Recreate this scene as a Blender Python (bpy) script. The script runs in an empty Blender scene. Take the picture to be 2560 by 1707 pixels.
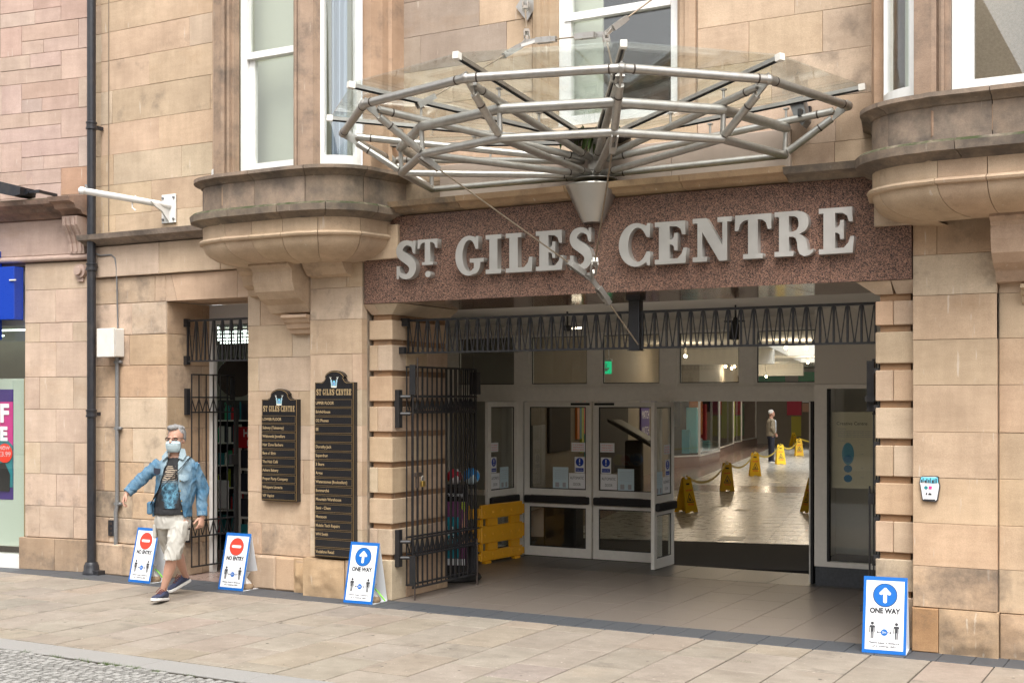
import bpy, bmesh, math, random
from mathutils import Vector, Matrix, noise
random.seed(7)
PI = math.pi
R = math.radians
scene = bpy.context.scene
COL = scene.collection

# ------------------------------------------------------------------ camera, sky, sun, exposure
cam_d = bpy.data.cameras.new('camera')
cam = bpy.data.objects.new('camera', cam_d)
COL.objects.link(cam)
cam.location = (0, 0, 1.98)
YAW = math.atan2(1750, 3162)
cam.rotation_euler = (PI / 2, 0, YAW)
cam_d.sensor_width = 36
cam_d.lens = 3162 / 2560 * 36
cam_d.shift_y = (1004 - 853.5) / 2560
cam_d.clip_start = 0.1
cam_d.clip_end = 600
scene.camera = cam

world = bpy.data.worlds.new('World')
scene.world = world
world.use_nodes = True
wn = world.node_tree
wn.nodes.clear()
sky = wn.nodes.new('ShaderNodeTexSky')
sky.sky_type = 'NISHITA'
sky.sun_disc = False
SUN_EL, SUN_AZ = R(58), R(150)
sky.sun_elevation = SUN_EL
sky.sun_rotation = SUN_AZ
sky.air_density = 1.0
sky.dust_density = 4.0
hs = wn.nodes.new('ShaderNodeHueSaturation')
hs.inputs['Saturation'].default_value = 0.10
bg = wn.nodes.new('ShaderNodeBackground')
bg.inputs['Strength'].default_value = 0.15
wo = wn.nodes.new('ShaderNodeOutputWorld')
wn.links.new(sky.outputs[0], hs.inputs['Color'])
wn.links.new(hs.outputs[0], bg.inputs[0])
wn.links.new(bg.outputs[0], wo.inputs[0])

sun_d = bpy.data.lights.new('sun', 'SUN')
sun_d.energy = 0.8
sun_d.angle = R(40)
sun_d.color = (1.0, 0.95, 0.88)
sun = bpy.data.objects.new('sun', sun_d)
COL.objects.link(sun)
# azimuth clockwise from +Y
sdir = Vector((math.sin(SUN_AZ) * math.cos(SUN_EL), math.cos(SUN_AZ) * math.cos(SUN_EL), math.sin(SUN_EL)))
sun.rotation_euler = (-sdir).to_track_quat('-Z', 'Y').to_euler()

vs = scene.view_settings
vs.view_transform = 'Standard'
vs.look = 'None'
vs.gamma = 1
vs.use_curve_mapping = False
vs.exposure = 1.32
scene.cycles.max_bounces = 10
scene.cycles.diffuse_bounces = 5
scene.cycles.transparent_max_bounces = 16
scene.cycles.sample_clamp_indirect = 6

# ------------------------------------------------------------------ materials
def nm(name):
    m = bpy.data.materials.new(name)
    m.use_nodes = True
    t = m.node_tree
    return m, t, t.nodes['Principled BSDF']

def N(t, kind, **kw):
    n = t.nodes.new(kind)
    for k, v in kw.items():
        if k in n.inputs: n.inputs[k].default_value = v
        else: setattr(n, k, v)
    return n

def L(t, a, b): t.links.new(a, b)

def noise_tex(t, vec, scale, detail=4, rough=.55, stretch=None):
    if stretch:
        mp = N(t, 'ShaderNodeMapping')
        mp.inputs['Scale'].default_value = stretch
        L(t, vec, mp.inputs[0]); vec = mp.outputs[0]
    n = N(t, 'ShaderNodeTexNoise', Scale=scale, Detail=detail, Roughness=rough)
    L(t, vec, n.inputs['Vector'])
    return n.outputs['Fac']

def ramp(t, fac, a, b, ca=(0, 0, 0, 1), cb=(1, 1, 1, 1)):
    r = N(t, 'ShaderNodeValToRGB')
    e = r.color_ramp.elements
    e[0].position, e[1].position = a, b
    e[0].color, e[1].color = ca, cb
    L(t, fac, r.inputs[0])
    return r.outputs[0]

def mixc(t, fac, a, b, mode='MIX'):
    m = N(t, 'ShaderNodeMix', data_type='RGBA', blend_type=mode)
    for s, v in ((m.inputs[0], fac), (m.inputs[6], a), (m.inputs[7], b)):
        if hasattr(v, 'is_linked'): L(t, v, s)
        elif isinstance(v, (int, float)): s.default_value = v if s.type == 'VALUE' else (v, v, v, 1)
        else: s.default_value = (*v[:3], 1)
    return m.outputs[2]

def math_n(t, op, a, b=0.0, clamp=False):
    m = N(t, 'ShaderNodeMath', operation=op, use_clamp=clamp)
    for s, v in zip(m.inputs, (a, b)):
        if hasattr(v, 'is_linked'): L(t, v, s)
        else: s.default_value = v
    return m.outputs[0]

def pos(t):
    g = N(t, 'ShaderNodeNewGeometry')
    return g

def objshift(t):
    """world position shifted by a per-object random amount, so alike pieces differ"""
    g = pos(t)
    oi = N(t, 'ShaderNodeObjectInfo')
    sc = N(t, 'ShaderNodeVectorMath', operation='SCALE')
    cmb = N(t, 'ShaderNodeCombineXYZ')
    L(t, oi.outputs['Random'], cmb.inputs[0]); L(t, oi.outputs['Random'], cmb.inputs[2])
    L(t, cmb.outputs[0], sc.inputs[0]); sc.inputs['Scale'].default_value = 57
    ad = N(t, 'ShaderNodeVectorMath', operation='ADD')
    L(t, g.outputs['Position'], ad.inputs[0]); L(t, sc.outputs[0], ad.inputs[1])
    return ad.outputs[0], oi, g

def bump(t, b, h, strength=.3, dist=.01):
    n = N(t, 'ShaderNodeBump', Strength=strength, Distance=dist)
    L(t, h, n.inputs['Height']); L(t, n.outputs[0], b.inputs['Normal'])

def attr(t, name):
    a = N(t, 'ShaderNodeAttribute', attribute_type='OBJECT', attribute_name=name)
    return a.outputs['Fac']

def stone_mat(name, rough=.9, strata=(1.2, 1.2, 7), grain=130, moss=False, rust=.28):
    m, t, b = nm(name)
    p, oi, g = objshift(t)
    base = oi.outputs['Color']
    n1 = noise_tex(t, p, 2.3, 5, .6)
    n2 = noise_tex(t, p, grain, 3, .6)
    n3 = noise_tex(t, p, 3.0, 6, .65, strata)
    c = mixc(t, 1.0, base, ramp(t, n1, .28, .72, (.80, .785, .775, 1), (1.10, 1.10, 1.10, 1)), 'MULTIPLY')
    c = mixc(t, 1.0, c, ramp(t, n3, .3, .7, (.95, .935, .92, 1), (1.04, 1.035, 1.03, 1)), 'MULTIPLY')
    c = mixc(t, 1.0, c, ramp(t, n2, .25, .75, (.86, .86, .86, 1), (1.1, 1.1, 1.1, 1)), 'MULTIPLY')
    # rusty iron bands here and there
    n4 = noise_tex(t, p, .9, 6, .7, (1, 1, 2.2))
    c = mixc(t, ramp(t, n4, .58, .76, (0, 0, 0, 1), (rust, rust, rust, 1)), c, (.36, .21, .10))
    # pale runs and droppings
    n6 = noise_tex(t, p, 9, 3, .5, (3.2, 3.2, .35))
    c = mixc(t, ramp(t, n6, .68, .74, (0, 0, 0, 1), (.5, .5, .5, 1)), c, (.62, .55, .46))
    # water streaks
    n8 = noise_tex(t, p, 5, 5, .6, (2.2, 2.2, .16))
    c = mixc(t, 1.0, c, ramp(t, n8, .35, .62, (.94, .935, .93, 1), (1.02, 1.02, 1.02, 1)), 'MULTIPLY')
    # soot / grime, amount set per object
    n5 = noise_tex(t, p, 3.4, 8, .7)
    gr = attr(t, 'grime')
    th = math_n(t, 'SUBTRACT', math_n(t, 'ADD', n5, math_n(t, 'MULTIPLY', gr, .55)), .56)
    f = math_n(t, 'MULTIPLY', th, 3.2, True)
    f = math_n(t, 'MULTIPLY', f, .85)
    c = mixc(t, f, c, (.095, .082, .072))
    if moss:
        sep = N(t, 'ShaderNodeSeparateXYZ'); L(t, g.outputs['Normal'], sep.inputs[0])
        up = math_n(t, 'MULTIPLY', math_n(t, 'SUBTRACT', sep.outputs[2], .15), 2.5, True)
        n7 = noise_tex(t, p, 7, 6, .7)
        c = mixc(t, math_n(t, 'MULTIPLY', up, ramp(t, n7, .3, .6)), c, (.045, .055, .022))
    L(t, c, b.inputs['Base Color'])
    b.inputs['Roughness'].default_value = rough
    b.inputs['Specular IOR Level'].default_value = .25
    hsum = math_n(t, 'ADD', math_n(t, 'MULTIPLY', n2, .35), n5)
    bump(t, b, hsum, .5, .012)
    return m

M = {}
M['stone'] = stone_mat('sandstone')
M['stone_moss'] = stone_mat('sandstone ledge', moss=True)
M['paver'] = stone_mat('york stone paving', .85, (1, 3, 1), 90, rust=.12)
M['mortar'] = None

def flat_mat(name, col, rough=.5, metal=0., spec=.5, grain=0., gscale=60, coat=0., emit=None, es=0., dirt=0., bumpd=0.):
    m, t, b = nm(name)
    b.inputs['Roughness'].default_value = rough
    b.inputs['Metallic'].default_value = metal
    b.inputs['Specular IOR Level'].default_value = spec
    b.inputs['Coat Weight'].default_value = coat
    c = None
    if grain or dirt:
        g = pos(t)
        n = noise_tex(t, g.outputs['Position'], gscale, 5, .6)
        c = mixc(t, 1.0, col, ramp(t, n, .25, .75, (1 - grain, 1 - grain, 1 - grain, 1), (1 + grain, 1 + grain, 1 + grain, 1)), 'MULTIPLY')
        if dirt:
            n2 = noise_tex(t, g.outputs['Position'], 6, 7, .7, (1, 1, .4))
            c = mixc(t, ramp(t, n2, .5, .78, (0, 0, 0, 1), (dirt, dirt, dirt, 1)), c, (.12, .09, .06))
        L(t, c, b.inputs['Base Color'])
        rr = ramp(t, n, .2, .8, (rough * .8,) * 3 + (1,), (min(1, rough * 1.25),) * 3 + (1,))
        L(t, rr, b.inputs['Roughness'])
        if bumpd: bump(t, b, n, .4, bumpd)
    else:
        b.inputs['Base Color'].default_value = (*col, 1)
    if emit:
        b.inputs['Emission Color'].default_value = (*emit, 1)
        b.inputs['Emission Strength'].default_value = es
    return m

def F(name, *a, **k):
    M[name] = flat_mat(name.replace('_', ' '), *a, **k)

F('mortar', (.42, .34, .26), .95, grain=.2)
F('mortar_pink', (.27, .20, .165), .95, grain=.2)
F('white_paint', (.80, .79, .76), .35, grain=.04, gscale=15, dirt=.12)
F('black_paint', (.018, .018, .02), .38, grain=.3, gscale=80, dirt=.25)
F('black_pipe', (.022, .023, .028), .35, grain=.25, gscale=30, dirt=.35)
F('rust_iron', (.05, .035, .028), .6, grain=.4, gscale=90, dirt=.5)
F('alu', (.76, .73, .66), .42, grain=.05, gscale=20, dirt=.06)
F('dark_rubber', (.012, .012, .013), .6)
F('dark', (.015, .014, .013), .7)
F('plaster', (.62, .585, .52), .85, grain=.03)
F('ceiling_paint', (.72, .69, .63), .8, grain=.03)
F('panel_beige', (.50, .40, .33), .55, grain=.05, gscale=8, dirt=.12)
F('yellow_plastic', (.80, .38, .012), .42, grain=.06, gscale=25, dirt=.1)
F('yellow_sign', (.80, .52, .015), .4, grain=.04)
F('sign_white', (.82, .83, .84), .35, grain=.02)
F('sign_side', (.74, .75, .77), .4, grain=.02)
F('sign_blue', (.002, .125, .46), .35, grain=.03)
F('sign_red', (.78, .05, .025), .35, grain=.03)
F('print_dark', (.035, .035, .04), .5)
F('print_grey', (.38, .38, .40), .5)
F('print_white', (.82, .82, .82), .5)
F('gold', (.36, .235, .10), .45, metal=.3)
F('gold_text', (.46, .33, .17), .45, metal=.2)
F('board_black', (.012, .012, .014), .22, spec=.6, grain=.2, gscale=12)
F('crest_blue', (.18, .62, .80), .4)
F('crest_purple', (.25, .18, .45), .4)
F('crest_white', (.8, .78, .68), .4)
F('letter_steel', (.52, .495, .46), .45, metal=.6, grain=.06, gscale=9)
F('green_exit', (.0, .35, .14), .4, emit=(.02, .6, .25), es=.35)
F('red_sign', (.45, .012, .02), .4)
F('blue_fascia', (.005, .045, .38), .3, grain=.05)
F('box_white', (.70, .68, .63), .5, grain=.06, gscale=9, dirt=.3)
F('conduit', (.20, .20, .20), .5, metal=.3, grain=.2, dirt=.4)
F('cable', (.22, .17, .12), .7)
F('slate', (.070, .075, .083), .6, grain=.28, gscale=35, dirt=.1, bumpd=.004)
F('kerb', (.265, .255, .24), .8, grain=.25, gscale=180, bumpd=.002)
F('sett', (.29, .28, .262), .85, grain=.3, gscale=60, bumpd=.006)
F('joint', (.065, .055, .042), .95, grain=.4, gscale=60)
F('entry_tile', (.165, .137, .116), .45, grain=.14, gscale=70, dirt=.15)
F('dark_tile', (.085, .078, .072), .4, grain=.15, gscale=60)
F('mat', (.014, .013, .013), .95, grain=.4, gscale=150)
F('mall_tile', (.41, .412, .385), .28, spec=.3, grain=.07, gscale=6, dirt=.1)
F('mall_tile_pink', (.30, .22, .19), .2, grain=.07, gscale=6)
F('mall_wall', (.24, .205, .16), .7, grain=.08, gscale=5)
F('brick_dark', (.12, .062, .042), .8, grain=.2, gscale=20)
F('shop_white', (.72, .70, .66), .4)
F('shop_inner', (.36, .33, .28), .7, grain=.1, gscale=4)
F('teal', (.02, .22, .26), .5)
F('aqua', (.16, .48, .50), .5)
F('navy', (.016, .018, .032), .8, grain=.2)
F('orange', (.75, .22, .03), .5)
F('lime', (.45, .55, .05), .5)
F('green_cloth', (.03, .30, .14), .6)
F('pink', (.62, .04, .26), .5)
F('purple', (.06, .03, .20), .5)
F('pale_green', (.50, .56, .48), .6, grain=.03)
F('wood_edge', (.33, .22, .10), .6)
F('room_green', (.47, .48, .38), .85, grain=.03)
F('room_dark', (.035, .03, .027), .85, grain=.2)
F('curtain', (.46, .52, .60), .8)
F('grass', (.085, .135, .03), .8, grain=.3)
F('moss_plant', (.045, .075, .012), .8, grain=.3)
F('brass', (.55, .36, .10), .3, metal=.9)
F('sand', (.30, .21, .13), .95, grain=.25, gscale=50)
F('bag_clear', (.55, .52, .48), .25)
F('green_tie', (.20, .65, .02), .4)
F('tape_yellow', (.72, .55, .06), .45)
F('tape_black', (.03, .03, .03), .45)
F('litter', (.75, .74, .72), .7)
F('gum', (.12, .10, .08), .8)
F('asphalt_roof', (.10, .10, .11), .9)
F('terrace', (.52, .45, .37), .9, grain=.15, gscale=3)
F('skin', (.50, .285, .205), .55, spec=.35, grain=.07, gscale=25)
F('skin_far', (.45, .24, .17), .6)
F('hair_grey', (.23, .225, .22), .75, grain=.35, gscale=90)
F('hair_white', (.62, .60, .57), .8)
F('mask', (.56, .70, .75), .75, grain=.03)
F('tee', (.020, .020, .022), .85, grain=.25, gscale=70)
F('shorts', (.44, .42, .375), .85, grain=.10, gscale=18)
F('shoe', (.035, .042, .085), .75, grain=.25, gscale=120)
F('sole', (.74, .72, .68), .6)
F('sole_dark', (.02, .02, .02), .8)
F('lace', (.16, .045, .03), .8)
F('strap', (.012, .012, .013), .8)
F('glasses', (.02, .017, .016), .3)
F('jacket_beige', (.24, .20, .14), .85)
F('shirt_light', (.50, .56, .62), .8)
F('lamp_warm', (1, .8, .5), .4, emit=(1, .72, .38), es=18)
F('lamp_tube', (1, 1, .95), .4, emit=(.85, 1, .9), es=1.6)

def glass_mat(name, tint=(.93, .96, .94), refl=1.0, rough=0.0, ior=1.5, dirt=0.):
    m = bpy.data.materials.new(name); m.use_nodes = True
    t = m.node_tree; t.nodes.clear()
    o = N(t, 'ShaderNodeOutputMaterial')
    tr = N(t, 'ShaderNodeBsdfTransparent'); tr.inputs[0].default_value = (*tint, 1)
    gl = N(t, 'ShaderNodeBsdfGlossy'); gl.inputs['Roughness'].default_value = rough
    gl.inputs['Color'].default_value = (refl, refl, refl, 1)
    # a pane is a thin sheet: the far face reflects like the near one (no total internal reflection)
    ge = N(t, 'ShaderNodeNewGeometry'); mi = N(t, 'ShaderNodeMix', data_type='FLOAT')
    L(t, ge.outputs['Backfacing'], mi.inputs[0]); mi.inputs[2].default_value = ior; mi.inputs[3].default_value = 1 / ior
    fr = N(t, 'ShaderNodeFresnel'); L(t, mi.outputs[0], fr.inputs[0])
    mx = N(t, 'ShaderNodeMixShader')
    L(t, fr.outputs[0], mx.inputs[0]); L(t, tr.outputs[0], mx.inputs[1]); L(t, gl.outputs[0], mx.inputs[2])
    out = mx.outputs[0]
    if dirt:
        g = pos(t)
        n = noise_tex(t, g.outputs['Position'], 5, 8, .75)
        df = N(t, 'ShaderNodeBsdfDiffuse'); df.inputs[0].default_value = (.45, .45, .42, 1)
        m2 = N(t, 'ShaderNodeMixShader')
        L(t, ramp(t, n, .45, .8, (dirt * .3,) * 3 + (1,), (dirt,) * 3 + (1,)), m2.inputs[0])
        L(t, out, m2.inputs[1]); L(t, df.outputs[0], m2.inputs[2]); out = m2.outputs[0]
    L(t, out, o.inputs[0])
    return m
M['glass'] = glass_mat('window glass', (.97, .985, .975), 1.0, ior=1.7)
M['glass_canopy'] = glass_mat('canopy glass', (.95, .975, .965), 1.0, ior=1.45, dirt=.07)
M['glass_door'] = glass_mat('door glass', (.94, .955, .94), 1.0, ior=1.5)
M['lens_glass'] = glass_mat('spectacle glass', (.85, .8, .78), 1.0, ior=1.4)

def granite(name):
    m, t, b = nm(name)
    g = pos(t)
    n = N(t, 'ShaderNodeTexVoronoi', Scale=165.0); n.feature = 'F1'
    mp = N(t, 'ShaderNodeMapping'); L(t, g.outputs['Position'], mp.inputs[0])
    nz = N(t, 'ShaderNodeTexNoise', Scale=80.0, Detail=3.0)
    L(t, g.outputs['Position'], nz.inputs['Vector'])
    ad = N(t, 'ShaderNodeVectorMath', operation='MULTIPLY_ADD')
    L(t, nz.outputs['Color'], ad.inputs[0]); ad.inputs[1].default_value = (.014, .014, .014); L(t, mp.outputs[0], ad.inputs[2])
    L(t, ad.outputs[0], n.inputs['Vector'])
    r = N(t, 'ShaderNodeValToRGB'); r.color_ramp.interpolation = 'CONSTANT'
    sp = N(t, 'ShaderNodeSeparateColor'); L(t, n.outputs['Color'], sp.inputs[0])
    L(t, sp.outputs[0], r.inputs[0])
    cs = [(0, (.045, .034, .031)), (.24, (.105, .066, .054)), (.42, (.20, .112, .082)), (.64, (.31, .175, .124)), (.88, (.17, .108, .088))]
    e = r.color_ramp.elements
    while len(e) < len(cs): e.new(.5)
    for i, (p_, c_) in enumerate(cs): e[i].position = p_; e[i].color = (*c_, 1)
    L(t, r.outputs[0], b.inputs['Base Color'])
    b.inputs['Roughness'].default_value = .12
    b.inputs['Specular IOR Level'].default_value = .45
    return m
M['granite'] = granite('polished red granite')

def steel(name):
    m, t, b = nm(name)
    g = pos(t)
    n = noise_tex(t, g.outputs['Position'], 14, 7, .7)
    n2 = noise_tex(t, g.outputs['Position'], 55, 4, .7)
    c = mixc(t, ramp(t, n, .42, .75, (0, 0, 0, 1), (.55, .55, .55, 1)), (.47, .45, .42), (.30, .25, .20))
    c = mixc(t, ramp(t, n2, .60, .74, (0, 0, 0, 1), (.6, .6, .6, 1)), c, (.22, .15, .10))
    L(t, c, b.inputs['Base Color'])
    b.inputs['Metallic'].default_value = .85
    L(t, ramp(t, n2, .2, .8, (.34, .34, .34, 1), (.52, .52, .52, 1)), b.inputs['Roughness'])
    return m
M['steel'] = steel('weathered stainless steel')

def denim(name):
    m, t, b = nm(name)
    p = N(t, 'ShaderNodeTexCoord').outputs['Object']
    n = noise_tex(t, p, 9, 5, .65)
    n2 = noise_tex(t, p, 120, 3, .6)
    n3 = noise_tex(t, p, 30, 4, .6, (1, 1, .35))
    sep = N(t, 'ShaderNodeSeparateXYZ'); L(t, p, sep.inputs[0])
    # worn pale on the chest and shoulders, blue on sleeves and sides
    ax = math_n(t, 'ABSOLUTE', math_n(t, 'SUBTRACT', sep.outputs[0], .065))
    chest = math_n(t, 'SUBTRACT', 1.0, math_n(t, 'MULTIPLY', ax, 5.2), True)
    up = math_n(t, 'MULTIPLY', math_n(t, 'SUBTRACT', sep.outputs[2], .90), 2.2, True)
    f = math_n(t, 'ADD', math_n(t, 'MULTIPLY', math_n(t, 'MULTIPLY', chest, up), 1.3), .12)
    f = math_n(t, 'ADD', f, math_n(t, 'MULTIPLY', math_n(t, 'SUBTRACT', n, .5), .9))
    f = math_n(t, 'ADD', f, math_n(t, 'MULTIPLY', math_n(t, 'SUBTRACT', n3, .5), .5))
    f = math_n(t, 'ADD', f, attr(t, 'fade'), True)
    c = mixc(t, f, (.060, .150, .245), (.33, .415, .45))
    c = mixc(t, 1.0, c, ramp(t, n2, .25, .75, (.8, .8, .8, 1), (1.15, 1.15, 1.15, 1)), 'MULTIPLY')
    L(t, c, b.inputs['Base Color']); b.inputs['Roughness'].default_value = .95
    b.inputs['Specular IOR Level'].default_value = .15
    bump(t, b, n2, .3, .003)
    return m
M['denim'] = denim('washed denim')

def shirt_print(name):
    m, t, b = nm(name)
    p = N(t, 'ShaderNodeTexCoord').outputs['Object']
    sep = N(t, 'ShaderNodeSeparateXYZ'); L(t, p, sep.inputs[0])
    n = noise_tex(t, p, 22, 6, .7)
    w = N(t, 'ShaderNodeTexWave', Scale=16.0, Distortion=7.0, Detail=3.0); w.bands_direction = 'Z'
    L(t, p, w.inputs['Vector'])
    lo = mixc(t, ramp(t, n, .42, .58), (.025, .06, .09), (.12, .30, .42))
    lo = mixc(t, ramp(t, n, .62, .72), lo, (.42, .50, .54))
    hi = mixc(t, ramp(t, w.outputs['Fac'], .40, .6), (.03, .025, .022), (.40, .32, .24))
    c = mixc(t, ramp(t, math_n(t, 'SUBTRACT', sep.outputs[2], .80), .36, .42), lo, hi)
    ax = math_n(t, 'ABSOLUTE', math_n(t, 'SUBTRACT', sep.outputs[0], .035))
    az = math_n(t, 'ABSOLUTE', math_n(t, 'SUBTRACT', sep.outputs[2], 1.13))
    d = math_n(t, 'ADD', math_n(t, 'MULTIPLY', ax, 8.5), math_n(t, 'MULTIPLY', az, 2.2))
    d = math_n(t, 'ADD', d, math_n(t, 'MULTIPLY', math_n(t, 'SUBTRACT', n, .5), 1.6))
    c = mixc(t, ramp(t, d, .72, .86), c, (.022, .022, .024))
    L(t, c, b.inputs['Base Color']); b.inputs['Roughness'].default_value = .85
    return m
M['shirt_print'] = shirt_print('faded blue and cream shirt print')

# ------------------------------------------------------------------ mesh helpers
class MB:
    def __init__(s): s.v = []; s.f = []; s.mi = []; s.m = 0
    def add(s, vs, fs):
        o = len(s.v); s.v += [tuple(v) for v in vs]
        s.f += [tuple(i + o for i in f) for f in fs]; s.mi += [s.m] * len(fs)
        return s
    def box(s, x0, x1, y0, y1, z0, z1, ch=0.0):
        if not ch:
            return s.add([(x0, y0, z0), (x1, y0, z0), (x1, y1, z0), (x0, y1, z0), (x0, y0, z1), (x1, y0, z1), (x1, y1, z1), (x0, y1, z1)],
                         [(0, 3, 2, 1), (4, 5, 6, 7), (0, 1, 5, 4), (1, 2, 6, 5), (2, 3, 7, 6), (3, 0, 4, 7)])
        bm = bmesh.new()
        bmesh.ops.create_cube(bm, size=1)
        for v in bm.verts:
            v.co = ((x0 + x1) / 2 + v.co.x * (x1 - x0), (y0 + y1) / 2 + v.co.y * (y1 - y0), (z0 + z1) / 2 + v.co.z * (z1 - z0))
        bmesh.ops.bevel(bm, geom=list(bm.edges), offset=ch, segments=1, affect='EDGES')
        return s.bm(bm)
    def bm(s, bm):
        bm.verts.index_update()
        s.add([v.co[:] for v in bm.verts], [[v.index for v in f.verts] for f in bm.faces]); bm.free(); return s
    def block(s, x0, x1, z0, z1, yf, yb, ch=.005, jit=0.0):
        """stone with a chamfered front (front faces -y)"""
        c = ch
        j = [random.uniform(-jit, jit) for _ in range(4)]
        v = [(x0, yb, z0), (x1, yb, z0), (x1, yb, z1), (x0, yb, z1),
             (x0, yf + c, z0), (x1, yf + c, z0), (x1, yf + c, z1), (x0, yf + c, z1),
             (x0 + c, yf + j[0], z0 + c), (x1 - c, yf + j[1], z0 + c), (x1 - c, yf + j[2], z1 - c), (x0 + c, yf + j[3], z1 - c)]
        f = [(0, 1, 2, 3), (8, 9, 10, 11)]
        f = [(3, 2, 1, 0), (8, 9, 10, 11)]
        for i in range(4):
            k = (i + 1) % 4
            f += [(i, k, 4 + k, 4 + i), (4 + i, 4 + k, 8 + k, 8 + i)]
        return s.add(v, f)
    def prism(s, poly, y0, y1, axis='y'):
        """poly: CCW list of (a,b); extruded along axis from y0 to y1.  axis y: (x,z); z: (x,y); x: (y,z)"""
        n = len(poly)
        def P(a, b, c):
            return (a, c, b) if axis == 'y' else ((a, b, c) if axis == 'z' else (c, a, b))
        v = [P(a, b, y0) for a, b in poly] + [P(a, b, y1) for a, b in poly]
        f = [tuple(range(n)), tuple(range(2 * n - 1, n - 1, -1))]
        for i in range(n):
            k = (i + 1) % n
            f.append((k, i, n + i, n + k))
        return s.add(v, f)
    def tube(s, pts, r, n=10, cap=True):
        pts = [Vector(p) for p in pts]
        rr = r if isinstance(r, (list, tuple)) else [r] * len(pts)
        rings = []
        up = None
        for i, p in enumerate(pts):
            d = (pts[min(i + 1, len(pts) - 1)] - pts[max(i - 1, 0)]).normalized()
            if up is None:
                up = Vector((0, 0, 1)) if abs(d.z) < .9 else Vector((0, 1, 0))
            a = d.cross(up).normalized(); b = a.cross(d).normalized(); up = b
            rings.append([p + (a * math.cos(2 * PI * k / n) + b * math.sin(2 * PI * k / n)) * rr[i] for k in range(n)])
        return s.rings(rings, cap)
    def rings(s, rings, cap=True, close=True):
        n = len(rings[0]); v = [q for r_ in rings for q in r_]; f = []
        for i in range(len(rings) - 1):
            for k in range(n if close else n - 1):
                k2 = (k + 1) % n
                f.append((i * n + k, i * n + k2, (i + 1) * n + k2, (i + 1) * n + k))
        if cap:
            f.append(tuple(range(n - 1, -1, -1))); f.append(tuple((len(rings) - 1) * n + k for k in range(n)))
        return s.add(v, f)
    def lathe(s, prof, c=(0, 0, 0), n=24, cap=True):
        rings = [[(c[0] + r_ * math.cos(2 * PI * k / n), c[1] + r_ * math.sin(2 * PI * k / n), c[2] + z) for k in range(n)] for r_, z in prof]
        return s.rings(rings, cap)
    def ball(s, c, r, n=12, m=8):
        rx, ry, rz = r if isinstance(r, (tuple, list)) else (r, r, r)
        rings = [[(c[0] + rx * math.sin(PI * i / m) * math.cos(2 * PI * k / n), c[1] + ry * math.sin(PI * i / m) * math.sin(2 * PI * k / n), c[2] - rz * math.cos(PI * i / m)) for k in range(n)] for i in range(1, m)]
        v = [q for r_ in rings for q in r_] + [(c[0], c[1], c[2] - rz), (c[0], c[1], c[2] + rz)]
        f = []
        for i in range(m - 2):
            for k in range(n):
                k2 = (k + 1) % n
                f.append((i * n + k, i * n + k2, (i + 1) * n + k2, (i + 1) * n + k))
        t0, t1 = (m - 1) * n, (m - 1) * n + 1
        for k in range(n):
            k2 = (k + 1) % n
            f.append((k2, k, t0)); f.append(((m - 2) * n + k, (m - 2) * n + k2, t1))
        return s.add(v, f)
    def bar(s, a, b, w, h=None, up=(0, 0, 1)):
        """square bar between two points"""
        a, b = Vector(a), Vector(b); h = h or w
        d = (b - a).normalized(); u = Vector(up)
        if abs(d.dot(u)) > .95: u = Vector((0, 1, 0))
        p = d.cross(u).normalized() * w / 2; q = p.cross(d).normalized() * h / 2
        return s.rings([[a - p - q, a + p - q, a + p + q, a - p + q], [b - p - q, b + p - q, b + p + q, b - p + q]])
    def quad(s, a, b, c, d): return s.add([a, b, c, d], [(0, 1, 2, 3)])
    def mesh(s, name, mats, smooth=None):
        me = bpy.data.meshes.new(name)
        me.from_pydata(s.v, [], s.f)
        for m_ in mats: me.materials.append(m_)
        if len(mats) > 1: me.polygons.foreach_set('material_index', s.mi)
        if smooth is not None:
            if smooth is True: me.polygons.foreach_set('use_smooth', [True] * len(me.polygons))
            else: smooth_by(me, smooth)
        me.update()
        return me
    def build(s, name, mat, parent=None, smooth=None, fix=True, **kw):
        mats = [M[x] if isinstance(x, str) else x for x in (mat if isinstance(mat, (list, tuple)) else [mat])]
        me = s.mesh(name, mats)
        if fix: fix_normals(me)
        if smooth is True: me.polygons.foreach_set('use_smooth', [True] * len(me.polygons))
        elif smooth: smooth_by(me, smooth)
        return obj(name, me, parent, **kw)

def fix_normals(me):
    bm = bmesh.new(); bm.from_mesh(me)
    bmesh.ops.recalc_face_normals(bm, faces=bm.faces)
    bm.to_mesh(me); bm.free()

def smooth_by(me, ang):
    bm = bmesh.new(); bm.from_mesh(me)
    for f in bm.faces: f.smooth = True
    for e in bm.edges:
        if len(e.link_faces) == 2 and e.calc_face_angle(0) > R(ang): e.smooth = False
    bm.to_mesh(me); bm.free()

ROOTM = {}
def obj(name, me, parent=None, col=None, grime=None, label=None, kind=None, world=True, **props):
    o = bpy.data.objects.new(name, me)
    COL.objects.link(o)
    if parent is not None:
        o.parent = parent
        if world and parent.name in ROOTM: o.matrix_parent_inverse = ROOTM[parent.name]
    if col: o.color = (*col, 1)
    if grime is not None: o['grime'] = float(grime)
    if label: o['label'] = label
    if kind: o['kind'] = kind
    for k, v in props.items(): o[k] = v
    return o

def thing(name, label, cat, loc=(0, 0, 0), rz=0., group=None, world=True, kind=None):
    o = bpy.data.objects.new(name, None)
    o.empty_display_size = .1
    COL.objects.link(o)
    o.location = loc; o.rotation_euler = (0, 0, rz)
    o['label'] = label; o['category'] = cat
    if group: o['group'] = group
    if kind: o['kind'] = kind
    if world: ROOTM[o.name] = (Matrix.Translation(loc) @ Matrix.Rotation(rz, 4, 'Z')).inverted()
    return o

def tag(o, label, cat, group=None, kind=None):
    o['label'] = label; o['category'] = cat
    if group: o['group'] = group
    if kind: o['kind'] = kind
    return o

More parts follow.
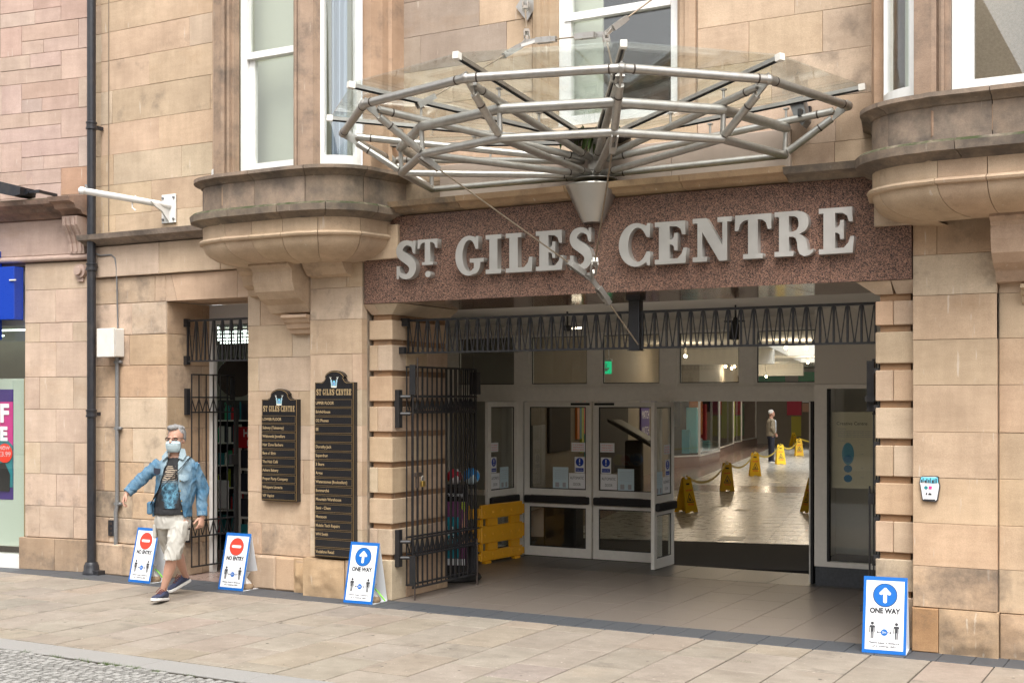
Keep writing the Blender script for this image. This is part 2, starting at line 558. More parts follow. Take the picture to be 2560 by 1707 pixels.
def dup(root, loc, rz, label=None, group=None):
    r = root.copy(); COL.objects.link(r); r.location = loc; r.rotation_euler = (0, 0, rz)
    if label: r['label'] = label
    if group: r['group'] = group
    for ch in list(root.children):
        c = ch.copy(); COL.objects.link(c); c.parent = r
        for g in list(ch.children):
            d = g.copy(); COL.objects.link(d); d.parent = c
    return r

def text_mesh(s, size=.1, width=None, align='CENTER', sx=1.0, bold=0.0):
    """flat text in the xz plane facing -y, centred on the origin"""
    cu = bpy.data.curves.new('text', 'FONT')
    cu.body = s; cu.size = size; cu.align_x = align; cu.align_y = 'CENTER'; cu.offset = bold; cu.resolution_u = 3
    o = bpy.data.objects.new('text', cu)
    COL.objects.link(o)
    dg = bpy.context.evaluated_depsgraph_get()
    me = bpy.data.meshes.new_from_object(o.evaluated_get(dg))
    bpy.data.objects.remove(o); bpy.data.curves.remove(cu)
    xs = [v.co.x for v in me.vertices] or [0]
    k = (width / (max(xs) - min(xs))) if width else sx
    for v in me.vertices: v.co = (v.co.x * k, 0, v.co.y)
    return me

def place_mesh(me, mtx, mat):
    me.transform(mtx)
    me.materials.clear(); me.materials.append(M[mat])
    return me

def text(s, mtx, mat, parent, size=.1, width=None, align='CENTER', name='lettering', sx=1., bold=0., world=True):
    me = place_mesh(text_mesh(s, size, width, align, sx, bold), mtx, mat)
    me.name = name
    return obj(name, me, parent, world=world)

T = Matrix.Translation
def RZ(a): return Matrix.Rotation(a, 4, 'Z')
def RX(a): return Matrix.Rotation(a, 4, 'X')
def vary(c, a=.10, h=.04):
    k = 1 + .65 * random.uniform(-a, a)
    return tuple(max(0, x * k * (1 + random.uniform(-h, h) * .6)) for x in c)
def disc_poly(cx, cz, r, n=28, rz=None): return [(cx + r * math.cos(2 * PI * i / n), cz + (rz or r) * math.sin(2 * PI * i / n)) for i in range(n)]
# ------------------------------------------------------------------ ground
SAND = (.535, .402, .283); PALE = (.555, .438, .325); ORAN = (.530, .380, .254); PINK = (.500, .376, .318); GREY = (.36, .29, .235)
KS, KC = math.sin(YAW), math.cos(YAW)

def stuff(o): o['kind'] = 'stuff'; return o
def structure(o, kind='structure'): o['kind'] = kind; return o

structure(MB().box(-160, 160, -160, 160, -.5, -.09).build('ground', 'joint'))
pav = structure(MB().box(-40, 20, 7.22, 10.44, -.09, -.011).build('pavement', 'joint'))
k = -12
while k < 34:
    xr = -2.34 - .457 * k; xl = xr - .457; k += 1
    y = 7.225 - random.uniform(0, .45)
    while y < 10.03:
        ln = random.choice((.5, .6, .72, .8, .9, .98)); y1 = min(y + ln, 10.035)
        if 10.035 - y1 < .22: y1 = 10.035
        y0 = max(y, 7.225)
        if y1 - y0 > .06 and -14.5 < xl < .6:
            c = vary((.300, .263, .217), .08, .02)
            if random.random() < .22: c = vary((.31, .262, .21), .08)
            if random.random() < .15: c = vary((.285, .252, .212), .08)
            g = .0065
            dz = random.uniform(-.003, .002)
            bm_ = MB()
            bm_.add([(xl + g, y0 + g, -.03), (xr - g, y0 + g, -.03), (xr - g, y1 - g, -.03), (xl + g, y1 - g, -.03),
                     (xl + g, y0 + g, -.004 + dz), (xr - g, y0 + g, -.004 + dz), (xr - g, y1 - g, -.004 + dz), (xl + g, y1 - g, -.004 + dz),
                     (xl + g + .004, y0 + g + .004, dz), (xr - g - .004, y0 + g + .004, dz), (xr - g - .004, y1 - g - .004, dz), (xl + g + .004, y1 - g - .004, dz)],
                    [(0, 1, 5, 4), (1, 2, 6, 5), (2, 3, 7, 6), (3, 0, 4, 7), (4, 5, 9, 8), (5, 6, 10, 9), (6, 7, 11, 10), (7, 4, 8, 11), (8, 9, 10, 11)])
            bm_.build('paving_slab', 'paver', pav, col=c, grime=random.uniform(-.12, .06), fix=False)
        y = y1
# slate edging strip
edge = structure(MB().box(-40, 20, 10.035, 10.62, -.09, -.012).build('edging_strip', 'joint'))
x = -14.0
while x < .4:
    w = .235 * random.choice((1, 1, 1, 1.06, .94)) if x > -8 else random.uniform(.3, .55)
    dz = random.uniform(-.001, .001)
    o = MB().box(x + .003, x + w - .003, 10.042, 10.446 if x > -8.3 else 10.60, -.03, .001 + dz, .003).build('slate_slab', 'slate', edge)
    o.color = (*vary((.12, .125, .14), .2), 1)
    x += w
# kerb
kerb = structure(MB().box(-40, 20, 6.93, 7.22, -.09, -.013).build('kerb', 'joint'))
x = -13.3
while x < 1:
    w = random.uniform(.85, 1.2)
    MB().box(x + .004, x + w - .004, 6.935, 7.218, -.05, -.002, .005).build('kerb_stone', 'kerb', kerb)
    x += w
road = structure(MB().box(-40, 20, -9.5, 6.93, -.09, -.035).build('road', 'joint'))
rest = MB(); row = 0
y = 6.925
sett_me = []
for q in range(7):
    b = bmesh.new(); bmesh.ops.create_cube(b, size=1)
    for v in b.verts:
        v.co = Vector((v.co.x * .074, v.co.y * .072, v.co.z * .05))
        if v.co.z > 0: v.co += Vector((random.uniform(-.008, .008), random.uniform(-.008, .008), random.uniform(-.006, .004)))
    bmesh.ops.bevel(b, geom=[e for e in b.edges if any(v.co.z > 0 for v in e.verts)], offset=.010, segments=2, affect='EDGES')
    me = bpy.data.meshes.new('sett'); b.to_mesh(me); b.free(); me.materials.append(M['sett']); sett_me.append(me)
n_sett = 0
while y > 2.4:
    x = -11.5 + (row % 2) * .04
    while x < .5:
        w = random.uniform(.078, .102)
        px, py = x + w / 2, y - .046 + .02 * math.sin((x + row * .3) * 5.1)
        Zc = -KS * px + KC * py
        tw = random.uniform(-.22, .22)
        zc = -.03 + random.uniform(-.004, .003)
        if Zc > 8.75 and px > -1.26 * py and n_sett < 290:
            o = obj('sett', random.choice(sett_me), road); o.location = (px, py, zc); o.rotation_euler = (0, 0, tw); o.scale = (w / .086, 1.0, 1)
            n_sett += 1
        elif Zc > 3 and -9.6 < px:
            s, c_ = math.sin(tw), math.cos(tw)
            h = .037
            P = [(px + (a * c_ - b_ * s) * h * w / .086, py + (a * s + b_ * c_) * h) for a, b_ in ((-1, -1), (1, -1), (1, 1), (-1, 1))]
            Q = [(px + (a * c_ - b_ * s) * h * .8, py + (a * s + b_ * c_) * h * .8) for a, b_ in ((-1, -1), (1, -1), (1, 1), (-1, 1))]
            rest.add([(*p, zc - .02) for p in P] + [(*p, zc + .012) for p in P] + [(*p, zc + .022) for p in Q],
                     [(0, 1, 5, 4), (1, 2, 6, 5), (2, 3, 7, 6), (3, 0, 4, 7), (4, 5, 9, 8), (5, 6, 10, 9), (6, 7, 11, 10), (7, 4, 8, 11), (8, 9, 10, 11)])
        x += w
    y -= .088; row += 1
stuff(rest.build('sett_paving', 'sett', road, fix=False))
# grass in the joints of the kerb
gb = MB()
for cx, cy, n, sp in ((-7.9, 6.925, 30, .03), (-7.62, 6.925, 40, .04), (-7.30, 6.91, 130, .07), (-7.05, 6.905, 60, .05), (-6.8, 6.9, 30, .04), (-8.25, 6.925, 25, .03), (-6.5, 6.9, 20, .03), (-11.0, 10.05, 60, .04), (-11.25, 10.05, 25, .03), (-6.35, 8.3, 20, .05), (-3.1, 9.3, 25, .05)):
    for i in range(n):
        a = random.uniform(0, 2 * PI); px, py = cx + random.gauss(0, sp), cy + random.gauss(0, .012)
        h = random.uniform(.0, .016); w = .0025
        d = Vector((math.cos(a), math.sin(a), 0)) * random.uniform(.005, .03)
        gb.add([(px - w, py, -.02), (px + w, py, -.02), (px + d.x, py + d.y, h)], [(0, 1, 2)])
stuff(gb.build('grass', 'grass', fix=False))
# chewing gum and litter specks lie on the slabs
gm = MB()
for i in range(70):
    px, py = random.uniform(-12, -.9), random.uniform(7.3, 10.0)
    gm.lathe([(random.uniform(.006, .016), .0), (.004, .0015)], (px, py, .001), 8)
stuff(gm.build('gum_spots', 'gum', fix=False))

# entrance floor
ent = structure(MB().box(-9.0, -2.1, 10.44, 14.42, -.09, -.010).build('entrance_floor', 'joint'))
for i in range(16):
    x1 = -2.28 - .46 * (i - 1); x0 = x1 - .46
    if x1 < -8.7: break
    x1 = min(x1, -2.105)
    y = 10.452 - (i % 2) * .3; j = 0
    while y < 13.42:
        y1 = min(y + .6, 13.42)
        a = max(y, 10.452)
        if y1 - a > .05:
            MB().box(x0 + .002, x1 - .002, a + .002, y1 - .002, -.03, .0 + random.uniform(-.0008, .0008), .002).build('floor_tile', 'entry_tile', ent)
        y = y1
for i in range(11):
    MB().box(-8.9 + i * .58, -8.9 + (i + 1) * .58 - .004, 13.425, 14.40, -.03, .0005, .002).build('floor_tile', 'dark_tile', ent)

# ------------------------------------------------------------------ the shopping centre front
bld = thing('shopping_centre_building', 'honey coloured sandstone building with two bay windows and a wide entrance', 'building', (-4.75, 10.6, 0))

def part(name, mat, mb, parent=bld, **k): return mb.build(name, mat, parent, **k)

def courses(parent, rows, x0, x1, joints, yf, yb, colf, mat='stone', ch=.0028, gap=.0012, grime=None, name='stone_block', jit=.0015):
    """rows: list of z levels, joints: per row a list of x"""
    for i in range(len(rows) - 1):
        xs = [x0] + sorted(j for j in joints[i % len(joints)] if x0 + .08 < j < x1 - .08) + [x1]
        for a, b in zip(xs, xs[1:]):
            c = colf(i, (a + b) / 2)
            y = yf + random.uniform(-.003, .003)
            gr = (grime((a + b) / 2, rows[i]) if grime else random.uniform(-.2, .02)) + random.choice((.0, .0, .03, .06, .10))
            mb = MB().block(a + gap, b - gap, rows[i] + gap, rows[i + 1] - gap, y, yb, ch, jit)
            mb.build(name, mat, parent, col=c, grime=gr, fix=False)

def pick(*cols):
    def f(i, x): return vary(random.choice(cols), .085, .035)
    return f

# back-up walls (mortar) with the real openings
wl = MB()
wl.box(-11.42, -9.0, 10.57, 10.95, 3.40, 9.4)
wl.box(-11.42, -10.24, 10.53, 10.95, 0, 3.40)
WL = part('wall', 'mortar', wl)
up_rows = [4.13, 4.48, 4.83, 5.19, 5.57, 5.92, 6.25, 6.59, 6.95]
up_j = [[-11.3, -10.51], [-11.3, -10.05, -11.1], [-11.3, -10.39], [-11.3, -11.12, -9.63], [-11.3, -10.54], [-11.3, -9.93], [-11.3, -10.45], [-11.3, -10.0]]
courses(WL, [3.93] + up_rows, -11.42, -9.24, [[-11.3, -11.07, -10.11]] + up_j, 10.55, 10.58, pick(SAND, SAND, SAND, PALE), grime=lambda x, z: -.08 if z < 4.1 else random.uniform(-.3, -.05))
# string course and frieze over the shop door
st = MB()
def xprof(mb, prof, x0, x1):
    """prof: list of (y,z) from front bottom round; extruded along x"""
    return mb.prism([(p[0], p[1]) for p in prof], x0, x1, 'x')
xprof(st, [(10.52, 3.76), (10.42, 3.78), (10.37, 3.81), (10.30, 3.83), (10.28, 3.885), (10.52, 3.93)], -11.42, -9.05)
part('string_course', 'stone_moss', st, col=GREY, grime=.42)
for a, b in ((-11.42, -10.3), (-10.296, -9.4), (-9.396, -9.05)):
    part('frieze_block', 'stone', MB().block(a, b, 3.41, 3.76, 10.455, 10.56, .006), col=vary(PALE if b < -9.5 else SAND, .05), grime=-.2)
lo_rows = [.36, .65, .95, 1.29, 1.68, 2.03, 2.39, 2.74, 3.10, 3.405]
lo_j = [[-11.12], [-10.75], [-10.58, -11.2], [-10.75], [-11.0], [-11.0], [-10.8], [-10.76], [-10.4]]
def gr_left(x, z): return (.16 if x < -10.95 else -.02) + (.12 if z < .7 else 0) + random.uniform(-.12, .08)
courses(WL, lo_rows, -11.36, -10.23, lo_j, 10.50, 10.54, pick(SAND, SAND, PALE, ORAN), grime=gr_left, ch=.008)
courses(WL, [0, .355], -11.36, -10.23, [[-10.85]], 10.43, 10.54, pick(SAND, ORAN), grime=lambda x, z: .22, ch=.015, jit=.008)
# lintel over the shop door
for poly in ([(-10.23, 3.105), (-10.07, 3.105), (-10.16, 3.40), (-10.23, 3.40)], [(-10.065, 3.105), (-9.2, 3.105), (-9.2, 3.40), (-10.155, 3.40)], [(-9.195, 3.105), (-9.05, 3.105), (-9.05, 3.40), (-9.195, 3.40)]):
    part('lintel_block', 'stone', MB().prism(poly, 10.50, 11.2), col=vary(SAND, .06), grime=-.05)
# reveals of the shop door
rv = part('reveal', 'mortar', MB().box(-10.6, -10.245, 10.9, 11.22, 0, 3.10))
for i in range(9):
    z0, z1 = ([0] + lo_rows)[i], ([0] + lo_rows)[i + 1]
    for a, b in (((10.52, 10.86), (10.864, 11.21)) if i % 2 else ((10.52, 11.08), (11.084, 11.21))):
        MB().box(-10.30, -10.228, a, b, z0 + .002, z1 - .002, .004).build('stone_block', 'stone', rv, col=vary(ORAN if i % 3 else SAND, .1), grime=.05 if i > 1 else .2)
part('reveal', 'stone', MB().box(-9.05, -8.7, 10.53, 11.2, 0, 3.10), col=SAND, grime=-.1)
# panel between door and pilaster
pn = part('wall', 'mortar', MB().box(-9.04, -8.08, 10.53, 10.9, 0, 9.3).box(-8.09, -7.45, 10.40, 10.9, 0, 3.4))
pn_rows = [.36, .69, 1.02, 1.37, 1.73, 2.09, 2.45, 2.79, 3.11, 3.41]
courses(pn, pn_rows, -9.05, -8.09, [[-8.86], [], [-8.3], [-8.9], [-8.36], [-8.9], [-8.45], [-8.88], [-8.5]], 10.50, 10.54, pick(SAND, SAND, PALE), grime=lambda x, z: .14 if z < .5 else (-.05 if z > 2.8 else -.2))
courses(pn, [0, .355], -9.05, -8.15, [[-8.62, -8.35]], 10.42, 10.54, pick(ORAN, SAND), grime=lambda x, z: .0, ch=.02, jit=.01)
pl_rows = [.40, .70, 1.04, 1.38, 1.74, 2.10, 2.46, 2.81, 3.13, 3.41]
courses(pn, pl_rows, -8.08, -7.43, [[], [-7.6], [], [], [], [-7.55], [], [], [-7.62]], 10.33, 10.42, pick(SAND, PALE, SAND), grime=lambda x, z: .12 if z in (2.81, .40) else -.16)
def rough_block(x0, x1, z0, z1, yf, yb, amp, name, parent, **k):
    nx, nz = 16, 12; v = []; f = []
    for j in range(nz + 1):
        for i in range(nx + 1):
            x = x0 + (x1 - x0) * i / nx; z = z0 + (z1 - z0) * j / nz
            e = min(i, nx - i, 3) / 3 * min(j, nz - j, 3) / 3
            n_ = noise.fractal(Vector((x * 7, 3.1, z * 7)), .7, 2.1, 5)
            v.append((x + (1 - min(1, i * 1, (nx - i))) * 0, yf + .02 * (1 - e) - amp * n_ * (.3 + .7 * e), z))
    for j in range(nz):
        for i in range(nx):
            a = j * (nx + 1) + i; f.append((a, a + 1, a + nx + 2, a + nx + 1))
    mb = MB().add(v, f)
    o = len(mb.v); mb.box(x0, x1, yf + .02, yb, z0, z1)
    return mb.build(name, 'stone', parent, fix=False, smooth=35, **k)
rough_block(-8.14, -7.62, 0.0, .385, 10.27, 10.42, .020, 'base_stone', pn, col=vary((.50, .36, .22), .03), grime=-.15)
rough_block(-8.36, -8.15, 0.0, .35, 10.40, 10.5, .02, 'base_stone', pn, col=(.46, .32, .19), grime=-.1)
courses(pn, [0, .395], -7.615, -7.43, [[]], 10.29, 10.42, pick(SAND), grime=lambda x, z: .05, ch=.012)

# corbels that carry the bays
def corbel(x0, x1):
    P = [(10.5, 3.42), (10.0, 3.42), (9.98, 3.36), (10.03, 3.33), (10.05, 3.30), (10.05, 3.20), (10.09, 3.10), (10.17, 3.03), (10.27, 2.98), (10.33, 2.90), (10.5, 2.88)]
    xprof(MB(), P, x0, x1).build('corbel', 'stone', bld, col=vary(SAND, .05), grime=.02)
    P = [(10.5, 2.875), (10.28, 2.875), (10.27, 2.845), (10.31, 2.835), (10.33, 2.80), (10.36, 2.785), (10.38, 2.74), (10.41, 2.73), (10.43, 2.69), (10.5, 2.68)]
    xprof(MB(), P, x0 + .18, x1).build('corbel', 'stone', bld, col=vary(SAND, .05), grime=.0)
corbel(-8.60, -8.09)
xprof(MB(), [(10.5, 3.40), (10.20, 3.40), (10.22, 3.34), (10.28, 3.30), (10.31, 3.20), (10.38, 3.16), (10.40, 3.10), (10.5, 3.08)], -8.95, -8.605).build('corbel', 'stone', bld, col=SAND, grime=.05)
xprof(MB(), [(10.4, 3.40), (10.14, 3.40), (10.18, 3.33), (10.24, 3.26), (10.4, 3.22)], -8.05, -7.55).build('corbel', 'stone', bld, col=SAND, grime=.02)

# rusticated piers
pr_rows = [0, .45, .76, 1.065, 1.375, 1.68, 1.985, 2.29, 2.60, 2.85]
def pier(x0, x1, sgn):
    """sgn +1: return faces +x (left pier); -1: return faces -x"""
    xb = x1 if sgn > 0 else x0
    p = part('pier', 'stone', MB().box(x0 + .032, x1 - .032, 10.485, 11.5, 0, 2.86), col=(.34, .21, .12), grime=.1)
    for i in range(9):
        z0, z1 = pr_rows[i], pr_rows[i + 1] - (.055 if 0 < i else .05)
        xm = x0 + (x1 - x0) * (.36 if sgn > 0 else .46)
        cs = [(x0, xm), (xm + .004, x1)] if i % 2 == (1 if sgn > 0 else 0) or i == 0 and sgn > 0 else [(x0, x1)]
        ys = (10.452, 10.74, 11.08, 11.5)
        for a, b in cs:
            last = (b == x1) if sgn > 0 else (a == x0)
            MB().box(a, b, 10.452 - (.012 if i == 0 else 0), 10.70 if last else 10.55, z0 + .001, z1, .006).build('stone_block', 'stone', p, col=vary(random.choice((PALE, ORAN, SAND, SAND)), .09), grime=(.12 if i < 2 else -.2) + random.uniform(-.08, .08))
        j0 = 10.704
        for a, b in (((10.704, 11.1), (11.104, 11.5)) if i % 2 else ((10.704, 10.84), (10.844, 11.3), (11.304, 11.5))):
            (MB().box(x1 - .12, x1, a, b, z0 + .001, z1, .006) if sgn > 0 else MB().box(x0, x0 + .12, a, b, z0 + .001, z1, .006)).build('stone_block', 'stone', p, col=vary(random.choice((ORAN, SAND)), .09), grime=(.1 if i < 2 else -.12))
    # splayed capital
    t = .135
    zt, zb = 2.953, 2.852
    for a, b in (((x0 - .01, x0 + .12), (x0 + .125, None)) if sgn > 0 else ((None, x1 - .165), (x1 - .16, x1 + .01))):
        if sgn > 0:
            bot = (a + .02 if b is None else a + .02, x1 if b is None else b + .02); top = (a, (x1 + t) if b is None else b)
        else:
            bot = (x0 if a is None else a + .02, b if a is None else b - .02); top = ((x0 - t) if a is None else a, b)
        if sgn > 0 and b is not None: bot = (a + .045, b + .025)
        far = 11.5 if ((b is None) if sgn > 0 else (a is None)) else 10.62
        v = [(bot[0], 10.452, zb), (bot[1], 10.452, zb), (bot[1], far, zb), (bot[0], far, zb), (top[0], 10.36, zt), (top[1], 10.36, zt), (top[1], far, zt), (top[0], far, zt)]
        MB().add(v, [(0, 3, 2, 1), (4, 5, 6, 7), (0, 1, 5, 4), (1, 2, 6, 5), (2, 3, 7, 6), (3, 0, 4, 7)]).build('capital_block', 'stone', p, col=vary(PALE, .05), grime=-.2)
pier(-7.43, -7.15, 1)
pier(-2.40, -2.095, -1)

# right pilaster and panel beyond it
pw = part('wall', 'mortar', MB().box(-2.08, 2.0, 10.44, 10.9, 0, 9.3))
rp_rows = [.355, .68, 1.02, 1.38, 1.74, 2.11, 2.47, 2.82, 3.14, 3.43]
courses(pw, rp_rows[:8], -2.085, -1.452, [[], [], [], [], [], [], []], 10.36, 10.45, pick(SAND, (.535, .393, .270), SAND), grime=lambda x, z: .20 if z < .4 else -.22)
courses(pw, [2.47, 2.82, 3.14], -2.085, -1.452, [[]], 10.36, 10.45, pick(PALE), grime=lambda x, z: -.05)
courses(pw, [3.14, 3.43], -2.085, -1.452, [[-1.90]], 10.36, 10.45, pick(SAND, ORAN), grime=lambda x, z: .0)
courses(pw, [.345] + rp_rows[1:], -1.445, 1.5, [[-.4], [-.9, .4], [-.3], [-.8, .5]], 10.415, 10.45, pick(SAND, (.535, .393, .270)), grime=lambda x, z: .16 if z < .4 else -.2)
courses(pw, [0, .35], -2.09, -1.885, [[]], 10.335, 10.45, pick((.40, .245, .13)), grime=lambda x, z: .06, ch=.008)
rough_block(-1.88, -1.44, 0, .35, 10.32, 10.45, .012, 'base_stone', pw, col=(.47, .34, .22), grime=.18)
rough_block(-1.43, -.85, 0, .34, 10.36, 10.45, .012, 'base_stone', pw, col=(.46, .33, .22), grime=.16)
rough_block(-.84, -.1, 0, .34, 10.36, 10.45, .012, 'base_stone', pw, col=(.46, .33, .22), grime=.12)
corbel(-1.455, -.6)

# ------------------------------------------------------------------ the bays
ARC = 9
def outline(cx, p, yw=10.56, back=None):
    """plan of the bay pushed out by p, from the wall on the left round to the wall on the right"""
    f, rx, ry, hf, cy = 9.70 - p, max(.02, .48 + p), max(.02, .40 + p), .515, 10.10
    if p < -.36: f = cy - ry
    pts = [(-(1.09 + p), yw)]
    pts += [(-(hf + rx * math.cos(PI / 2 * i / ARC)), cy - ry * math.sin(PI / 2 * i / ARC)) for i in range(ARC + 1)]
    if p > -.3: pts.append((-hf + .004, f - .022))      # the front stands a little forward
    pts += [(-x_, y_) for x_, y_ in reversed(pts)]
    return [(cx + x_, y_) for x_, y_ in pts]

def resample(path, fr):
    """points of a polyline at the given fractions of its length"""
    P = [Vector(p) for p in path]; ln = [0]
    for a, b in zip(P, P[1:]): ln.append(ln[-1] + (b - a).length)
    out = []
    for f in fr:
        s = f * ln[-1]; i = 0
        while i < len(P) - 2 and ln[i + 1] < s: i += 1
        out.append(P[i].lerp(P[i + 1], (s - ln[i]) / max(1e-6, ln[i + 1] - ln[i])))
    return out
def sweep(cx, prof, name, parent, mat='stone', cuts=(), col=(.4, .3, .2), **k):
    """moulded course round the bay, in separate stones with open joints"""
    base = outline(cx, 0)
    cs = [0] + list(cuts) + [1]
    for a, b in zip(cs, cs[1:]):
        a2, b2 = a + (.0009 if a > 0 else 0), b - (.0009 if b < 1 else 0)
        n = max(3, int((b2 - a2) * 56)); fr = [a2 + (b2 - a2) * i / n for i in range(n + 1)]
        rings = [[(q.x, q.y, z) for q in resample(outline(cx, p), fr)] for p, z in prof]
        mb = MB().rings(rings, cap=True, close=False)
        m_ = n + 1
        for e in (0, n):       # close the joint faces
            mb.f.append(tuple(j * m_ + e for j in range(len(prof)))); mb.mi.append(0)
        mb.build(name, mat, parent, smooth=32, col=vary(col, .07, .03), **k)

def arc_pt(cx, side, t, p=0.0):
    """point on the bay corner; t 0 at the return, 1 at the front break"""
    a = PI / 2 * t
    return (cx + side * (.515 + (.48 + p) * math.cos(a)), 10.10 - (.40 + p) * math.sin(a))

def strip(pts, z0, z1, t_in):
    """vertical curved strip of given thickness following plan points (outer), thickness inward along local normal"""
    mb = MB()
    n = len(pts); inner = []
    for i, p in enumerate(pts):
        d = Vector(pts[min(i + 1, n - 1)]) - Vector(pts[max(i - 1, 0)])
        nn = Vector((-d.y, d.x)).normalized()
        inner.append((p[0] + nn.x * t_in, p[1] + nn.y * t_in))
    r = []
    for p, q in zip(pts, inner):
        r.append([(p[0], p[1], z0), (q[0], q[1], z0), (q[0], q[1], z1), (p[0], p[1], z1)])
    return mb.rings(r)

def bay(cx, seen):
    b = part('bay_window', 'stone', MB().rings([[(x_, y_, z) for x_, y_ in outline(cx, -.10)] for z in (3.85, 4.16)], close=False), col=SAND, grime=.1)
    sweep(cx, [(.0, 3.88), (.03, 3.90), (.03, 4.15), (.045, 4.155), (.06, 4.175), (.095, 4.19), (.11, 4.197), (.12, 4.205), (.12, 4.238), (.0, 4.25), (-.3, 4.255)], 'sill_course', b, 'stone_moss', cuts=(.25, .48, .66, .83), col=(.36, .275, .205), grime=.40)
    sweep(cx, [(.03, 3.75), (.045, 3.765), (.08, 3.78), (.10, 3.795), (.15, 3.802), (.16, 3.862), (.135, 3.885), (.02, 3.895), (.0, 3.90)], 'cornice', b, 'stone_moss', cuts=(.2, .42, .58, .72, .86), col=(.34, .27, .20), grime=.46)
    bowl = [(-.62, 3.365), (-.46, 3.367), (-.32, 3.376), (-.20, 3.395), (-.11, 3.425), (-.045, 3.462), (.0, 3.505), (.022, 3.55), (.026, 3.572), (.06, 3.580), (.07, 3.598), (.058, 3.616), (.025, 3.624), (.027, 3.77)]
    sweep(cx, bowl, 'bowl', b, cuts=(.22, .37, .47, .58, .70, .82), col=SAND, grime=-.06)
    # raised blocks on the parapet, jointed front
    for a, c_ in ((-.50, -.1), (-.096, .50)):
        MB().block(cx + a, cx + c_, 3.93, 4.125, 9.652, 9.70, .008).build('parapet_panel', 'stone', b, col=vary((.40, .27, .18), .08), grime=.2)
    Z0, Z1 = 4.245, 7.0
    fr = ('white_paint',)
    # mouldings either side: jambs at the wall, mullions at the break
    for s in (-1, 1):
        x_w, y_w = cx + s * 1.09, 10.56
        a0 = arc_pt(cx, s, .06, .02)
        q = [(x_w, y_w), (x_w - s * .0, 10.34), (x_w - s * .03, 10.32), (x_w - s * .03, 10.22), (a0[0], a0[1] + .03), (a0[0] - s * .10, a0[1] + .03), (x_w - s * .30, 10.55)]
        if s < 0: q = q[::-1]
        MB().prism(q, Z0, Z1, 'z').build('jamb', 'stone', b, col=vary((.44, .305, .205), .04), grime=.08)
        m1 = cx + s * .375
        e = [arc_pt(cx, s, t, .03) for t in (1.0, .86)]
        q = [(m1, 9.78), (m1, 9.70), (m1 + s * .03, 9.70), (m1 + s * .032, 9.665), (m1 + s * .05, 9.655), (m1 + s * .068, 9.665), (m1 + s * .07, 9.695), (m1 + s * .085, 9.695), (m1 + s * .087, 9.655), (m1 + s * .12, 9.65), (e[0][0], 9.655), (e[1][0], e[1][1] + .0), (e[1][0] + s * .015, e[1][1] + .10), (m1 + s * .1, 9.90)]
        if s < 0: q = q[::-1]
        MB().prism(q, Z0, Z1, 'z').build('mullion', 'stone', b, col=vary((.37, .265, .195), .04), grime=.20)
        # curved sash: stiles, bottom rail, glass
        ts = [.10 + (.84 - .10) * i / 8 for i in range(9)]
        pts = [arc_pt(cx, s, t, -.06) for t in ts]
        if s > 0: pts = pts[::-1]
        w = MB()
        r0 = strip(pts, Z0, Z0 + .11, .07).build('sash', fr[0], b)
        n_ = len(pts)
        strip(pts[:2], Z0 + .11, Z1, .07).build('sash_stile', fr[0], b)
        strip(pts[-2:], Z0 + .11, Z1, .07).build('sash_stile', fr[0], b)
        g = [arc_pt(cx, s, t, -.09) for t in ts]
        if s > 0: g = g[::-1]
        strip(g, Z0 + .10, Z1, .008).build('pane', 'glass', b, smooth=40)
        if cx < -5:
            m_ = 60; cp = [arc_pt(cx, s, .22 + .42 * i / m_, -.22 - .022 * math.sin(i * .9) - .012 * math.sin(i * 2.1)) for i in range(m_ + 1)]
            strip(cp if s < 0 else cp[::-1], Z0, Z1, .004).build('curtain', 'curtain', b, smooth=60)
            bp = [arc_pt(cx, s, t, -.42) for t in (-.1, .3, .7, 1.0)]
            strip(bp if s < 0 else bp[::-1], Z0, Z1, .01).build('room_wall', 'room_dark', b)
        else:
            bp = [arc_pt(cx, s, t, -.22) for t in (ts if s < 0 else ts[::-1])]
            strip(bp, Z0, Z1, .01).build('blind', 'room_green', b, smooth=40)
            wp = [arc_pt(cx, s, t, -.19) for t in (.5, .58, .66)]
            strip(wp if s < 0 else wp[::-1], Z0, Z1, .02).build('blind_edge', 'white_paint', b)
    # flat sash window
    xa, xb = cx - .375, cx + .375
    mb = MB().box(xa, xa + .085, 9.80, 9.88, Z0, Z1).box(xb - .03, xb, 9.80, 9.88, Z0, Z1)
    mb.build('window_frame', fr[0], b)
    rail = 5.40 if cx < -5 else 5.5
    MB().box(xa + .085, xb - .03, 9.83, 9.89, Z0, Z0 + .115).box(xa + .086, xa + .15, 9.835, 9.885, Z0 + .116, rail).build('lower_sash', fr[0], b)
    MB().box(xa + .085, xb - .03, 9.79, 9.88, rail, rail + .065).build('meeting_rail', fr[0], b)
    MB().box(xa + .085, xb - .03, 9.855, 9.862, Z0 + .1, Z1).build('pane', 'glass', b)
    # room behind: left, green board set close to catch daylight; right, near black
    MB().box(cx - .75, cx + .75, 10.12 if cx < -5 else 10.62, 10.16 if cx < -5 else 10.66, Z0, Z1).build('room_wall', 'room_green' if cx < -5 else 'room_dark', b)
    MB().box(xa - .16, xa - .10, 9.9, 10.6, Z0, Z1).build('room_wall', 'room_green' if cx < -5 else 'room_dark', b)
    return b
BL = bay(-8.165, True)
BR = bay(-1.315, True)
# slabs behind the ends of the bowls
part('spandrel_block', 'stone', MB().block(-7.35, -6.985, 3.385, 3.72, 10.30, 10.5, .006), col=SAND, grime=.05)
part('spandrel_block', 'stone', MB().block(-2.375, -1.98, 3.385, 3.79, 10.29, 10.5, .006), col=PALE, grime=.1)

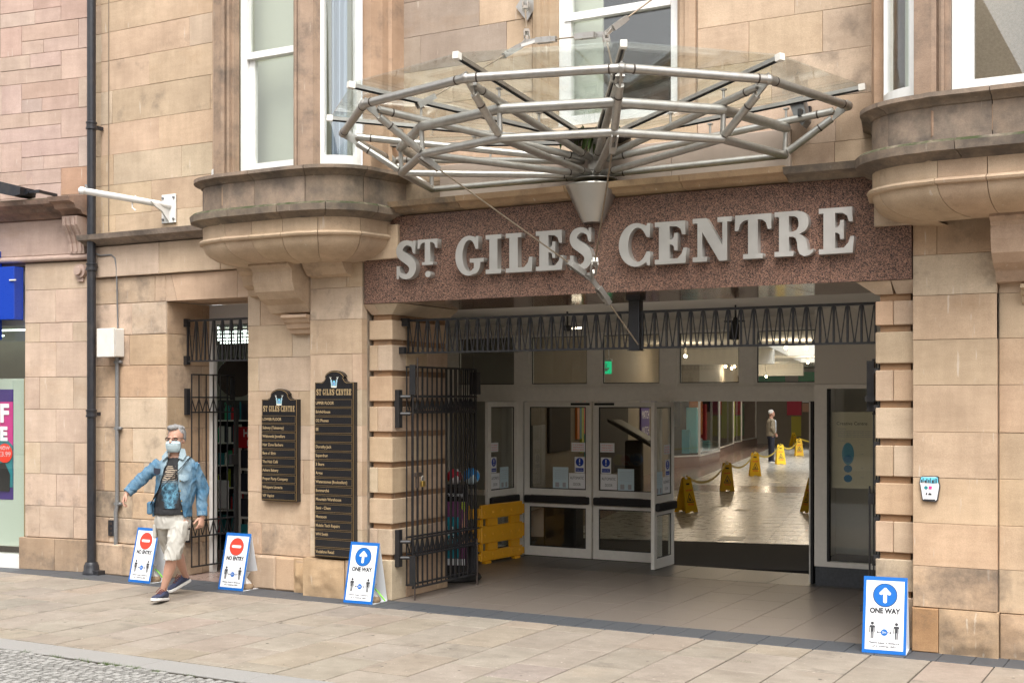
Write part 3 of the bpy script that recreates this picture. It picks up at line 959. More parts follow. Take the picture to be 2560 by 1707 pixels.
# ------------------------------------------------------------------ upper wall between the bays
uw = part('wall', 'mortar', MB().box(-7.2, -5.6, 10.57, 10.9, 3.5, 9.4).box(-3.98, -2.2, 10.57, 10.9, 3.5, 9.4).box(-5.6, -3.98, 10.57, 10.9, 3.5, 4.55).box(-5.6, -3.98, 10.57, 10.9, 7.0, 9.4).box(-9.3, -7.2, 10.57, 10.9, 7.0, 9.4).box(-2.2, 2, 10.57, 10.9, 7.0, 9.4))
cr = [3.96, 4.15, 4.53, 4.91, 5.26, 5.61, 5.96, 6.3, 6.65, 7.0]
courses(uw, cr, -7.08, -5.62, [[-6.3], [-6.6], [-6.95, -6.0], [-6.5], [-6.88, -5.9], [-6.2], [-6.7, -5.85], [-6.4]], 10.55, 10.58, pick(SAND, SAND, PALE, GREY), grime=lambda x, z: .10 if z < 4.5 else -.2)
courses(uw, cr, -3.97, -2.43, [[-2.76], [-2.75], [-3.3], [-2.86, -3.5], [-3.1], [-3.79], [-2.9], [-3.2]], 10.55, 10.58, pick(SAND, PALE, SAND), grime=lambda x, z: .14 if (x > -2.9 and 4.4 < z < 5) else -.2)
courses(uw, cr[:3], -5.615, -3.975, [[-4.8], [-4.6]], 10.55, 10.58, pick(SAND, PALE), grime=lambda x, z: .0)
for x0, x1, s in ((-5.60, -5.36, 1), (-4.17, -3.98, -1)):
    q = [(x0, 10.60), (x0, 10.52), (x0 + .05, 10.50), (x0 + .09, 10.50), (x0 + .10, 10.53), (x0 + .15, 10.53), (x0 + .16, 10.56), (x1, 10.58), (x1, 10.75), (x0, 10.75)]
    if s < 0: q = [(x0 + x1 - a, b) for a, b in reversed(q)]
    part('jamb', 'stone', MB().prism(q, 4.55, 7.0, 'z'), col=vary((.46, .335, .24), .03), grime=-.25)
cw = part('window', 'white_paint', MB().box(-5.36, -5.24, 10.60, 10.68, 4.62, 7.0).box(-4.24, -4.17, 10.60, 10.68, 4.62, 7.0).box(-5.36, -4.17, 10.585, 10.70, 4.54, 4.64))
MB().box(-5.30, -4.24, 10.585, 10.66, 5.53, 5.60).build('meeting_rail', 'white_paint', cw)
MB().box(-5.25, -4.23, 10.64, 10.648, 4.63, 7.0).build('pane', 'glass', cw)
MB().box(-5.30, -5.0, 10.80, 10.82, 4.6, 7.0).build('blind', 'room_green', cw)
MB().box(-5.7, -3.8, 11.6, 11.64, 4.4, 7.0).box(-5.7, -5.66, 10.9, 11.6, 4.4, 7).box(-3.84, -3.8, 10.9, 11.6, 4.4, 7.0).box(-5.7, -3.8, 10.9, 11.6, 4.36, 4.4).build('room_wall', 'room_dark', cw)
# pale metal panel under the canopy
for a, b in ((-6.62, -5.5), (-5.496, -4.2), (-4.196, -3.12)):
    part('cladding_panel', 'panel_beige', MB().box(a, b, 10.50, 10.56, 3.955, 4.29, .004))
# string course over the fascia
xs = [-7.02, -6.25, -5.1, -4.0, -3.08]
for a, b in zip(xs, xs[1:]):
    xprof(MB(), [(10.55, 3.80), (10.38, 3.80), (10.34, 3.82), (10.27, 3.825), (10.24, 3.86), (10.19, 3.87), (10.17, 3.92), (10.55, 3.955)], a + .003, b - .003).build('string_course', 'stone_moss', bld, col=vary((.44, .31, .19), .07), grime=.10 if a > -7 else .4)
xprof(MB(), [(10.55, 3.79), (10.30, 3.80), (10.27, 3.83), (10.16, 3.845), (10.13, 3.90), (10.55, 3.96)], -3.077, -2.36).build('string_course', 'stone_moss', bld, col=(.33, .26, .19), grime=.46)

# granite soffit, entrance ceiling, passage walls
for i in range(5):
    a = -7.43 + i * 1.07
    part('soffit_panel', 'granite', MB().box(a + .002, a + 1.068, 10.452, 11.5, 2.957, 3.0, .002))
part('ceiling', 'ceiling_paint', MB().box(-9.2, -1.9, 11.5, 14.5, 2.975, 3.05))
part('passage_wall', 'plaster', MB().box(-9.1, -9.0, 11.24, 14.4, 0, 2.975).box(-2.3, -2.2, 11.5, 14.5, 0, 2.975))
part('roof', 'asphalt_roof', MB().box(-11.4, 2, 10.9, 14.6, 9.2, 9.4))
# ------------------------------------------------------------------ neighbouring building on the left (slightly turned)
nb = thing('neighbouring_building', 'pink sandstone building with a shop window left of the drainpipe', 'building', (-11.42, 10.5, 0), R(8.5), world=False)
def npart(name, mat, mb, parent=nb, **k): return mb.build(name, mat, parent, world=False, **k)
nw = npart('wall', 'mortar_pink', MB().box(-7, 0, .03, .5, 3.6, 9.6).box(-.95, 0, .03, .5, 0, 3.6))
def nblock(a, b, z0, z1, col, yf=0, grime=None, ch=.004):
    MB().block(a + .0018, b - .0018, z0 + .0018, z1 - .0018, yf + random.uniform(-.003, .003), .04, ch, .0015).build('stone_block', 'stone', nw, col=vary(col, .09, .04), grime=random.uniform(-.3, -.05) if grime is None else grime, fix=False, world=False)
# snecked courses: period .70 m high
for rep in range(-1, 3):
    z = 5.41 + .69 * (rep - 1) + .0
    off = random.uniform(-.05, .05)
    def pk(): return random.choice((PINK, PINK, (.495, .365, .305), (.495, .385, .33), (.485, .35, .29)))
    for base in (-3.9, -2.6, -1.32, ):
        b = base + off if base < -1.4 else base
        e = b + 1.28
        z0, z1, z2, z3, z4 = z, z + .16, z + .35, z + .52, z + .69
        # lower pair: long with two shorts beside a tall block; upper pair mirrored
        nblock(b, b + .32, z0, z2, pk())
        nblock(b + .32, e - .09 - .04, z1, z2, pk())
        m = b + random.uniform(.62, .78)
        nblock(b + .32, m, z0, z1, pk()); nblock(m, e - .13, z0, z1, pk())
        nblock(e - .13, e, z0, z2, pk())
        nblock(b, b + .90, z2, z3, pk()) if random.random() < .5 else (nblock(b, b + .52, z2, z3, pk()), nblock(b + .52, b + .90, z2, z3, pk()))
        m = b + random.uniform(.40, .65)
        nblock(b, m, z3, z4, pk()); nblock(m, b + .90, z3, z4, pk())
        nblock(b + .90, e, z2, z4, pk())
nblock(-1.32, -.93, 4.55, 4.72, PINK); nblock(-.93, -.42, 4.55, 4.72, PINK); nblock(-.42, 0, 4.40, 4.72, (.43, .275, .2))
nblock(-1.32, -.8, 4.40, 4.55, PINK); nblock(-.8, -.42, 4.40, 4.55, PINK); nblock(-2.6, -1.32, 4.40, 4.72, PINK); nblock(-3.9, -2.6, 4.40, 4.72, PINK)
lr = [0.38, .75, 1.13, 1.50, 1.89, 2.27, 2.68, 2.91, 3.30, 3.62]
ljn = [[-.73, -.24], [-.49], [-.72, -.23], [-.49], [-.73, -.24], [-.49], [-.73, -.25], [-.5], []]
LPINK = (.53, .415, .325)
for i in range(9):
    xs_ = [-.95] + ljn[i] + [0]
    for a, b in zip(xs_, xs_[1:]):
        nblock(a, b, lr[i], lr[i + 1], random.choice((LPINK, (.535, .42, .32), (.525, .41, .315))), grime=(.10 if i < 2 else -.25) + random.uniform(-.05, .05))
nblock(-1.0, -.48, 0, .375, (.40, .29, .20), -.045, .12); nblock(-.48, .0, 0, .375, (.40, .29, .20), -.045, .12)
xprof2 = lambda prof, a, b: MB().prism(prof, a, b, 'x')
npart('cornice', 'stone_moss', xprof2([(.03, 4.12), (-.05, 4.13), (-.09, 4.17), (-.17, 4.19), (-.20, 4.23), (-.30, 4.26), (-.32, 4.31), (.03, 4.39)], -7, -.30), col=(.36, .24, .185), grime=.32)
npart('cornice', 'stone_moss', xprof2([(.03, 4.13), (-.13, 4.15), (-.17, 4.19), (-.25, 4.20), (-.28, 4.25), (-.36, 4.27), (-.38, 4.32), (.03, 4.40)], -.297, 0), col=(.37, .25, .19), grime=.28)
npart('console', 'stone', xprof2([(.03, 4.12), (-.20, 4.12), (-.19, 4.02), (-.12, 3.92), (-.08, 3.82), (-.07, 3.70), (.03, 3.68)], -.24, -.03), col=PINK, grime=.02)
for q in (-.20, -.135, -.07):
    npart('moulding', 'stone', xprof2([(-.10, 4.10), (-.215, 4.10), (-.205, 4.01), (-.135, 3.91), (-.095, 3.81), (-.085, 3.72), (-.05, 3.72)], q - .014, q + .014), col=PINK, grime=.0)
npart('frieze', 'stone', MB().block(-7, -.25, 3.70, 4.12, -.02, .04, .01), col=PINK, grime=-.1)
npart('moulding', 'stone', MB().tube([(-7, -.03, 3.665), (.0, -.03, 3.665)], .035, 10), col=PINK, grime=-.05, smooth=40)
npart('rosette', 'stone', MB().tube([(-.12, .03, 3.50), (-.12, -.05, 3.50)], [.085, .08], 20).tube([(-.12, -.05, 3.50), (-.12, -.085, 3.50)], [.05, .045], 16).box(-.16, -.08, -.03, .03, 3.38, 3.43), col=PINK, grime=.0, smooth=40)
# shop window of the neighbour
sw = npart('shop_window', 'shop_white', MB().box(-7, -.955, -.03, .25, 0, .145).box(-7, -.955, .16, .22, 2.9, 3.6))
npart('pane', 'glass', MB().box(-7, -.96, .10, .11, .145, 2.95), sw)
npart('post', 'alu', MB().box(-1.0, -.96, .08, .16, .145, 2.95), sw)
npart('inner_wall', 'shop_inner', MB().box(-7, -.955, 1.9, 1.95, 0, 3.2), sw)
npart('inner_ceiling', 'shop_inner', MB().box(-7, -.955, .2, 1.95, 2.98, 3.0), sw)
npart('inner_floor', 'dark', MB().box(-7, -.955, .2, 1.95, 0.0, .1), sw)
npart('inner_side', 'dark', MB().box(-.952, -.92, .2, 1.95, .1, 3.0), sw)
for q in range(5):
    npart('tube_light', 'lamp_tube', MB().box(-2.6, -1.05, .5 + q * .28, .53 + q * .28, 2.93 - q * .05, 2.95 - q * .05), sw)
sg = thing('shop_fascia_sign', 'bright blue box sign above the shop window at the left edge', 'shop sign', (-11.42, 10.5, 0), R(8.5), world=False)
npart('panel', 'blue_fascia', MB().box(-1.28, -.965, -.16, .0, 2.95, 3.575, .006), sg)
npart('panel', 'blue_fascia', MB().box(-1.24, -1.215, -.175, -.161, 3.05, 3.45, .004), sg)
npart('end_panel', 'blue_fascia', MB().box(-6, -1.285, -.22, .0, 2.72, 3.78, .006), sg)
npart('hook', 'alu', MB().box(-1.02, -.93, -.18, -.165, 3.405, 3.42), sg)
# promotional poster in a cream frame behind the neighbour's glass
ps = thing('window_poster', 'pink, teal and purple sale poster in a cream frame in the shop window', 'poster', (-11.42, 10.5, 0), R(8.5), world=False)
npart('frame', 'pale_green', MB().box(-2.2, -1.075, .13, .15, .24, 2.26), ps)
npart('edge', 'wood_edge', MB().box(-1.072, -1.045, .125, .155, .24, 2.26), ps)
npart('print', 'purple', MB().box(-2.2, -1.235, .124, .129, .80, 2.13), ps)
npart('print', 'pink', MB().prism([(-2.2, 1.45), (-1.43, 1.62), (-1.235, 1.45), (-1.235, 1.98), (-2.2, 1.98)], .119, .123), ps)
npart('print', 'teal', MB().prism([(-2.2, .95), (-1.235, .95), (-1.235, 1.45), (-1.43, 1.62), (-2.2, 1.45)], .114, .118), ps)
npart('print', 'dark', MB().prism([(-2.2, .90), (-1.28, .90), (-1.27, 1.1), (-1.35, 1.24), (-2.2, 1.22)], .109, .113), ps)
text('OFF', T((-1.285, .107, 1.83)), 'print_white', ps, .30, align='RIGHT', world=False, bold=.012)
text('SAVE', T((-1.31, .107, 1.585)), 'print_white', ps, .22, align='RIGHT', world=False, bold=.012)
npart('sticker', 'sign_red', MB().prism(disc_poly(-1.345, 1.36, .115), .102, .107), ps)
text('NOW', T((-1.345, .100, 1.42)), 'print_white', ps, .06, world=False, bold=.002)
text('£3.99', T((-1.345, .100, 1.345)), 'print_white', ps, .085, world=False, bold=.002)

# floodlight on the neighbour's cornice
fl = thing('floodlight', 'black floodlight on an arm above the mossy cornice', 'floodlight', (-11.42, 10.5, 0), R(8.5), world=False)
FL = [npart('housing', 'black_pipe', MB().prism([(-1.20, 4.53), (-1.0, 4.54), (-.70, 4.46), (-.71, 4.375), (-.80, 4.36), (-1.0, 4.40), (-1.14, 4.47)], -.42, -.16), fl)]
FL += [npart('arm', 'black_pipe', MB().box(-.72, -.53, -.31, -.27, 4.40, 4.435).box(-.57, -.53, -.29, .0, 4.402, 4.433), fl)]
FL += [npart('hinge', 'black_pipe', MB().tube([(-.70, -.33, 4.415), (-.70, -.24, 4.415)], .03, 12), fl)]
for o in FL: o.data.transform(T((.06, 0, -.01)))

# ------------------------------------------------------------------ things on the facade
dp = thing('drainpipe', 'tall black iron drainpipe between the pink and honey coloured buildings', 'drainpipe', (-11.27, 10.38, 0))
dp_x, dp_y = -11.27, 10.38
MB().tube([(dp_x, dp_y, .0), (dp_x, dp_y, 9.3)], .050, 16).build('pipe', 'black_pipe', dp, smooth=50)
for z in (5.10, 3.48, 1.80):
    MB().lathe([(.050, 0), (.064, .006), (.064, .028), (.057, .032), (.057, .068), (.064, .072), (.064, .088), (.050, .094)], (dp_x, dp_y, z), 16).build('collar', 'black_pipe', dp, smooth=40)
MB().lathe([(.10, 0), (.10, .03), (.085, .05), (.085, .10), (.065, .14)], (dp_x, dp_y, 0), 16).box(dp_x + .02, dp_x + .16, dp_y - .05, dp_y + .06, 0, .05).build('shoe', 'black_pipe', dp, smooth=40)
for z in (5.10, 3.5, 1.8): MB().box(dp_x - .02, dp_x + .02, dp_y, dp_y + .16, z + .02, z + .06).build('bracket', 'black_pipe', dp)

bx = thing('meter_box', 'white weathered meter box with grey conduit on the wall beside the drainpipe', 'meter box', (-11.03, 10.40, 2.5))
MB().box(-11.13, -10.87, 10.36, 10.50, 2.49, 2.81, .008).build('body', 'box_white', bx)
MB().box(-11.135, -10.865, 10.33, 10.357, 2.487, 2.813, .006).build('lid', 'box_white', bx)
MB().tube([(-10.965, 10.46, 0.02), (-10.965, 10.46, .72), (-10.955, 10.47, .80), (-10.955, 10.47, 2.49)], .024, 10).build('conduit', 'conduit', bx, smooth=50)
MB().tube([(-11.32, 10.42, 3.72), (-11.2, 10.44, 3.66), (-11.03, 10.45, 3.66), (-10.97, 10.45, 3.62), (-10.955, 10.46, 3.5), (-10.955, 10.48, 2.82)], .009, 8).build('cable', 'conduit', bx, smooth=50)
for z in (2.42, 1.66, .80, .26): MB().box(-10.99, -10.90, 10.45, 10.50, z, z + .03).ball((-10.90, 10.46, z + .015), .02).build('clip', 'conduit', bx)
vt = thing('wall_vent', 'small black cast iron vent low on the wall behind the conduit', 'vent', (-11.065, 10.5, .44))
MB().box(-11.115, -11.02, 10.484, 10.50, .44, .62).build('plate', 'black_pipe', vt)
for q in range(3): MB().tube([(-11.067, 10.484, .47 + q * .055), (-11.067, 10.478, .47 + q * .055)], .016, 10).build('boss', 'rust_iron', vt)
cb = MB()
cb.tube([(-11.17, 10.545, 3.95), (-11.17, 10.545, 7.5)], .007, 6)
tag(cb.build('cable', 'cable'), 'thin brown cable clipped up the wall right of the drainpipe', 'cable')

# white banner arm
fa = thing('banner_arm', 'white metal banner arm on a bolted plate sticking out of the wall', 'banner arm', (-10.22, 10.5, 4.1))
MB().box(-10.33, -10.12, 10.53, 10.546, 3.98, 4.30, .003).build('plate', 'white_paint', fa)
MB().tube([(-10.21, 10.53, 4.17), (-10.29, 10.25, 4.185), (-10.52, 9.56, 4.225)], .035, 14).ball((-10.52, 9.56, 4.225), .042, 12, 8).build('pole', 'white_paint', fa, smooth=50)
MB().prism([(10.53, 3.99), (10.53, 4.14), (10.26, 4.185), (10.32, 4.14), (10.42, 4.10)], -10.235, -10.215, 'x').build('gusset', 'white_paint', fa)
for a, b in ((-10.305, 4.02), (-10.145, 4.02), (-10.305, 4.26), (-10.145, 4.26)): MB().tube([(a, 10.53, b), (a, 10.515, b)], .014, 8).build('bolt', 'conduit', fa)
MB().tube([(-10.33, 10.14, 4.24), (-10.36, 10.12, 4.17), (-10.34, 10.10, 4.10), (-10.30, 10.11, 4.07)], .008, 6).build('hook', 'white_paint', fa)
MB().tube([(-10.51, 9.60, 4.29), (-10.49, 9.60, 4.25)], .012, 6).build('hook', 'conduit', fa)

# ------------------------------------------------------------------ slab serif letters
def arc(cx, cz, rx, rz, a0, a1, n=18): return [(cx + rx * math.cos(R(a0 + (a1 - a0) * i / n)), cz + rz * math.sin(R(a0 + (a1 - a0) * i / n))) for i in range(n + 1)]
def crom(P, n=6):
    out = []
    for i in range(len(P) - 1):
        p0, p1, p2, p3 = P[max(i - 1, 0)], P[i], P[i + 1], P[min(i + 2, len(P) - 1)]
        for k in range(n):
            t = k / n
            out.append(tuple(.5 * ((2 * b) + (-a + c) * t + (2 * a - 5 * b + 4 * c - d) * t * t + (-a + 3 * b - 3 * c + d) * t ** 3) for a, b, c, d in zip(p0, p1, p2, p3)))
    out.append(tuple(P[-1])); return out
def glyph(ch):
    if ch == 'I': return [[(0, 0), (.42, 0), (.42, .11), (.32, .11), (.32, .89), (.42, .89), (.42, 1), (0, 1), (0, .89), (.1, .89), (.1, .11), (0, .11)]], []
    if ch == 'L': return [[(0, 0), (.73, 0), (.75, .37), (.66, .37), (.62, .23), (.52, .12), (.34, .115), (.34, .89), (.44, .89), (.44, 1), (0, 1), (0, .89), (.1, .89), (.1, .11), (0, .11)]], []
    if ch == 'E': return [[(0, 0), (.74, 0), (.77, .36), (.69, .36), (.65, .23), (.55, .12), (.36, .115), (.36, .455), (.42, .445), (.46, .40), (.47, .31), (.55, .31), (.55, .72), (.47, .72), (.46, .63), (.42, .58), (.36, .565), (.36, .885), (.52, .88), (.62, .81), (.66, .68), (.74, .68), (.73, 1), (0, 1), (0, .89), (.1, .89), (.1, .11), (0, .11)]], []
    if ch == 'T': return [[(.19, 0), (.63, 0), (.63, .11), (.52, .11), (.52, .885), (.62, .87), (.70, .79), (.74, .65), (.82, .65), (.81, 1), (.01, 1), (0, .65), (.08, .65), (.12, .79), (.2, .87), (.30, .885), (.30, .11), (.19, .11)]], []
    if ch == 'N': return [[(0, 0), (.36, 0), (.36, .11), (.24, .11), (.24, .68), (.66, 0), (.86, 0), (.86, .89), (.97, .89), (.97, 1), (.62, 1), (.62, .89), (.74, .89), (.74, .36), (.34, 1), (0, 1), (0, .89), (.12, .89), (.12, .11), (0, .11)]], []
    if ch == 'R':
        o = [(0, 0), (.46, 0), (.46, .11), (.35, .11), (.35, .43), (.44, .43), (.51, .39), (.545, .30), (.56, .14), (.61, .03), (.71, -.02), (.84, 0), (.93, .07), (.93, .14), (.86, .105), (.80, .13), (.79, .25), (.75, .37), (.67, .45), (.60, .485)] + crom([(.60, .485), (.72, .54), (.80, .63), (.82, .74), (.79, .87), (.70, .96), (.55, 1.0)], 4) + [(0, 1), (0, .89), (.11, .89), (.11, .11), (0, .11)]
        return [o], [[(.35, .54), (.46, .545), (.54, .58), (.58, .655), (.585, .735), (.56, .83), (.49, .885), (.35, .89)][::-1]]
    if ch == 'C': return [[(.71, 1), (.78, 1), (.78, .67), (.70, .67)] + arc(.47, .5, .235, .41, 46, 314, 24) + [(.70, .33), (.78, .33), (.78, 0), (.71, 0), (.69, .07)] + arc(.43, .5, .43, .52, 304, 56, 30) + [(.69, .93)]], []
    if ch == 'G': return [[(.71, 1), (.79, 1), (.79, .67), (.70, .67)] + arc(.48, .5, .235, .41, 46, 300, 24) + [(.64, .17), (.64, .32), (.50, .32), (.50, .42), (.98, .42), (.98, .32), (.87, .32), (.85, .18), (.78, .07), (.68, .01)] + arc(.46, .5, .46, .52, 295, 58, 30) + [(.69, .93)]], []
    if ch == 'S':
        P = [(.67, .70, .10), (.63, .84, .10), (.53, .925, .13), (.38, .95, .14), (.23, .885, .20), (.165, .76, .23), (.23, .63, .25), (.40, .525, .26), (.56, .415, .26), (.625, .27, .24), (.56, .12, .20), (.42, .05, .14), (.28, .065, .13), (.16, .15, .10), (.115, .30, .10)]
        Q = crom(P, 5); l, r_ = [], []
        for i, (x, z, w) in enumerate(Q):
            a, b = Q[max(i - 1, 0)], Q[min(i + 1, len(Q) - 1)]
            d = Vector((b[0] - a[0], b[1] - a[1])).normalized()
            l.append((x - d.y * w / 2, z + d.x * w / 2)); r_.append((x + d.y * w / 2, z - d.x * w / 2))
        return [l + r_[::-1]], []
    if ch == '.': return [disc_poly(.5, .5, .5, 20)], []
def glyph_mesh(ch, w, h, depth, name='letter'):
    outs, holes = glyph(ch)
    extra = []
    if ch == 'S': extra = [[(.635, 1), (.715, 1), (.715, .66), (.635, .66)], [(.06, 0), (.14, 0), (.15, .34), (.06, .34)]]
    xs_ = [p[0] for o in outs + extra for p in o]; x0, wd = min(xs_), max(xs_) - min(xs_)
    def conv(pl, d):
        cu = bpy.data.curves.new('g', 'CURVE'); cu.dimensions = '2D'; cu.fill_mode = 'BOTH'; cu.extrude = d / 2
        for p in pl:
            sp = cu.splines.new('POLY'); sp.points.add(len(p) - 1); sp.use_cyclic_u = True
            for q, (a, b) in zip(sp.points, p): q.co = ((a - x0) / wd * w, b * h, 0, 1)
        o = bpy.data.objects.new('g', cu); COL.objects.link(o)
        me = bpy.data.meshes.new_from_object(o.evaluated_get(bpy.context.evaluated_depsgraph_get()))
        bpy.data.objects.remove(o); bpy.data.curves.remove(cu); return me
    bm = bmesh.new()
    for i, pl in enumerate([outs + holes] + [[e] for e in extra]):
        me = conv(pl, depth - .003 * (i > 0))
        me.transform(Matrix(((1, 0, 0, 0), (0, 0, -1, .0015 * (i > 0)), (0, 1, 0, 0), (0, 0, 0, 1))))
        bm.from_mesh(me); bpy.data.meshes.remove(me)
    me = bpy.data.meshes.new(name); bm.to_mesh(me); bm.free()
    return me

fs = thing('fascia_sign', 'polished red granite fascia with large raised steel letters above the entrance', 'shop sign', (-4.75, 10.4, 2.96))
for a, b in ((-7.41, -5.66), (-5.66, -4.19), (-4.19, -2.74), (-2.74, -2.09)):
    MB().box(a + .0015, b - .0015, 10.34, 10.45, 2.956, 3.80, .002).build('granite_panel', 'granite', fs)
DEP = .075
LET = [('S', -6.974, -6.742, 3.178, .362), ('T', -6.726, -6.497, 3.297, .246), ('.', -6.638, -6.575, 3.178, .06),
       ('G', -6.296, -5.984, 3.178, .362), ('I', -5.963, -5.797, 3.178, .362), ('L', -5.747, -5.466, 3.178, .362), ('E', -5.431, -5.152, 3.178, .362), ('S', -5.085, -4.861, 3.174, .368),
       ('C', -4.599, -4.302, 3.174, .368), ('E', -4.256, -3.96, 3.176, .366), ('N', -3.906, -3.556, 3.178, .370), ('T', -3.529, -3.211, 3.180, .370), ('R', -3.185, -2.860, 3.183, .370), ('E', -2.813, -2.527, 3.183, .372)]
for ch, a, b, z, h in LET:
    me = glyph_mesh(ch, b - a, h, DEP)
    me.transform(T((a, 10.335 - DEP / 2 + .004, z))); me.materials.append(M['letter_steel'])
    obj('letter', me, fs)

# ------------------------------------------------------------------ directory boards
M['crest_pale'] = flat_mat('pale blue enamel', (.34, .52, .60), .4)
def crest(parent, x, y, z, s):
    q = lambda P: [(x + a * s, z + b * s) for a, b in P]
    MB().prism(q([(-.22, .1), (.22, .1), (.22, .5), (.15, .72), (0, .85), (-.15, .72), (-.22, .5)][::-1]), y - .002, y).build('crest_shield', 'crest_blue', parent)
    MB().prism(q([(-.10, .2), (.10, .2), (.10, .5), (0, .62), (-.10, .5)][::-1]), y - .004, y - .002).build('crest_shield', 'crest_purple', parent)
    for m in (1, -1):
        P = [(.28 * m, .1), (.50 * m, .05), (.52 * m, .4), (.62 * m, .8), (.50 * m, 1.0), (.36 * m, .9), (.30 * m, .5)]
        MB().prism(q(P if m > 0 else P[::-1]), y - .002, y).build('crest_stag', 'crest_pale', parent)
        MB().bar((x + .55 * m * s, y, z + s * .95), (x + .75 * m * s, y, z + s * 1.35), .004).bar((x + .62 * m * s, y, z + s * 1.1), (x + .5 * m * s, y, z + s * 1.3), .004).build('crest_antler', 'crest_white', parent)
    MB().prism(q([(-.45, -.18), (.45, -.18), (.5, .05), (-.5, .05)]), y - .003, y - .0005).build('crest_scroll', 'crest_white', parent)
def directory(label, x0, x1, zb, zs, zt, yb, rows):
    """zs shoulder height, zt top of the arch"""
    t = thing('directory_board', label, 'sign', ((x0 + x1) / 2, yb, zb), group='black directory boards beside the entrance')
    cx, w, yf = (x0 + x1) / 2, x1 - x0, yb - .055
    def outl(i):
        a = (x1 - x0) / 2 - i
        r_ = zt - zs
        right = [(a, zb + i), (a, zs - i * .6), (a - .05, zs - i * .6)] + [(.16 - i * .3 - .03 * k, zs + .015 * k * k - i * .8) for k in range(3)]
        top = [((.12 - i * .4) * math.cos(R(15 + 150 * k / 12)) * 1.05, zt - .085 - i + .085 * math.sin(R(15 + 150 * k / 12))) for k in range(13)]
        P = right + top + [(-p, q) for p, q in reversed(right)]
        return [(cx + p, q) for p, q in P]
    MB().prism(outl(0), yf, yb + .03).build('board', 'board_black', t)
    MB().prism(outl(.008), yf - .003, yf - .0005).build('border', 'gold', t)
    MB().prism(outl(.013), yf - .006, yf - .0035).build('face', 'board_black', t)
    n = len(rows); hd = .245 if n < 12 else .25
    zh = zs - .165
    crest(t, cx, yf - .007, zt - .160, .070)
    # heading in the same slab serif
    s = 'ST GILES CENTRE'; adv = {'I': .5, 'T': .85, ' ': .42}
    tot = sum(adv.get(c, .86) for c in s); k = (w - .05) / tot; x = x0 + .025
    for c in s:
        if c != ' ':
            ww = (adv.get(c, .86) - .17) * k
            me = glyph_mesh(c, ww, .060, .002); me.transform(T((x, yf - .008, zs - .128))); me.materials.append(M['gold_text']); obj('lettering', me, t)
        x += adv.get(c, .86) * k
    rh = (zh - zb - .012) / n
    for i, r_ in enumerate(rows):
        z1 = zh - i * rh; z0 = z1 - rh
        p = MB().box(x0 + .010, x1 - .012, yf - .018, yf - .0065, z0 + .004, z1 - .004).build('row_panel', 'board_black', t)
        e = .0022
        b = MB()
        for q in ((x0 + .012, x1 - .014, z0 + .006, z0 + .006 + e), (x0 + .012, x1 - .014, z1 - .006 - e, z1 - .006), (x0 + .012, x0 + .012 + e, z0 + .0095, z1 - .0095), (x1 - .014 - e, x1 - .014, z0 + .0095, z1 - .0095)):
            b.box(q[0], q[1], yf - .0195, yf - .0182, q[2], q[3])
        b.build('border', 'gold', p)
        if r_: text(r_, T((x0 + .024, yf - .0195, (z0 + z1) / 2)), 'gold_text', p, .042, align='LEFT', sx=.86, bold=.0008)
    return t
directory('shorter black directory board with a crest, hanging left on the plain panel', -8.81, -8.335, .935, 2.005, 2.115, 10.50,
          ['LOWER FLOOR', 'Subway (Takeaway)', 'Witkowski Jewellers', 'Hair Zone Barbers', "Bags o' Elgin", 'The Hub Café', 'Ashers Bakery', 'Proper Party Company', 'Whispers Lingerie', 'VIP Vaping'])
directory('taller black directory board with a crest, on the pilaster beside the entrance', -7.975, -7.485, .41, 2.175, 2.295, 10.33,
          ['UPPER FLOOR', 'BrightHouse', 'O2 Phones', 'EE', '', 'Dorothy Jack', 'Superdrug', '3 Store', 'Argos', 'Waterstones (Booksellers)', 'Bonmarché', 'Mountain Warehouse', 'Semi - Chem', 'Monsoon', 'Mobile Tech Repairs', 'WH Smith', '', 'Vodafone Retail'])

# ------------------------------------------------------------------ plaque on the right pilaster
pq = thing('wall_plaque', 'small tapered white plaque with a black skyline on the right pilaster', 'plaque', (-1.95, 10.36, 1.19))
def shp(i): return [(-2.0 + i, 1.195 + i), (-1.905 - i, 1.19 + i), (-1.89 - i, 1.205 + i), (-1.872 - i, 1.32), (-1.880 - i, 1.345), (-1.885 - i, 1.39 - i), (-1.9 - i, 1.395 - i), (-2.01 + i, 1.392 - i), (-2.025 + i, 1.375 - i), (-2.03 + i, 1.335), (-2.025 + i, 1.32), (-2.008 + i, 1.205 + i)]
MB().prism(shp(0), 10.335, 10.36).build('plate', 'print_dark', pq)
MB().prism(shp(.006), 10.332, 10.3345).build('face', 'sign_white', pq)
MB().prism([(-2.022, 1.345), (-1.99, 1.352), (-1.96, 1.342), (-1.93, 1.335), (-1.886, 1.342), (-1.889, 1.385), (-2.015, 1.384)], 10.330, 10.3315).build('sky_print', 'crest_blue', pq)
sk = MB()
for i, (w_, h_) in enumerate(((.01, .02), (.006, .032), (.012, .016), (.008, .028), (.01, .02), (.006, .034), (.012, .018), (.007, .026), (.01, .03))):
    sk.box(-2.016 + i * .0138, -2.016 + i * .0138 + w_, 10.3285, 10.3298, 1.340, 1.345 + h_)
sk.build('skyline_print', 'print_dark', pq)
MB().prism(disc_poly(-1.978, 1.302, .014, 16), 10.330, 10.3318).build('emblem', 'teal', pq)
MB().prism([(-1.958, 1.29), (-1.935, 1.29), (-1.932, 1.315), (-1.956, 1.315)], 10.330, 10.3318).build('emblem', 'pink', pq)
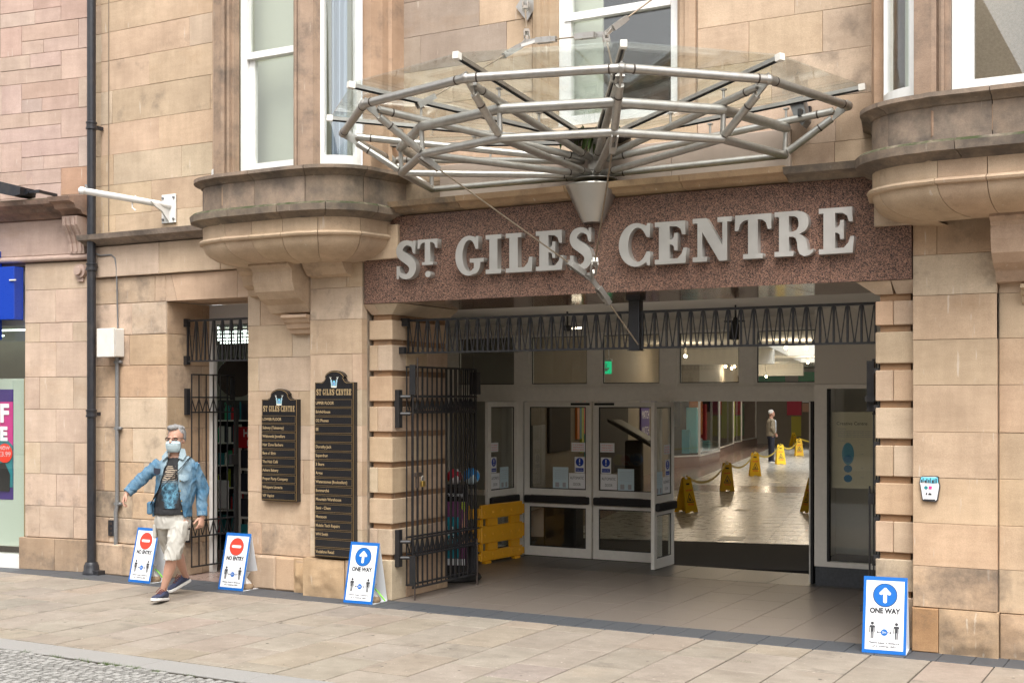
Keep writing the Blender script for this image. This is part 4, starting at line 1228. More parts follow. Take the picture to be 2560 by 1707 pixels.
MB().prism([(-1.98, 1.245), (-1.97, 1.245), (-1.968, 1.262), (-1.978, 1.262)], 10.330, 10.3318).prism([(-1.962, 1.245), (-1.935, 1.245), (-1.937, 1.258), (-1.955, 1.262)], 10.330, 10.3318).build('emblem', 'print_dark', pq)
MB().prism([(-2.0, 1.200), (-1.91, 1.198), (-1.905, 1.212), (-1.995, 1.212)], 10.330, 10.3318).build('base_print', 'print_dark', pq)
# ------------------------------------------------------------------ canopy
CX, CY = -4.869, 10.35
can = thing('entrance_canopy', 'half round canopy of steel tubes and glass panes above the entrance', 'canopy', (CX, CY, 3.9))
ANG = [R(a) for a in (-90, -60, -30, 0, 30, 60, 90)]
def ring(a, r_, z): return Vector((CX + r_ * math.sin(a), CY - r_ * math.cos(a), z))
def tubep(name, a, b, r_, mat='steel', n=14, cuff=None, parent=can):
    a, b = Vector(a), Vector(b)
    o = MB().tube([a, b], r_, n).build(name, mat, parent, smooth=50)
    if cuff:
        d = (b - a).normalized(); l = (b - a).length
        for c_ in cuff:
            p = a + d * (c_ if c_ >= 0 else l + c_)
            MB().tube([p - d * .006, p + d * .006], r_ + .003, n).build('weld_ring', 'rust_iron', o, smooth=50)
    return o
Ro, Zo, Rm, Zm, Rl, Zl, Rg, Zg = 2.271, 4.39, 1.755, 4.264, 1.745, 4.037, 2.381, 4.526
for i in range(6):
    tubep('ring_tube', ring(ANG[i], Ro, Zo), ring(ANG[i + 1], Ro, Zo), .034, cuff=(.09, -.09))
    tubep('ring_tube', ring(ANG[i], Rm, Zm), ring(ANG[i + 1], Rm, Zm), .041)
    tubep('ring_tube', ring(ANG[i], Rl, Zl), ring(ANG[i + 1], Rl, Zl), .034)
HUBZ = 4.16
for a in ANG:
    o_, m_, l_ = ring(a, Ro, Zo), ring(a, Rm, Zm), ring(a, Rl, Zl)
    MB().ball(o_, .0405, 12, 8).build('node', 'steel', can, smooth=True)
    MB().ball(m_, .0415, 12, 8).build('node', 'steel', can, smooth=True)
    MB().ball(l_, .0345, 12, 8).build('node', 'steel', can, smooth=True)
    # gusset plate under the outer node
    t_ = Vector((math.cos(a), math.sin(a), 0)) * .007
    g = [o_ + Vector((0, 0, .05)), o_ + Vector((0, 0, -.03)), ring(a, Ro - .14, Zo - .12), ring(a, Ro - .10, Zo - .02), ring(a, Ro - .05, Zo + .04)]
    n_ = len(g)
    MB().add([p - t_ for p in g] + [p + t_ for p in g], [tuple(range(n_)), tuple(range(2 * n_ - 1, n_ - 1, -1))] + [(i, (i + 1) % n_, n_ + (i + 1) % n_, n_ + i) for i in range(n_)]).build('gusset_plate', 'steel', can)
    s0 = ring(a, Ro - .12, Zo - .03)
    tubep('radial_tube', s0, ring(a, .12, HUBZ), .031, cuff=(.13, -.16))
    MB().tube([s0 + Vector((0, 0, 0)) - Vector((math.cos(a), math.sin(a), 0)) * .034, s0 + Vector((math.cos(a), math.sin(a), 0)) * .034], .014, 8).build('pin', 'steel', can)
    tubep('radial_tube', l_, ring(a, .12, 4.02), .030, cuff=(-.16,))
    tubep('strut', ring(a, Ro - .13, Zo - .09), ring(a, Rl + .03, Zl + .03), .031, cuff=(.12,))
    tubep('post', m_, l_, .021)
    # glazing bar with its clamp and little posts
    b0, b1 = ring(a, Rg, Zg), ring(a, .30, 4.345)
    gb_ = MB().bar(b0, b1, .042, .03).build('glazing_bar', 'steel', can)
    MB().bar(b0 + Vector((0, 0, -.021)), b1 + Vector((0, 0, -.021)), .014, .010).build('gasket', 'dark_rubber', gb_)
    d = (b0 - b1).normalized()
    MB().bar(b0 - d * .02, b0 + d * .035, .048, .052).build('clamp_cap', 'alu', can)
    MB().box(-.012, .012, -.003, .003, -.007, .007)
    for q in (.30, .62):
        p = b0.lerp(b1, q); rr_ = (Vector((p.x - CX, p.y - CY, 0))).length
        zt_ = Zo - .03 + (HUBZ - Zo + .03) * (Ro - .12 - rr_) / (Ro - .24)
        MB().tube([(p.x, p.y, p.z - .04), (p.x, p.y, zt_ + .01)], .011, 8).box(p.x - .02, p.x + .02, p.y - .02, p.y + .02, p.z - .055, p.z - .043).build('bar_support', 'steel', can)
for i in range(6):
    P = [ring(ANG[i], Rg - .01, Zg + .018), ring(ANG[i + 1], Rg - .01, Zg + .018), ring(ANG[i + 1], .45, 4.385), ring(ANG[i], .45, 4.385)]
    up = Vector((0, 0, .012))
    MB().add(P + [p + up for p in P], [(0, 1, 2, 3), (7, 6, 5, 4), (0, 4, 5, 1), (1, 5, 6, 2), (2, 6, 7, 3), (3, 7, 4, 0)]).build('glass_pane', 'glass_canopy', can)
# hub, plate and cone
MB().lathe([(.10, 0), (.12, .02), (.12, .06), (.07, .08), (.07, .30), (.13, .31), (.13, .36), (.05, .38)], (CX, CY, 3.985), 20).build('hub', 'steel', can, smooth=40)
MB().lathe([(.19, 0), (.20, .006), (.20, .014), (.05, .02)], (CX, CY, 3.972), 24).build('hub_plate', 'steel', can, smooth=40)
MB().tube([(CX, CY, 3.88), (CX, CY, 3.975)], .045, 14).build('hub_stem', 'steel', can, smooth=50)
M['cone_steel'] = flat_mat('brushed steel cone', (.46, .43, .39), .33, metal=.8, grain=.07, gscale=5)
MB().lathe([(.085, 0), (.095, .0), (.248, .325), (.245, .335), (.0, .335)], (CX, CY - .05, 3.585), 40, cap=True).build('cone', 'cone_steel', can, smooth=40)
MB().lathe([(.30, 0), (.36, .035), (.34, .04), (.0, .03)], (CX, CY - .05, 4.33), 20).build('gutter_dish', 'dark', can, smooth=40)
pl = MB()
for i in range(70):
    a = random.uniform(-1.2, 1.2); rr = random.uniform(.05, .34); b = ring(a, rr, 4.37)
    h = random.uniform(.01, .04); d = Vector((random.uniform(-.04, .04), random.uniform(-.04, .04), h)); w = random.uniform(.005, .011)
    if random.random() < .25: d = Vector((random.uniform(-.03, .03), -.05, -random.uniform(.05, .22)))
    pl.add([b + Vector((-w, 0, 0)), b + d * .6 + Vector((-w * 1.3, 0, 0)), b + d, b + d * .6 + Vector((w * 1.3, .004, 0)), b + Vector((w, 0, 0))], [(0, 1, 2, 3, 4)])
pl.lathe([(.33, .0), (.30, .018), (.05, .03), (.0, .03)], (CX, CY, 4.36), 18)
tag(pl.build('wild_plant', 'moss_plant', fix=False), 'small green weed growing in the hub of the canopy', 'plant')

# tie rods, with their forked ends
def fork(p, d, parent=can, s=1.0):
    p, d = Vector(p), Vector(d).normalized(); a = d.cross(Vector((0, 0, 1))).normalized() * .022 * s
    m = MB()
    for k in (-1, 1): m.bar(p + a * k - d * .02 * s, p + a * k + d * .13 * s, .012 * s, .05 * s)
    m.bar(p + d * .10 * s, p + d * .17 * s, .045 * s, .045 * s)
    m.build('rod_fork', 'steel', parent)
    return p + d * .15 * s
def rod(a, b, r_=.007, fa=True, fb=True):
    a, b = Vector(a), Vector(b)
    d = (b - a).normalized()
    p = fork(a, d) if fa else a
    q = fork(b, -d) if fb else b
    MB().tube([p, q], r_, 8).build('tie_rod', M['rod'], can, smooth=50)
M['rod'] = flat_mat('bronzed rod', (.30, .24, .175), .45, metal=.6, grain=.2, gscale=30)
def yconn(c, ends):
    """three armed plate"""
    c = Vector(c); m = MB(); es = []
    for e in ends:
        d = (Vector(e) - c).normalized(); m.bar(c, c + d * .115, .016, .045); es.append(c + d * .115)
    for i in range(3):
        m.bar(c.lerp(es[i], .75), c.lerp(es[(i + 1) % 3], .75), .012, .025) if i != 1 else None
    m.build('y_plate', 'steel', can); return es
L1, L3 = ring(R(-30), Rl, Zl - .03), ring(R(30), Rl, Zl - .03)
Q = Vector((-4.80, 10.14, 3.06)); AN = Vector((-4.57, 10.63, 2.50))
es = yconn(Q, [L1, L3, AN]); rod(L1, es[0]); rod(L3, es[1]); rod(es[2], AN, fb=False)
M1, M3 = ring(R(-30), Rm + .02, 4.44), ring(R(30), Rm + .02, 4.44)
U1, U2, W1, W2 = Vector((-5.245, 9.75, 5.125)), Vector((-4.495, 9.75, 5.09)), Vector((-5.66, 10.48, 5.72)), Vector((-4.08, 10.48, 5.72))
e1 = yconn(U1, [M1, W1, U2]); rod(M1, e1[0]); rod(e1[1], W1); 
e2 = yconn(U2, [M3, W2, U1]); rod(M3, e2[0]); rod(e2[1], W2); rod(e1[2], e2[2])
for w in (W1, W2):
    MB().box(-.11, .11, 0, .02, -.11, .11)
    m = MB().prism([(w.x, w.z - .15), (w.x + .12, w.z), (w.x, w.z + .15), (w.x - .12, w.z)], 10.515, 10.54); m.bar(w, w + Vector((0, .06, 0)), .05)
    m.build('wall_plate', 'steel', can)

# ------------------------------------------------------------------ iron gates and grilles
def grille(t, x0, x1, y, zb, zt, pitch, first=True):
    """straight grille over an opening: rails, upright bars, zigzag"""
    MB().box(x0, x1, y - .014, y + .014, zt - .022, zt).build('rail', 'black_paint', t)
    MB().box(x0, x1, y - .012, y + .012, zb, zb + .018).build('rail', 'black_paint', t)
    n = round((x1 - x0) / pitch); p = (x1 - x0 - .02) / n; zz = MB(); me = None
    for i in range(n + 1):
        x = x0 + .01 + i * p
        if me is None:
            o = MB().box(x - .009, x + .009, y - .009, y + .009, zb + .018, zt - .022).build('bar', 'black_paint', t); me = o
        else:
            c = me.copy(); COL.objects.link(c); c.location = me.location + Vector((i * p, 0, 0))
        if i < n:
            m = x + p / 2
            zz.bar((x + .014, y, zt - .025), (m - .004, y, zb + .03), .009).bar((x + p - .014, y, zt - .025), (m + .004, y, zb + .03), .009)
            zz.box(m - .012, m + .012, y - .008, y + .008, zb + .018, zb + .032)
    zz.build('zigzag', 'black_paint', t)
og = thing('entrance_grille', 'long black iron grille with zigzag bars spanning the top of the entrance', 'grille', (-4.77, 10.68, 2.46))
grille(og, -7.12, -2.44, 10.68, 2.462, 2.81, .117)
for q in ((-7.16, -7.08, 10.62, 10.66, 2.74, 2.82), (-7.16, -7.09, 10.57, 10.62, 2.46, 2.53)): MB().box(*q).build('bracket', 'black_paint', og)
ap = thing('anchor_post', 'stout black steel post in the middle of the entrance grille', 'post', (-4.62, 10.69, 2.45))
MB().box(-4.672, -4.568, 10.64, 10.74, 2.455, 2.905, .004).build('post_shaft', 'black_paint', ap)
MB().box(-4.68, -4.56, 10.632, 10.748, 2.447, 2.455).box(-4.69, -4.55, 10.62, 10.76, 2.905, 2.957).build('post_plate', 'black_paint', ap)

def gate_leaf(t, p0, p1, zb, zt, bands, nbar, top_rail=True, bolt=True, heavy=True, dense=0):
    """upright leaf from p0 to p1 (plan points); bands: (z low, z high) of the zigzag courses"""
    p0, p1 = Vector((*p0, 0)), Vector((*p1, 0)); d = (p1 - p0).normalized(); ln = (p1 - p0).length; nn = Vector((-d.y, d.x, 0))
    P = lambda s, z, o=0: p0 + d * s + nn * o + Vector((0, 0, z))
    for z in [zb, zt] + [q for b in bands for q in b]:
        MB().bar(P(0, z), P(ln, z), .028, .016).build('rail', 'black_paint', t)
    zs = [MB() for b_ in bands]
    first = None
    for i in range(nbar + 1):
        s = ln * i / nbar
        if first is None: first = MB().bar(P(0, zb), P(0, zt), .011, .011, (0, 1, 0)).build('bar', 'black_paint', t)
        else:
            c = first.copy(); COL.objects.link(c); c.location = first.location + d * s
        if i < nbar:
            for zz, (z0, z1) in zip(zs, bands):
                m = s + ln / nbar / 2
                zz.bar(P(s, z1 - .01), P(m, z0 + .01), .008, .008).bar(P(s + ln / nbar, z1 - .01), P(m, z0 + .01), .008, .008)
    for zz in zs: zz.build('zigzag', 'black_paint', t)
    return P
lg = thing('entrance_gate', 'tall black iron gate folded back against the left pier', 'gate', (-7.02, 10.62, 0), group='folded gates of the main entrance')
P = gate_leaf(lg, (-7.075, 10.60), (-7.03, 11.86), .14, 2.33, [(.45, .62), (1.88, 2.04)], 14)
P2 = gate_leaf(lg, (-6.985, 10.58), (-6.975, 11.80), .12, 2.33, [(.44, .61), (1.87, 2.03)], 14)
for q in ((-7.02, -6.95, 10.565, 10.575, .14, .44), (-7.02, -6.95, 10.565, 10.575, 2.05, 2.35), (-7.05, -6.96, 11.75, 11.80, .14, .42), (-7.05, -6.96, 11.80, 11.87, 2.06, 2.30)): MB().box(*q).build('stile_plate', 'black_paint', lg)
for q in ((1.72, 2.10), (.33, .70)): MB().box(-7.16, -7.10, 10.50, 10.56, *q).build('hinge_plate', 'black_paint', lg)
for z in (.42, .58, 1.86, 2.03): MB().tube([(-7.12, 10.53, z), (-7.02, 10.585, z)], .018, 8).build('hinge_pin', 'black_paint', lg)
MB().tube([(-6.965, 10.58, .0), (-6.965, 10.58, .42)], .009, 8).tube([(-6.965, 11.80, .0), (-6.965, 11.80, .5)], .011, 8).tube([(-6.965, 10.63, 2.0), (-6.965, 10.63, 2.42)], .009, 8).build('drop_bolt', 'rust_iron', lg)
MB().box(-6.985, -6.955, 10.60, 10.72, 1.23, 1.27).box(-6.985, -6.955, 10.62, 10.645, 1.12, 1.23).build('latch', 'rust_iron', lg)
pk_ = thing('padlock', 'brass padlock hanging on the latch of the folded gate', 'padlock', (-6.95, 10.70, 1.12))
MB().box(-6.965, -6.935, 10.675, 10.735, 1.125, 1.185, .006).build('lock_body', 'brass', pk_)
MB().tube([(-6.95, 10.685, 1.18), (-6.95, 10.685, 1.215), (-6.95, 10.692, 1.232), (-6.95, 10.705, 1.238), (-6.95, 10.718, 1.232), (-6.95, 10.725, 1.215), (-6.95, 10.725, 1.18)], .005, 8).build('shackle', 'steel', pk_, smooth=50)
rg = thing('entrance_gate', 'black iron gate folded edge on against the right pier', 'gate', (-2.46, 10.75, 0), group='folded gates of the main entrance')
gate_leaf(rg, (-2.475, 10.72), (-2.44, 11.9), .14, 2.33, [(.45, .62), (1.88, 2.04)], 13)
MB().box(-2.52, -2.46, 10.66, 10.72, 1.9, 2.32).box(-2.52, -2.44, 10.60, 10.66, 1.98, 2.03).build('stile_plate', 'black_paint', rg)
for z in (2.26, 1.96, 1.66, 1.35, 1.05, .74): MB().box(-2.415, -2.372, 10.46, 10.49, z - .05, z - .005).build('hinge_plate', 'black_paint', rg)
MB().box(-2.50, -2.45, 10.63, 10.70, 1.13, 1.22).tube([(-2.49, 10.64, 1.28), (-2.49, 10.64, .3)], .008, 6).box(-2.56, -2.44, 10.60, 10.66, .24, .29).build('latch', 'black_paint', rg)

sdg = thing('side_grille', 'short black iron grille with zigzag bars over the side door', 'grille', (-9.6, 10.80, 2.43))
grille(sdg, -10.20, -9.02, 10.80, 2.43, 2.91, .125)
for q in ((2.83, 2.92), (2.40, 2.50)): MB().box(-10.235, -10.18, 10.77, 10.83, *q).build('bracket', 'black_paint', sdg)
sg2 = thing('side_gate', 'narrow black iron gate standing open in the side doorway', 'gate', (-10.18, 10.85, 0))
gate_leaf(sg2, (-10.17, 10.84), (-10.12, 11.50), .10, 2.29, [(.44, .62), (1.86, 2.03)], 6)
for q in ((1.83, 2.13), (.38, .58)): MB().box(-10.232, -10.19, 10.78, 10.84, *q).build('hinge_plate', 'black_paint', sg2)
for q in ((-10.14, -10.09, 11.42, 11.54, 1.24, 1.36), (-10.13, -10.11, 11.44, 11.50, 2.0, 2.27)): MB().box(*q).build('latch', 'black_paint', sg2)
MB().box(-10.13, -10.105, 11.5, 11.56, .1, 1.9).build('stile', 'dark', sg2)
# ------------------------------------------------------------------ glazed entrance screen with its doors
es_ = thing('entrance_screen', 'grey aluminium screen of automatic doors and transom windows closing the entrance', 'doors', (-6.0, 14.4, 0))
YS = 14.4
def ep(name, mat, mb, parent=es_, **k): return mb.build(name, mat, parent, **k)
ep('top_panel', 'plaster', MB().box(-9.0, -3.76, YS + .01, YS + .09, 2.845, 2.975))
ep('header', 'alu', MB().box(-9.0, -3.76, YS - .03, YS + .10, 1.985, 2.165))
ep('header_line', 'alu', MB().box(-9.0, -3.76, YS - .045, YS - .0305, 2.150, 2.168))
TR = [(-8.81, -7.90), (-7.71, -6.85), (-6.70, -5.87), (-5.68, -4.86), (-4.71, -3.78)]
xs = [-9.0] + [v for a, b in TR for v in (a, b)] + [-3.76]
for i in range(0, len(xs) - 1, 2):
    if xs[i + 1] - xs[i] > .03: ep('mullion', 'alu', MB().box(xs[i], xs[i + 1], YS - .02, YS + .08, 2.168, 2.845))
for a, b in TR:
    f = ep('transom_window', 'alu', MB().box(a, b, YS - .012, YS + .05, 2.168, 2.205).box(a, b, YS - .012, YS + .05, 2.81, 2.845).box(a, a + .035, YS - .012, YS + .05, 2.205, 2.81).box(b - .035, b, YS - .012, YS + .05, 2.205, 2.81))
    MB().box(a + .035, b - .035, YS + .015, YS + .022, 2.205, 2.81).build('pane', 'glass_door', f)
    MB().box(a + .036, b - .036, YS + .002, YS + .008, 2.206, 2.216).box(a + .036, b - .036, YS + .002, YS + .008, 2.80, 2.809).box(a + .036, a + .046, YS + .002, YS + .008, 2.216, 2.80).box(b - .046, b - .036, YS + .002, YS + .008, 2.216, 2.80).build('gasket', 'dark_rubber', f)

def leaf(w, stickers=0, name='door_leaf', flip=False):
    """door leaf in local space: x 0..w, front -y; returns meshes to place"""
    out = []
    fr = MB().box(0, w, -.022, .022, .012, .13).box(0, w, -.022, .022, .64 + .0, .69).box(0, w, -.022, .022, .79, .87).box(0, w, -.022, .022, 1.915, 1.98).box(0, .075, -.022, .022, .13, .64).box(w - .075, w, -.022, .022, .13, .64).box(0, .075, -.022, .022, .69, .79).box(w - .075, w, -.022, .022, .69, .79).box(0, .075, -.022, .022, .87, 1.915).box(w - .075, w, -.022, .022, .87, 1.915)
    gl = MB().box(.07, w - .07, -.004, .004, .12, .65).box(.07, w - .07, -.004, .004, .86, 1.92)
    gk = MB()
    for z0, z1 in ((.13, .64), (.87, 1.915)):
        gk.box(.076, .090, -.012, -.006, z0, z1).box(w - .090, w - .076, -.012, -.006, z0, z1).box(.09, w - .09, -.012, -.006, z0, z0 + .012).box(.09, w - .09, -.012, -.006, z1 - .012, z1)
    bar = MB().box(.02, w - .02, -.075, -.023, .69, .785, .012)
    return fr, gl, gk, bar
def add_leaf(w, mtx, stick=None, rev=False):
    fr, gl, gk, bar = leaf(w)
    objs = []
    f = fr.build('door_leaf', 'alu', es_)
    f.data.transform(mtx)
    for n_, m_, mat in (('pane', gl, 'glass_door'), ('gasket', gk, 'dark_rubber'), ('push_bar', bar, 'dark_rubber')):
        o = m_.build(n_, mat, f); o.data.transform(mtx)
    if stick:
        s0 = w - .075 - .02 if stick == 'R' else .095   # stickers hug the meeting stile
        sgn = -1 if stick == 'R' else 1
        def sheet(name, mat, xa, xb, z0, z1, y=-.0045, d=.0006):
            a, b = sorted((s0 + sgn * xa, s0 + sgn * xb))
            o = MB().box(a, b, y - d, y, z0, z1).build(name, mat, f); o.data.transform(mtx); return (a + b) / 2, (z0 + z1) / 2
        def tx(s_, x, z, size, mat, width=None):
            text(s_, mtx @ T((x, -.0062, z)), mat, f, size, width)
        x, z = sheet('notice', 'sign_white', 0, .225, .885, 1.08); tx('AUTOMATIC', x, z + .035, .05, 'print_dark', .19); tx('DOOR', x, z - .045, .05, 'print_dark', .10)
        x, z = sheet('notice', 'sign_white', .005, .145, 1.085, 1.285)
        p = MB().prism(disc_poly(x, z + .035, .054, 24), -.0068, -.0054).build('symbol', 'shopblue', f); p.data.transform(mtx)
        p = MB().box(x - .055, x + .055, -.0068, -.0054, z - .085, z - .04).build('symbol', 'shopblue', f); p.data.transform(mtx)
        p = MB().box(x - .007, x + .007, -.0078, -.007, z + .03, z + .075).box(x - .007, x + .007, -.0078, -.007, z + .0, z + .016).build('symbol', 'print_white', f); p.data.transform(mtx)
        text('Keep clear', mtx @ T((x, -.0075, z - .0625)), 'print_white', f, .022)
        x, z = sheet('notice', 'mask', .235, .455, .86, 1.15)
        for q in range(5): tx('SHOPPING CENTRE' if q == 0 else 'please keep your distance and', x, z + .10 - q * .025, .014, 'print_grey', .16)
        o = MB().box(x - .075, x - .02, -.0062, -.0054, z - .11, z - .05).box(x + .03, x + .075, -.0062, -.0054, z - .11, z - .05).build('symbol', 'print_grey', f); o.data.transform(mtx)
        x, z = sheet('notice', 'sign_white', -.005, .19, 1.35, 1.465); 
        for q in range(3): tx('In an emergency push to open'[q * 8:q * 8 + 14], x, z + .03 - q * .03, .022, 'sign_red', .15)
    return f
M['shopblue'] = flat_mat('safety sign blue', (.01, .05, .36), .4)
add_leaf(.955, T((-7.77, YS - .01, 0)), 'R')
add_leaf(.865, T((-6.79, YS - .01, 0)), 'L')
add_leaf(.62, T((-5.745, 13.79, 0)) @ RZ(PI / 2), 'R')          # swung open towards the street
add_leaf(.76, T((-7.905, 13.63, 0)) @ RZ(PI / 2), 'L')          # left leaf, also open
add_leaf(.70, T((-3.835, 13.68, 0)) @ RZ(PI / 2))               # right leaf, seen edge on
for q in ((-7.90, -7.79), (-5.925, -5.90), (-3.80, -3.76)): ep('jamb', 'alu', MB().box(*q, YS - .03, YS + .06, 0, 1.985))
for q in ((-7.79, -7.772, YS - .0, YS + .04), (-3.825, -3.80, 13.62, YS)): ep('jamb_gap', 'dark_rubber', MB().box(*q, 0, 1.985))
for q in ((-7.10, -6.835), (-6.77, -6.50)): ep('closer_slot', 'dark_rubber', MB().box(*q, YS - .04, YS - .033, 1.935, 1.965))
ep('side_glazing', 'alu', MB().box(-9.0, -8.93, YS, YS + .05, 0, 1.985).box(-8.93, -7.90, YS, YS + .05, 0, .1).box(-8.93, -7.90, YS, YS + .05, .75, .82))
for q in ((.1, .75), (.82, 1.985)): ep('pane', 'glass_door', MB().box(-8.93, -7.90, YS + .02, YS + .027, *q))

# display window to the right of the doors
dw = thing('display_window', 'grey framed display window with a dark base right of the doors', 'display window', (-3.0, 13.55, 0))
MB().box(-3.75, -2.30, 13.55, 13.70, 0.0, .205).build('base', 'slate', dw)
MB().box(-3.76, -2.30, 13.54, 13.62, .207, .262).box(-3.76, -3.625, 13.54, 13.62, .262, 2.12).box(-3.76, -2.30, 13.54, 13.62, 2.12, 2.165).build('frame', 'alu', dw)
MB().box(-3.625, -3.60, 13.545, 13.61, .263, 2.12).build('gasket', 'dark_rubber', dw)
MB().box(-3.60, -2.30, 13.58, 13.588, .262, 2.12).build('pane', 'glass_door', dw)
MB().box(-3.76, -2.30, 13.55, 13.62, 2.167, 2.975).build('wall_panel', 'plaster', dw)
MB().box(-3.76, -2.30, 14.36, 14.39, .2, 2.4).box(-3.76, -3.74, 13.63, 14.36, 0, 2.97).build('back_wall', 'plaster', dw)
MB().box(-3.73, -2.30, 13.72, 14.35, .23, .26).build('shelf', 'dark', dw)
po = thing('centre_poster', 'cream information poster with blue ovals hanging in the display window', 'poster', (-3.2, 13.68, 1.05))
M['cream'] = flat_mat('cream paper', (.74, .67, .50), .7)
MB().box(-3.60, -2.75, 13.672, 13.678, 1.05, 1.87).build('sheet', 'cream', po)
text('Creative Centre', T((-3.555, 13.6715, 1.745)), 'print_dark', po, .05, align='LEFT')
for i, z in enumerate((1.69, 1.665, 1.645, 1.625, 1.605, 1.56)):
    text('Working together with our shops and the community to keep the town centre safe' if 0 < i < 5 else ('Welcome' if i == 0 else 'Our plan'), T((-3.54, 13.6715, z)), 'print_grey', po, .022, None if i in (0, 5) else .70, align='LEFT') if i in (0, 5) else text('Working together with our shops and the community to keep the town centre safe', T((-3.19, 13.6715, z)), 'print_grey', po, .02, .70)
M['oval'] = flat_mat('pale blue ink', (.12, .36, .50), .6); M['oval2'] = flat_mat('mid blue ink', (.05, .22, .42), .6)
MB().prism(disc_poly(-3.43, 1.42, .065, 28, .12), 13.6705, 13.6718).build('oval', 'oval', po)
for z in (1.365, 1.26, 1.155): MB().prism(disc_poly(-3.43, z, .045, 24, .040), 13.669, 13.6703).build('oval', 'oval2', po)
for z in (1.52, 1.42, 1.27, 1.17):
    for q in range(3): text('further details about this step', T((-3.08, 13.6715, z - q * .022)), 'print_grey', po, .016, .22)
    text('Step', T((-3.28, 13.6715, z)), 'print_grey', po, .018)

# exit sign, lamp and camera under the ceiling
ex = thing('exit_sign', 'green emergency exit sign with a white arrow hanging behind the transom glass', 'exit sign', (-6.86, 14.9, 2.35))
MB().box(-6.99, -6.785, 14.88, 14.92, 2.34, 2.50).build('box', 'green_exit', ex)
MB().box(-7.0, -6.775, 14.87, 14.93, 2.505, 2.53).tube([(-6.95, 14.9, 2.53), (-6.95, 14.9, 2.97)], .006, 6).tube([(-6.82, 14.9, 2.53), (-6.82, 14.9, 2.97)], .006, 6).build('hanger', 'alu', ex)
MB().prism([(-6.89, 2.41), (-6.845, 2.37), (-6.80, 2.41), (-6.815, 2.425), (-6.838, 2.402), (-6.838, 2.475), (-6.852, 2.475), (-6.852, 2.402), (-6.875, 2.425)], 14.876, 14.879).build('arrow', 'print_white', ex)
el = thing('emergency_lamp', 'small black lamp with a lit tube under the entrance ceiling', 'lamp', (-6.2, 12.5, 2.74))
MB().ball((-6.22, 12.5, 2.79), (.06, .06, .035), 12, 8).tube([(-6.22, 12.5, 2.80), (-6.22, 12.5, 2.975)], .012, 8).build('housing', 'dark', el)
MB().tube([(-6.16, 12.5, 2.785), (-6.05, 12.5, 2.79)], .010, 8).build('tube', 'lamp_small', el) if 'lamp_small' in M else None
M['lamp_small'] = flat_mat('lit tube', (1, .9, .7), .4, emit=(1, .85, .6), es=3)
MB().tube([(-6.16, 12.5, 2.785), (-6.05, 12.5, 2.79)], .010, 8).build('tube', 'lamp_small', el)
sc_ = thing('security_camera', 'small black camera hanging under the entrance ceiling', 'camera', (-4.29, 12.5, 2.6))
MB().tube([(-4.29, 12.5, 2.80), (-4.29, 12.5, 2.975)], .010, 8).tube([(-4.29, 12.5, 2.84), (-4.28, 12.45, 2.76), (-4.28, 12.43, 2.62)], [.02, .045, .05], 12).build('housing', 'dark', sc_, smooth=50)
MB().box(-4.40, -4.20, 12.46, 12.54, 2.80, 2.815).build('arm', 'dark', sc_)
wlg = thing('wall_floodlight', 'grey floodlight fixed to the wall behind the right side of the canopy', 'floodlight', (-3.0, 10.5, 4.3))
MB().prism([(-3.10, 4.50), (-2.98, 4.52), (-2.94, 4.32), (-2.98, 4.27), (-3.05, 4.36)], 10.36, 10.50).build('housing', 'conduit', wlg)
MB().box(-3.05, -2.95, 10.50, 10.549, 4.38, 4.46).box(-3.0, -2.97, 10.3, 10.36, 4.34, 4.40).build('bracket', 'black_paint', wlg)

# yellow plastic barriers
yb = thing('plastic_barrier', 'yellow plastic barrier panel with square holes standing along the left door', 'barrier', (-7.75, 13.25, 0), group='yellow plastic barriers', rz=0)
def barrier_mesh(t, a, b):
    a, b = Vector((*a, 0)), Vector((*b, 0)); w = (b - a).length; ang = math.atan2(b.y - a.y, b.x - a.x)
    mt = T(a) @ RZ(ang)
    m = MB(); m2 = MB(); h = .72; y0, y1 = -.02, .02
    # rails and uprights around two rows of holes and notched ends
    rowz = [(.03, .16), (.245, .46), (.545, .72)]
    for z0, z1 in rowz: m.box(.05, w - .05, y0, y1, z0, z1, .01)
    for x0, x1 in ((w * .18, w * .39), (w * .68, w * .88)):
        for z0, z1 in ((.16, .245), (.46, .545)): m.box(x0, x1, y0, y1, z0, z1)
    for x0, x1 in ((0, .08 * w), ):
        for z0, z1 in ((.16, .245), (.46, .545)): m.box(x0 + .012, x1, y0, y1, z0, z1)
    for x0, x1 in ((0.0, .05), (w - .05, w)):
        for z0, z1 in ((.045, .13), (.27, .44), (.56, .68)): m.box(x0, x1, y0 + .004, y1 - .004, z0, z1, .006)
    for x in (.1, w / 2, w - .1): m2.lathe([(.02, 0), (.012, .008), (0.0, .009)], (0, 0, 0), 10) if False else None
    o = m.build('panel', 'yellow_plastic', t); o.data.transform(mt)
    r_ = MB()
    for x in (.12, .30, .5, .7, .88):
        for z in (.35, .62, .10): r_.tube([(x * w, -.021, z), (x * w, -.029, z)], [.022, .014], 10)
    o = r_.build('stud', 'yellow_plastic', t); o.data.transform(mt)
    for q in ((.12, .24), (w - .24, w - .12)):
        o = MB().box(*q, -.03, .03, 0, .029).build('foot', 'yellow_plastic', t); o.data.transform(mt)
barrier_mesh(yb, (-7.80, 13.24), (-7.71, 14.24))
yb2 = thing('plastic_barrier', 'yellow plastic barrier panel behind the folded gate', 'barrier', (-8.2, 13.2, 0), group='yellow plastic barriers')
barrier_mesh(yb2, (-8.80, 13.14), (-7.83, 13.20))

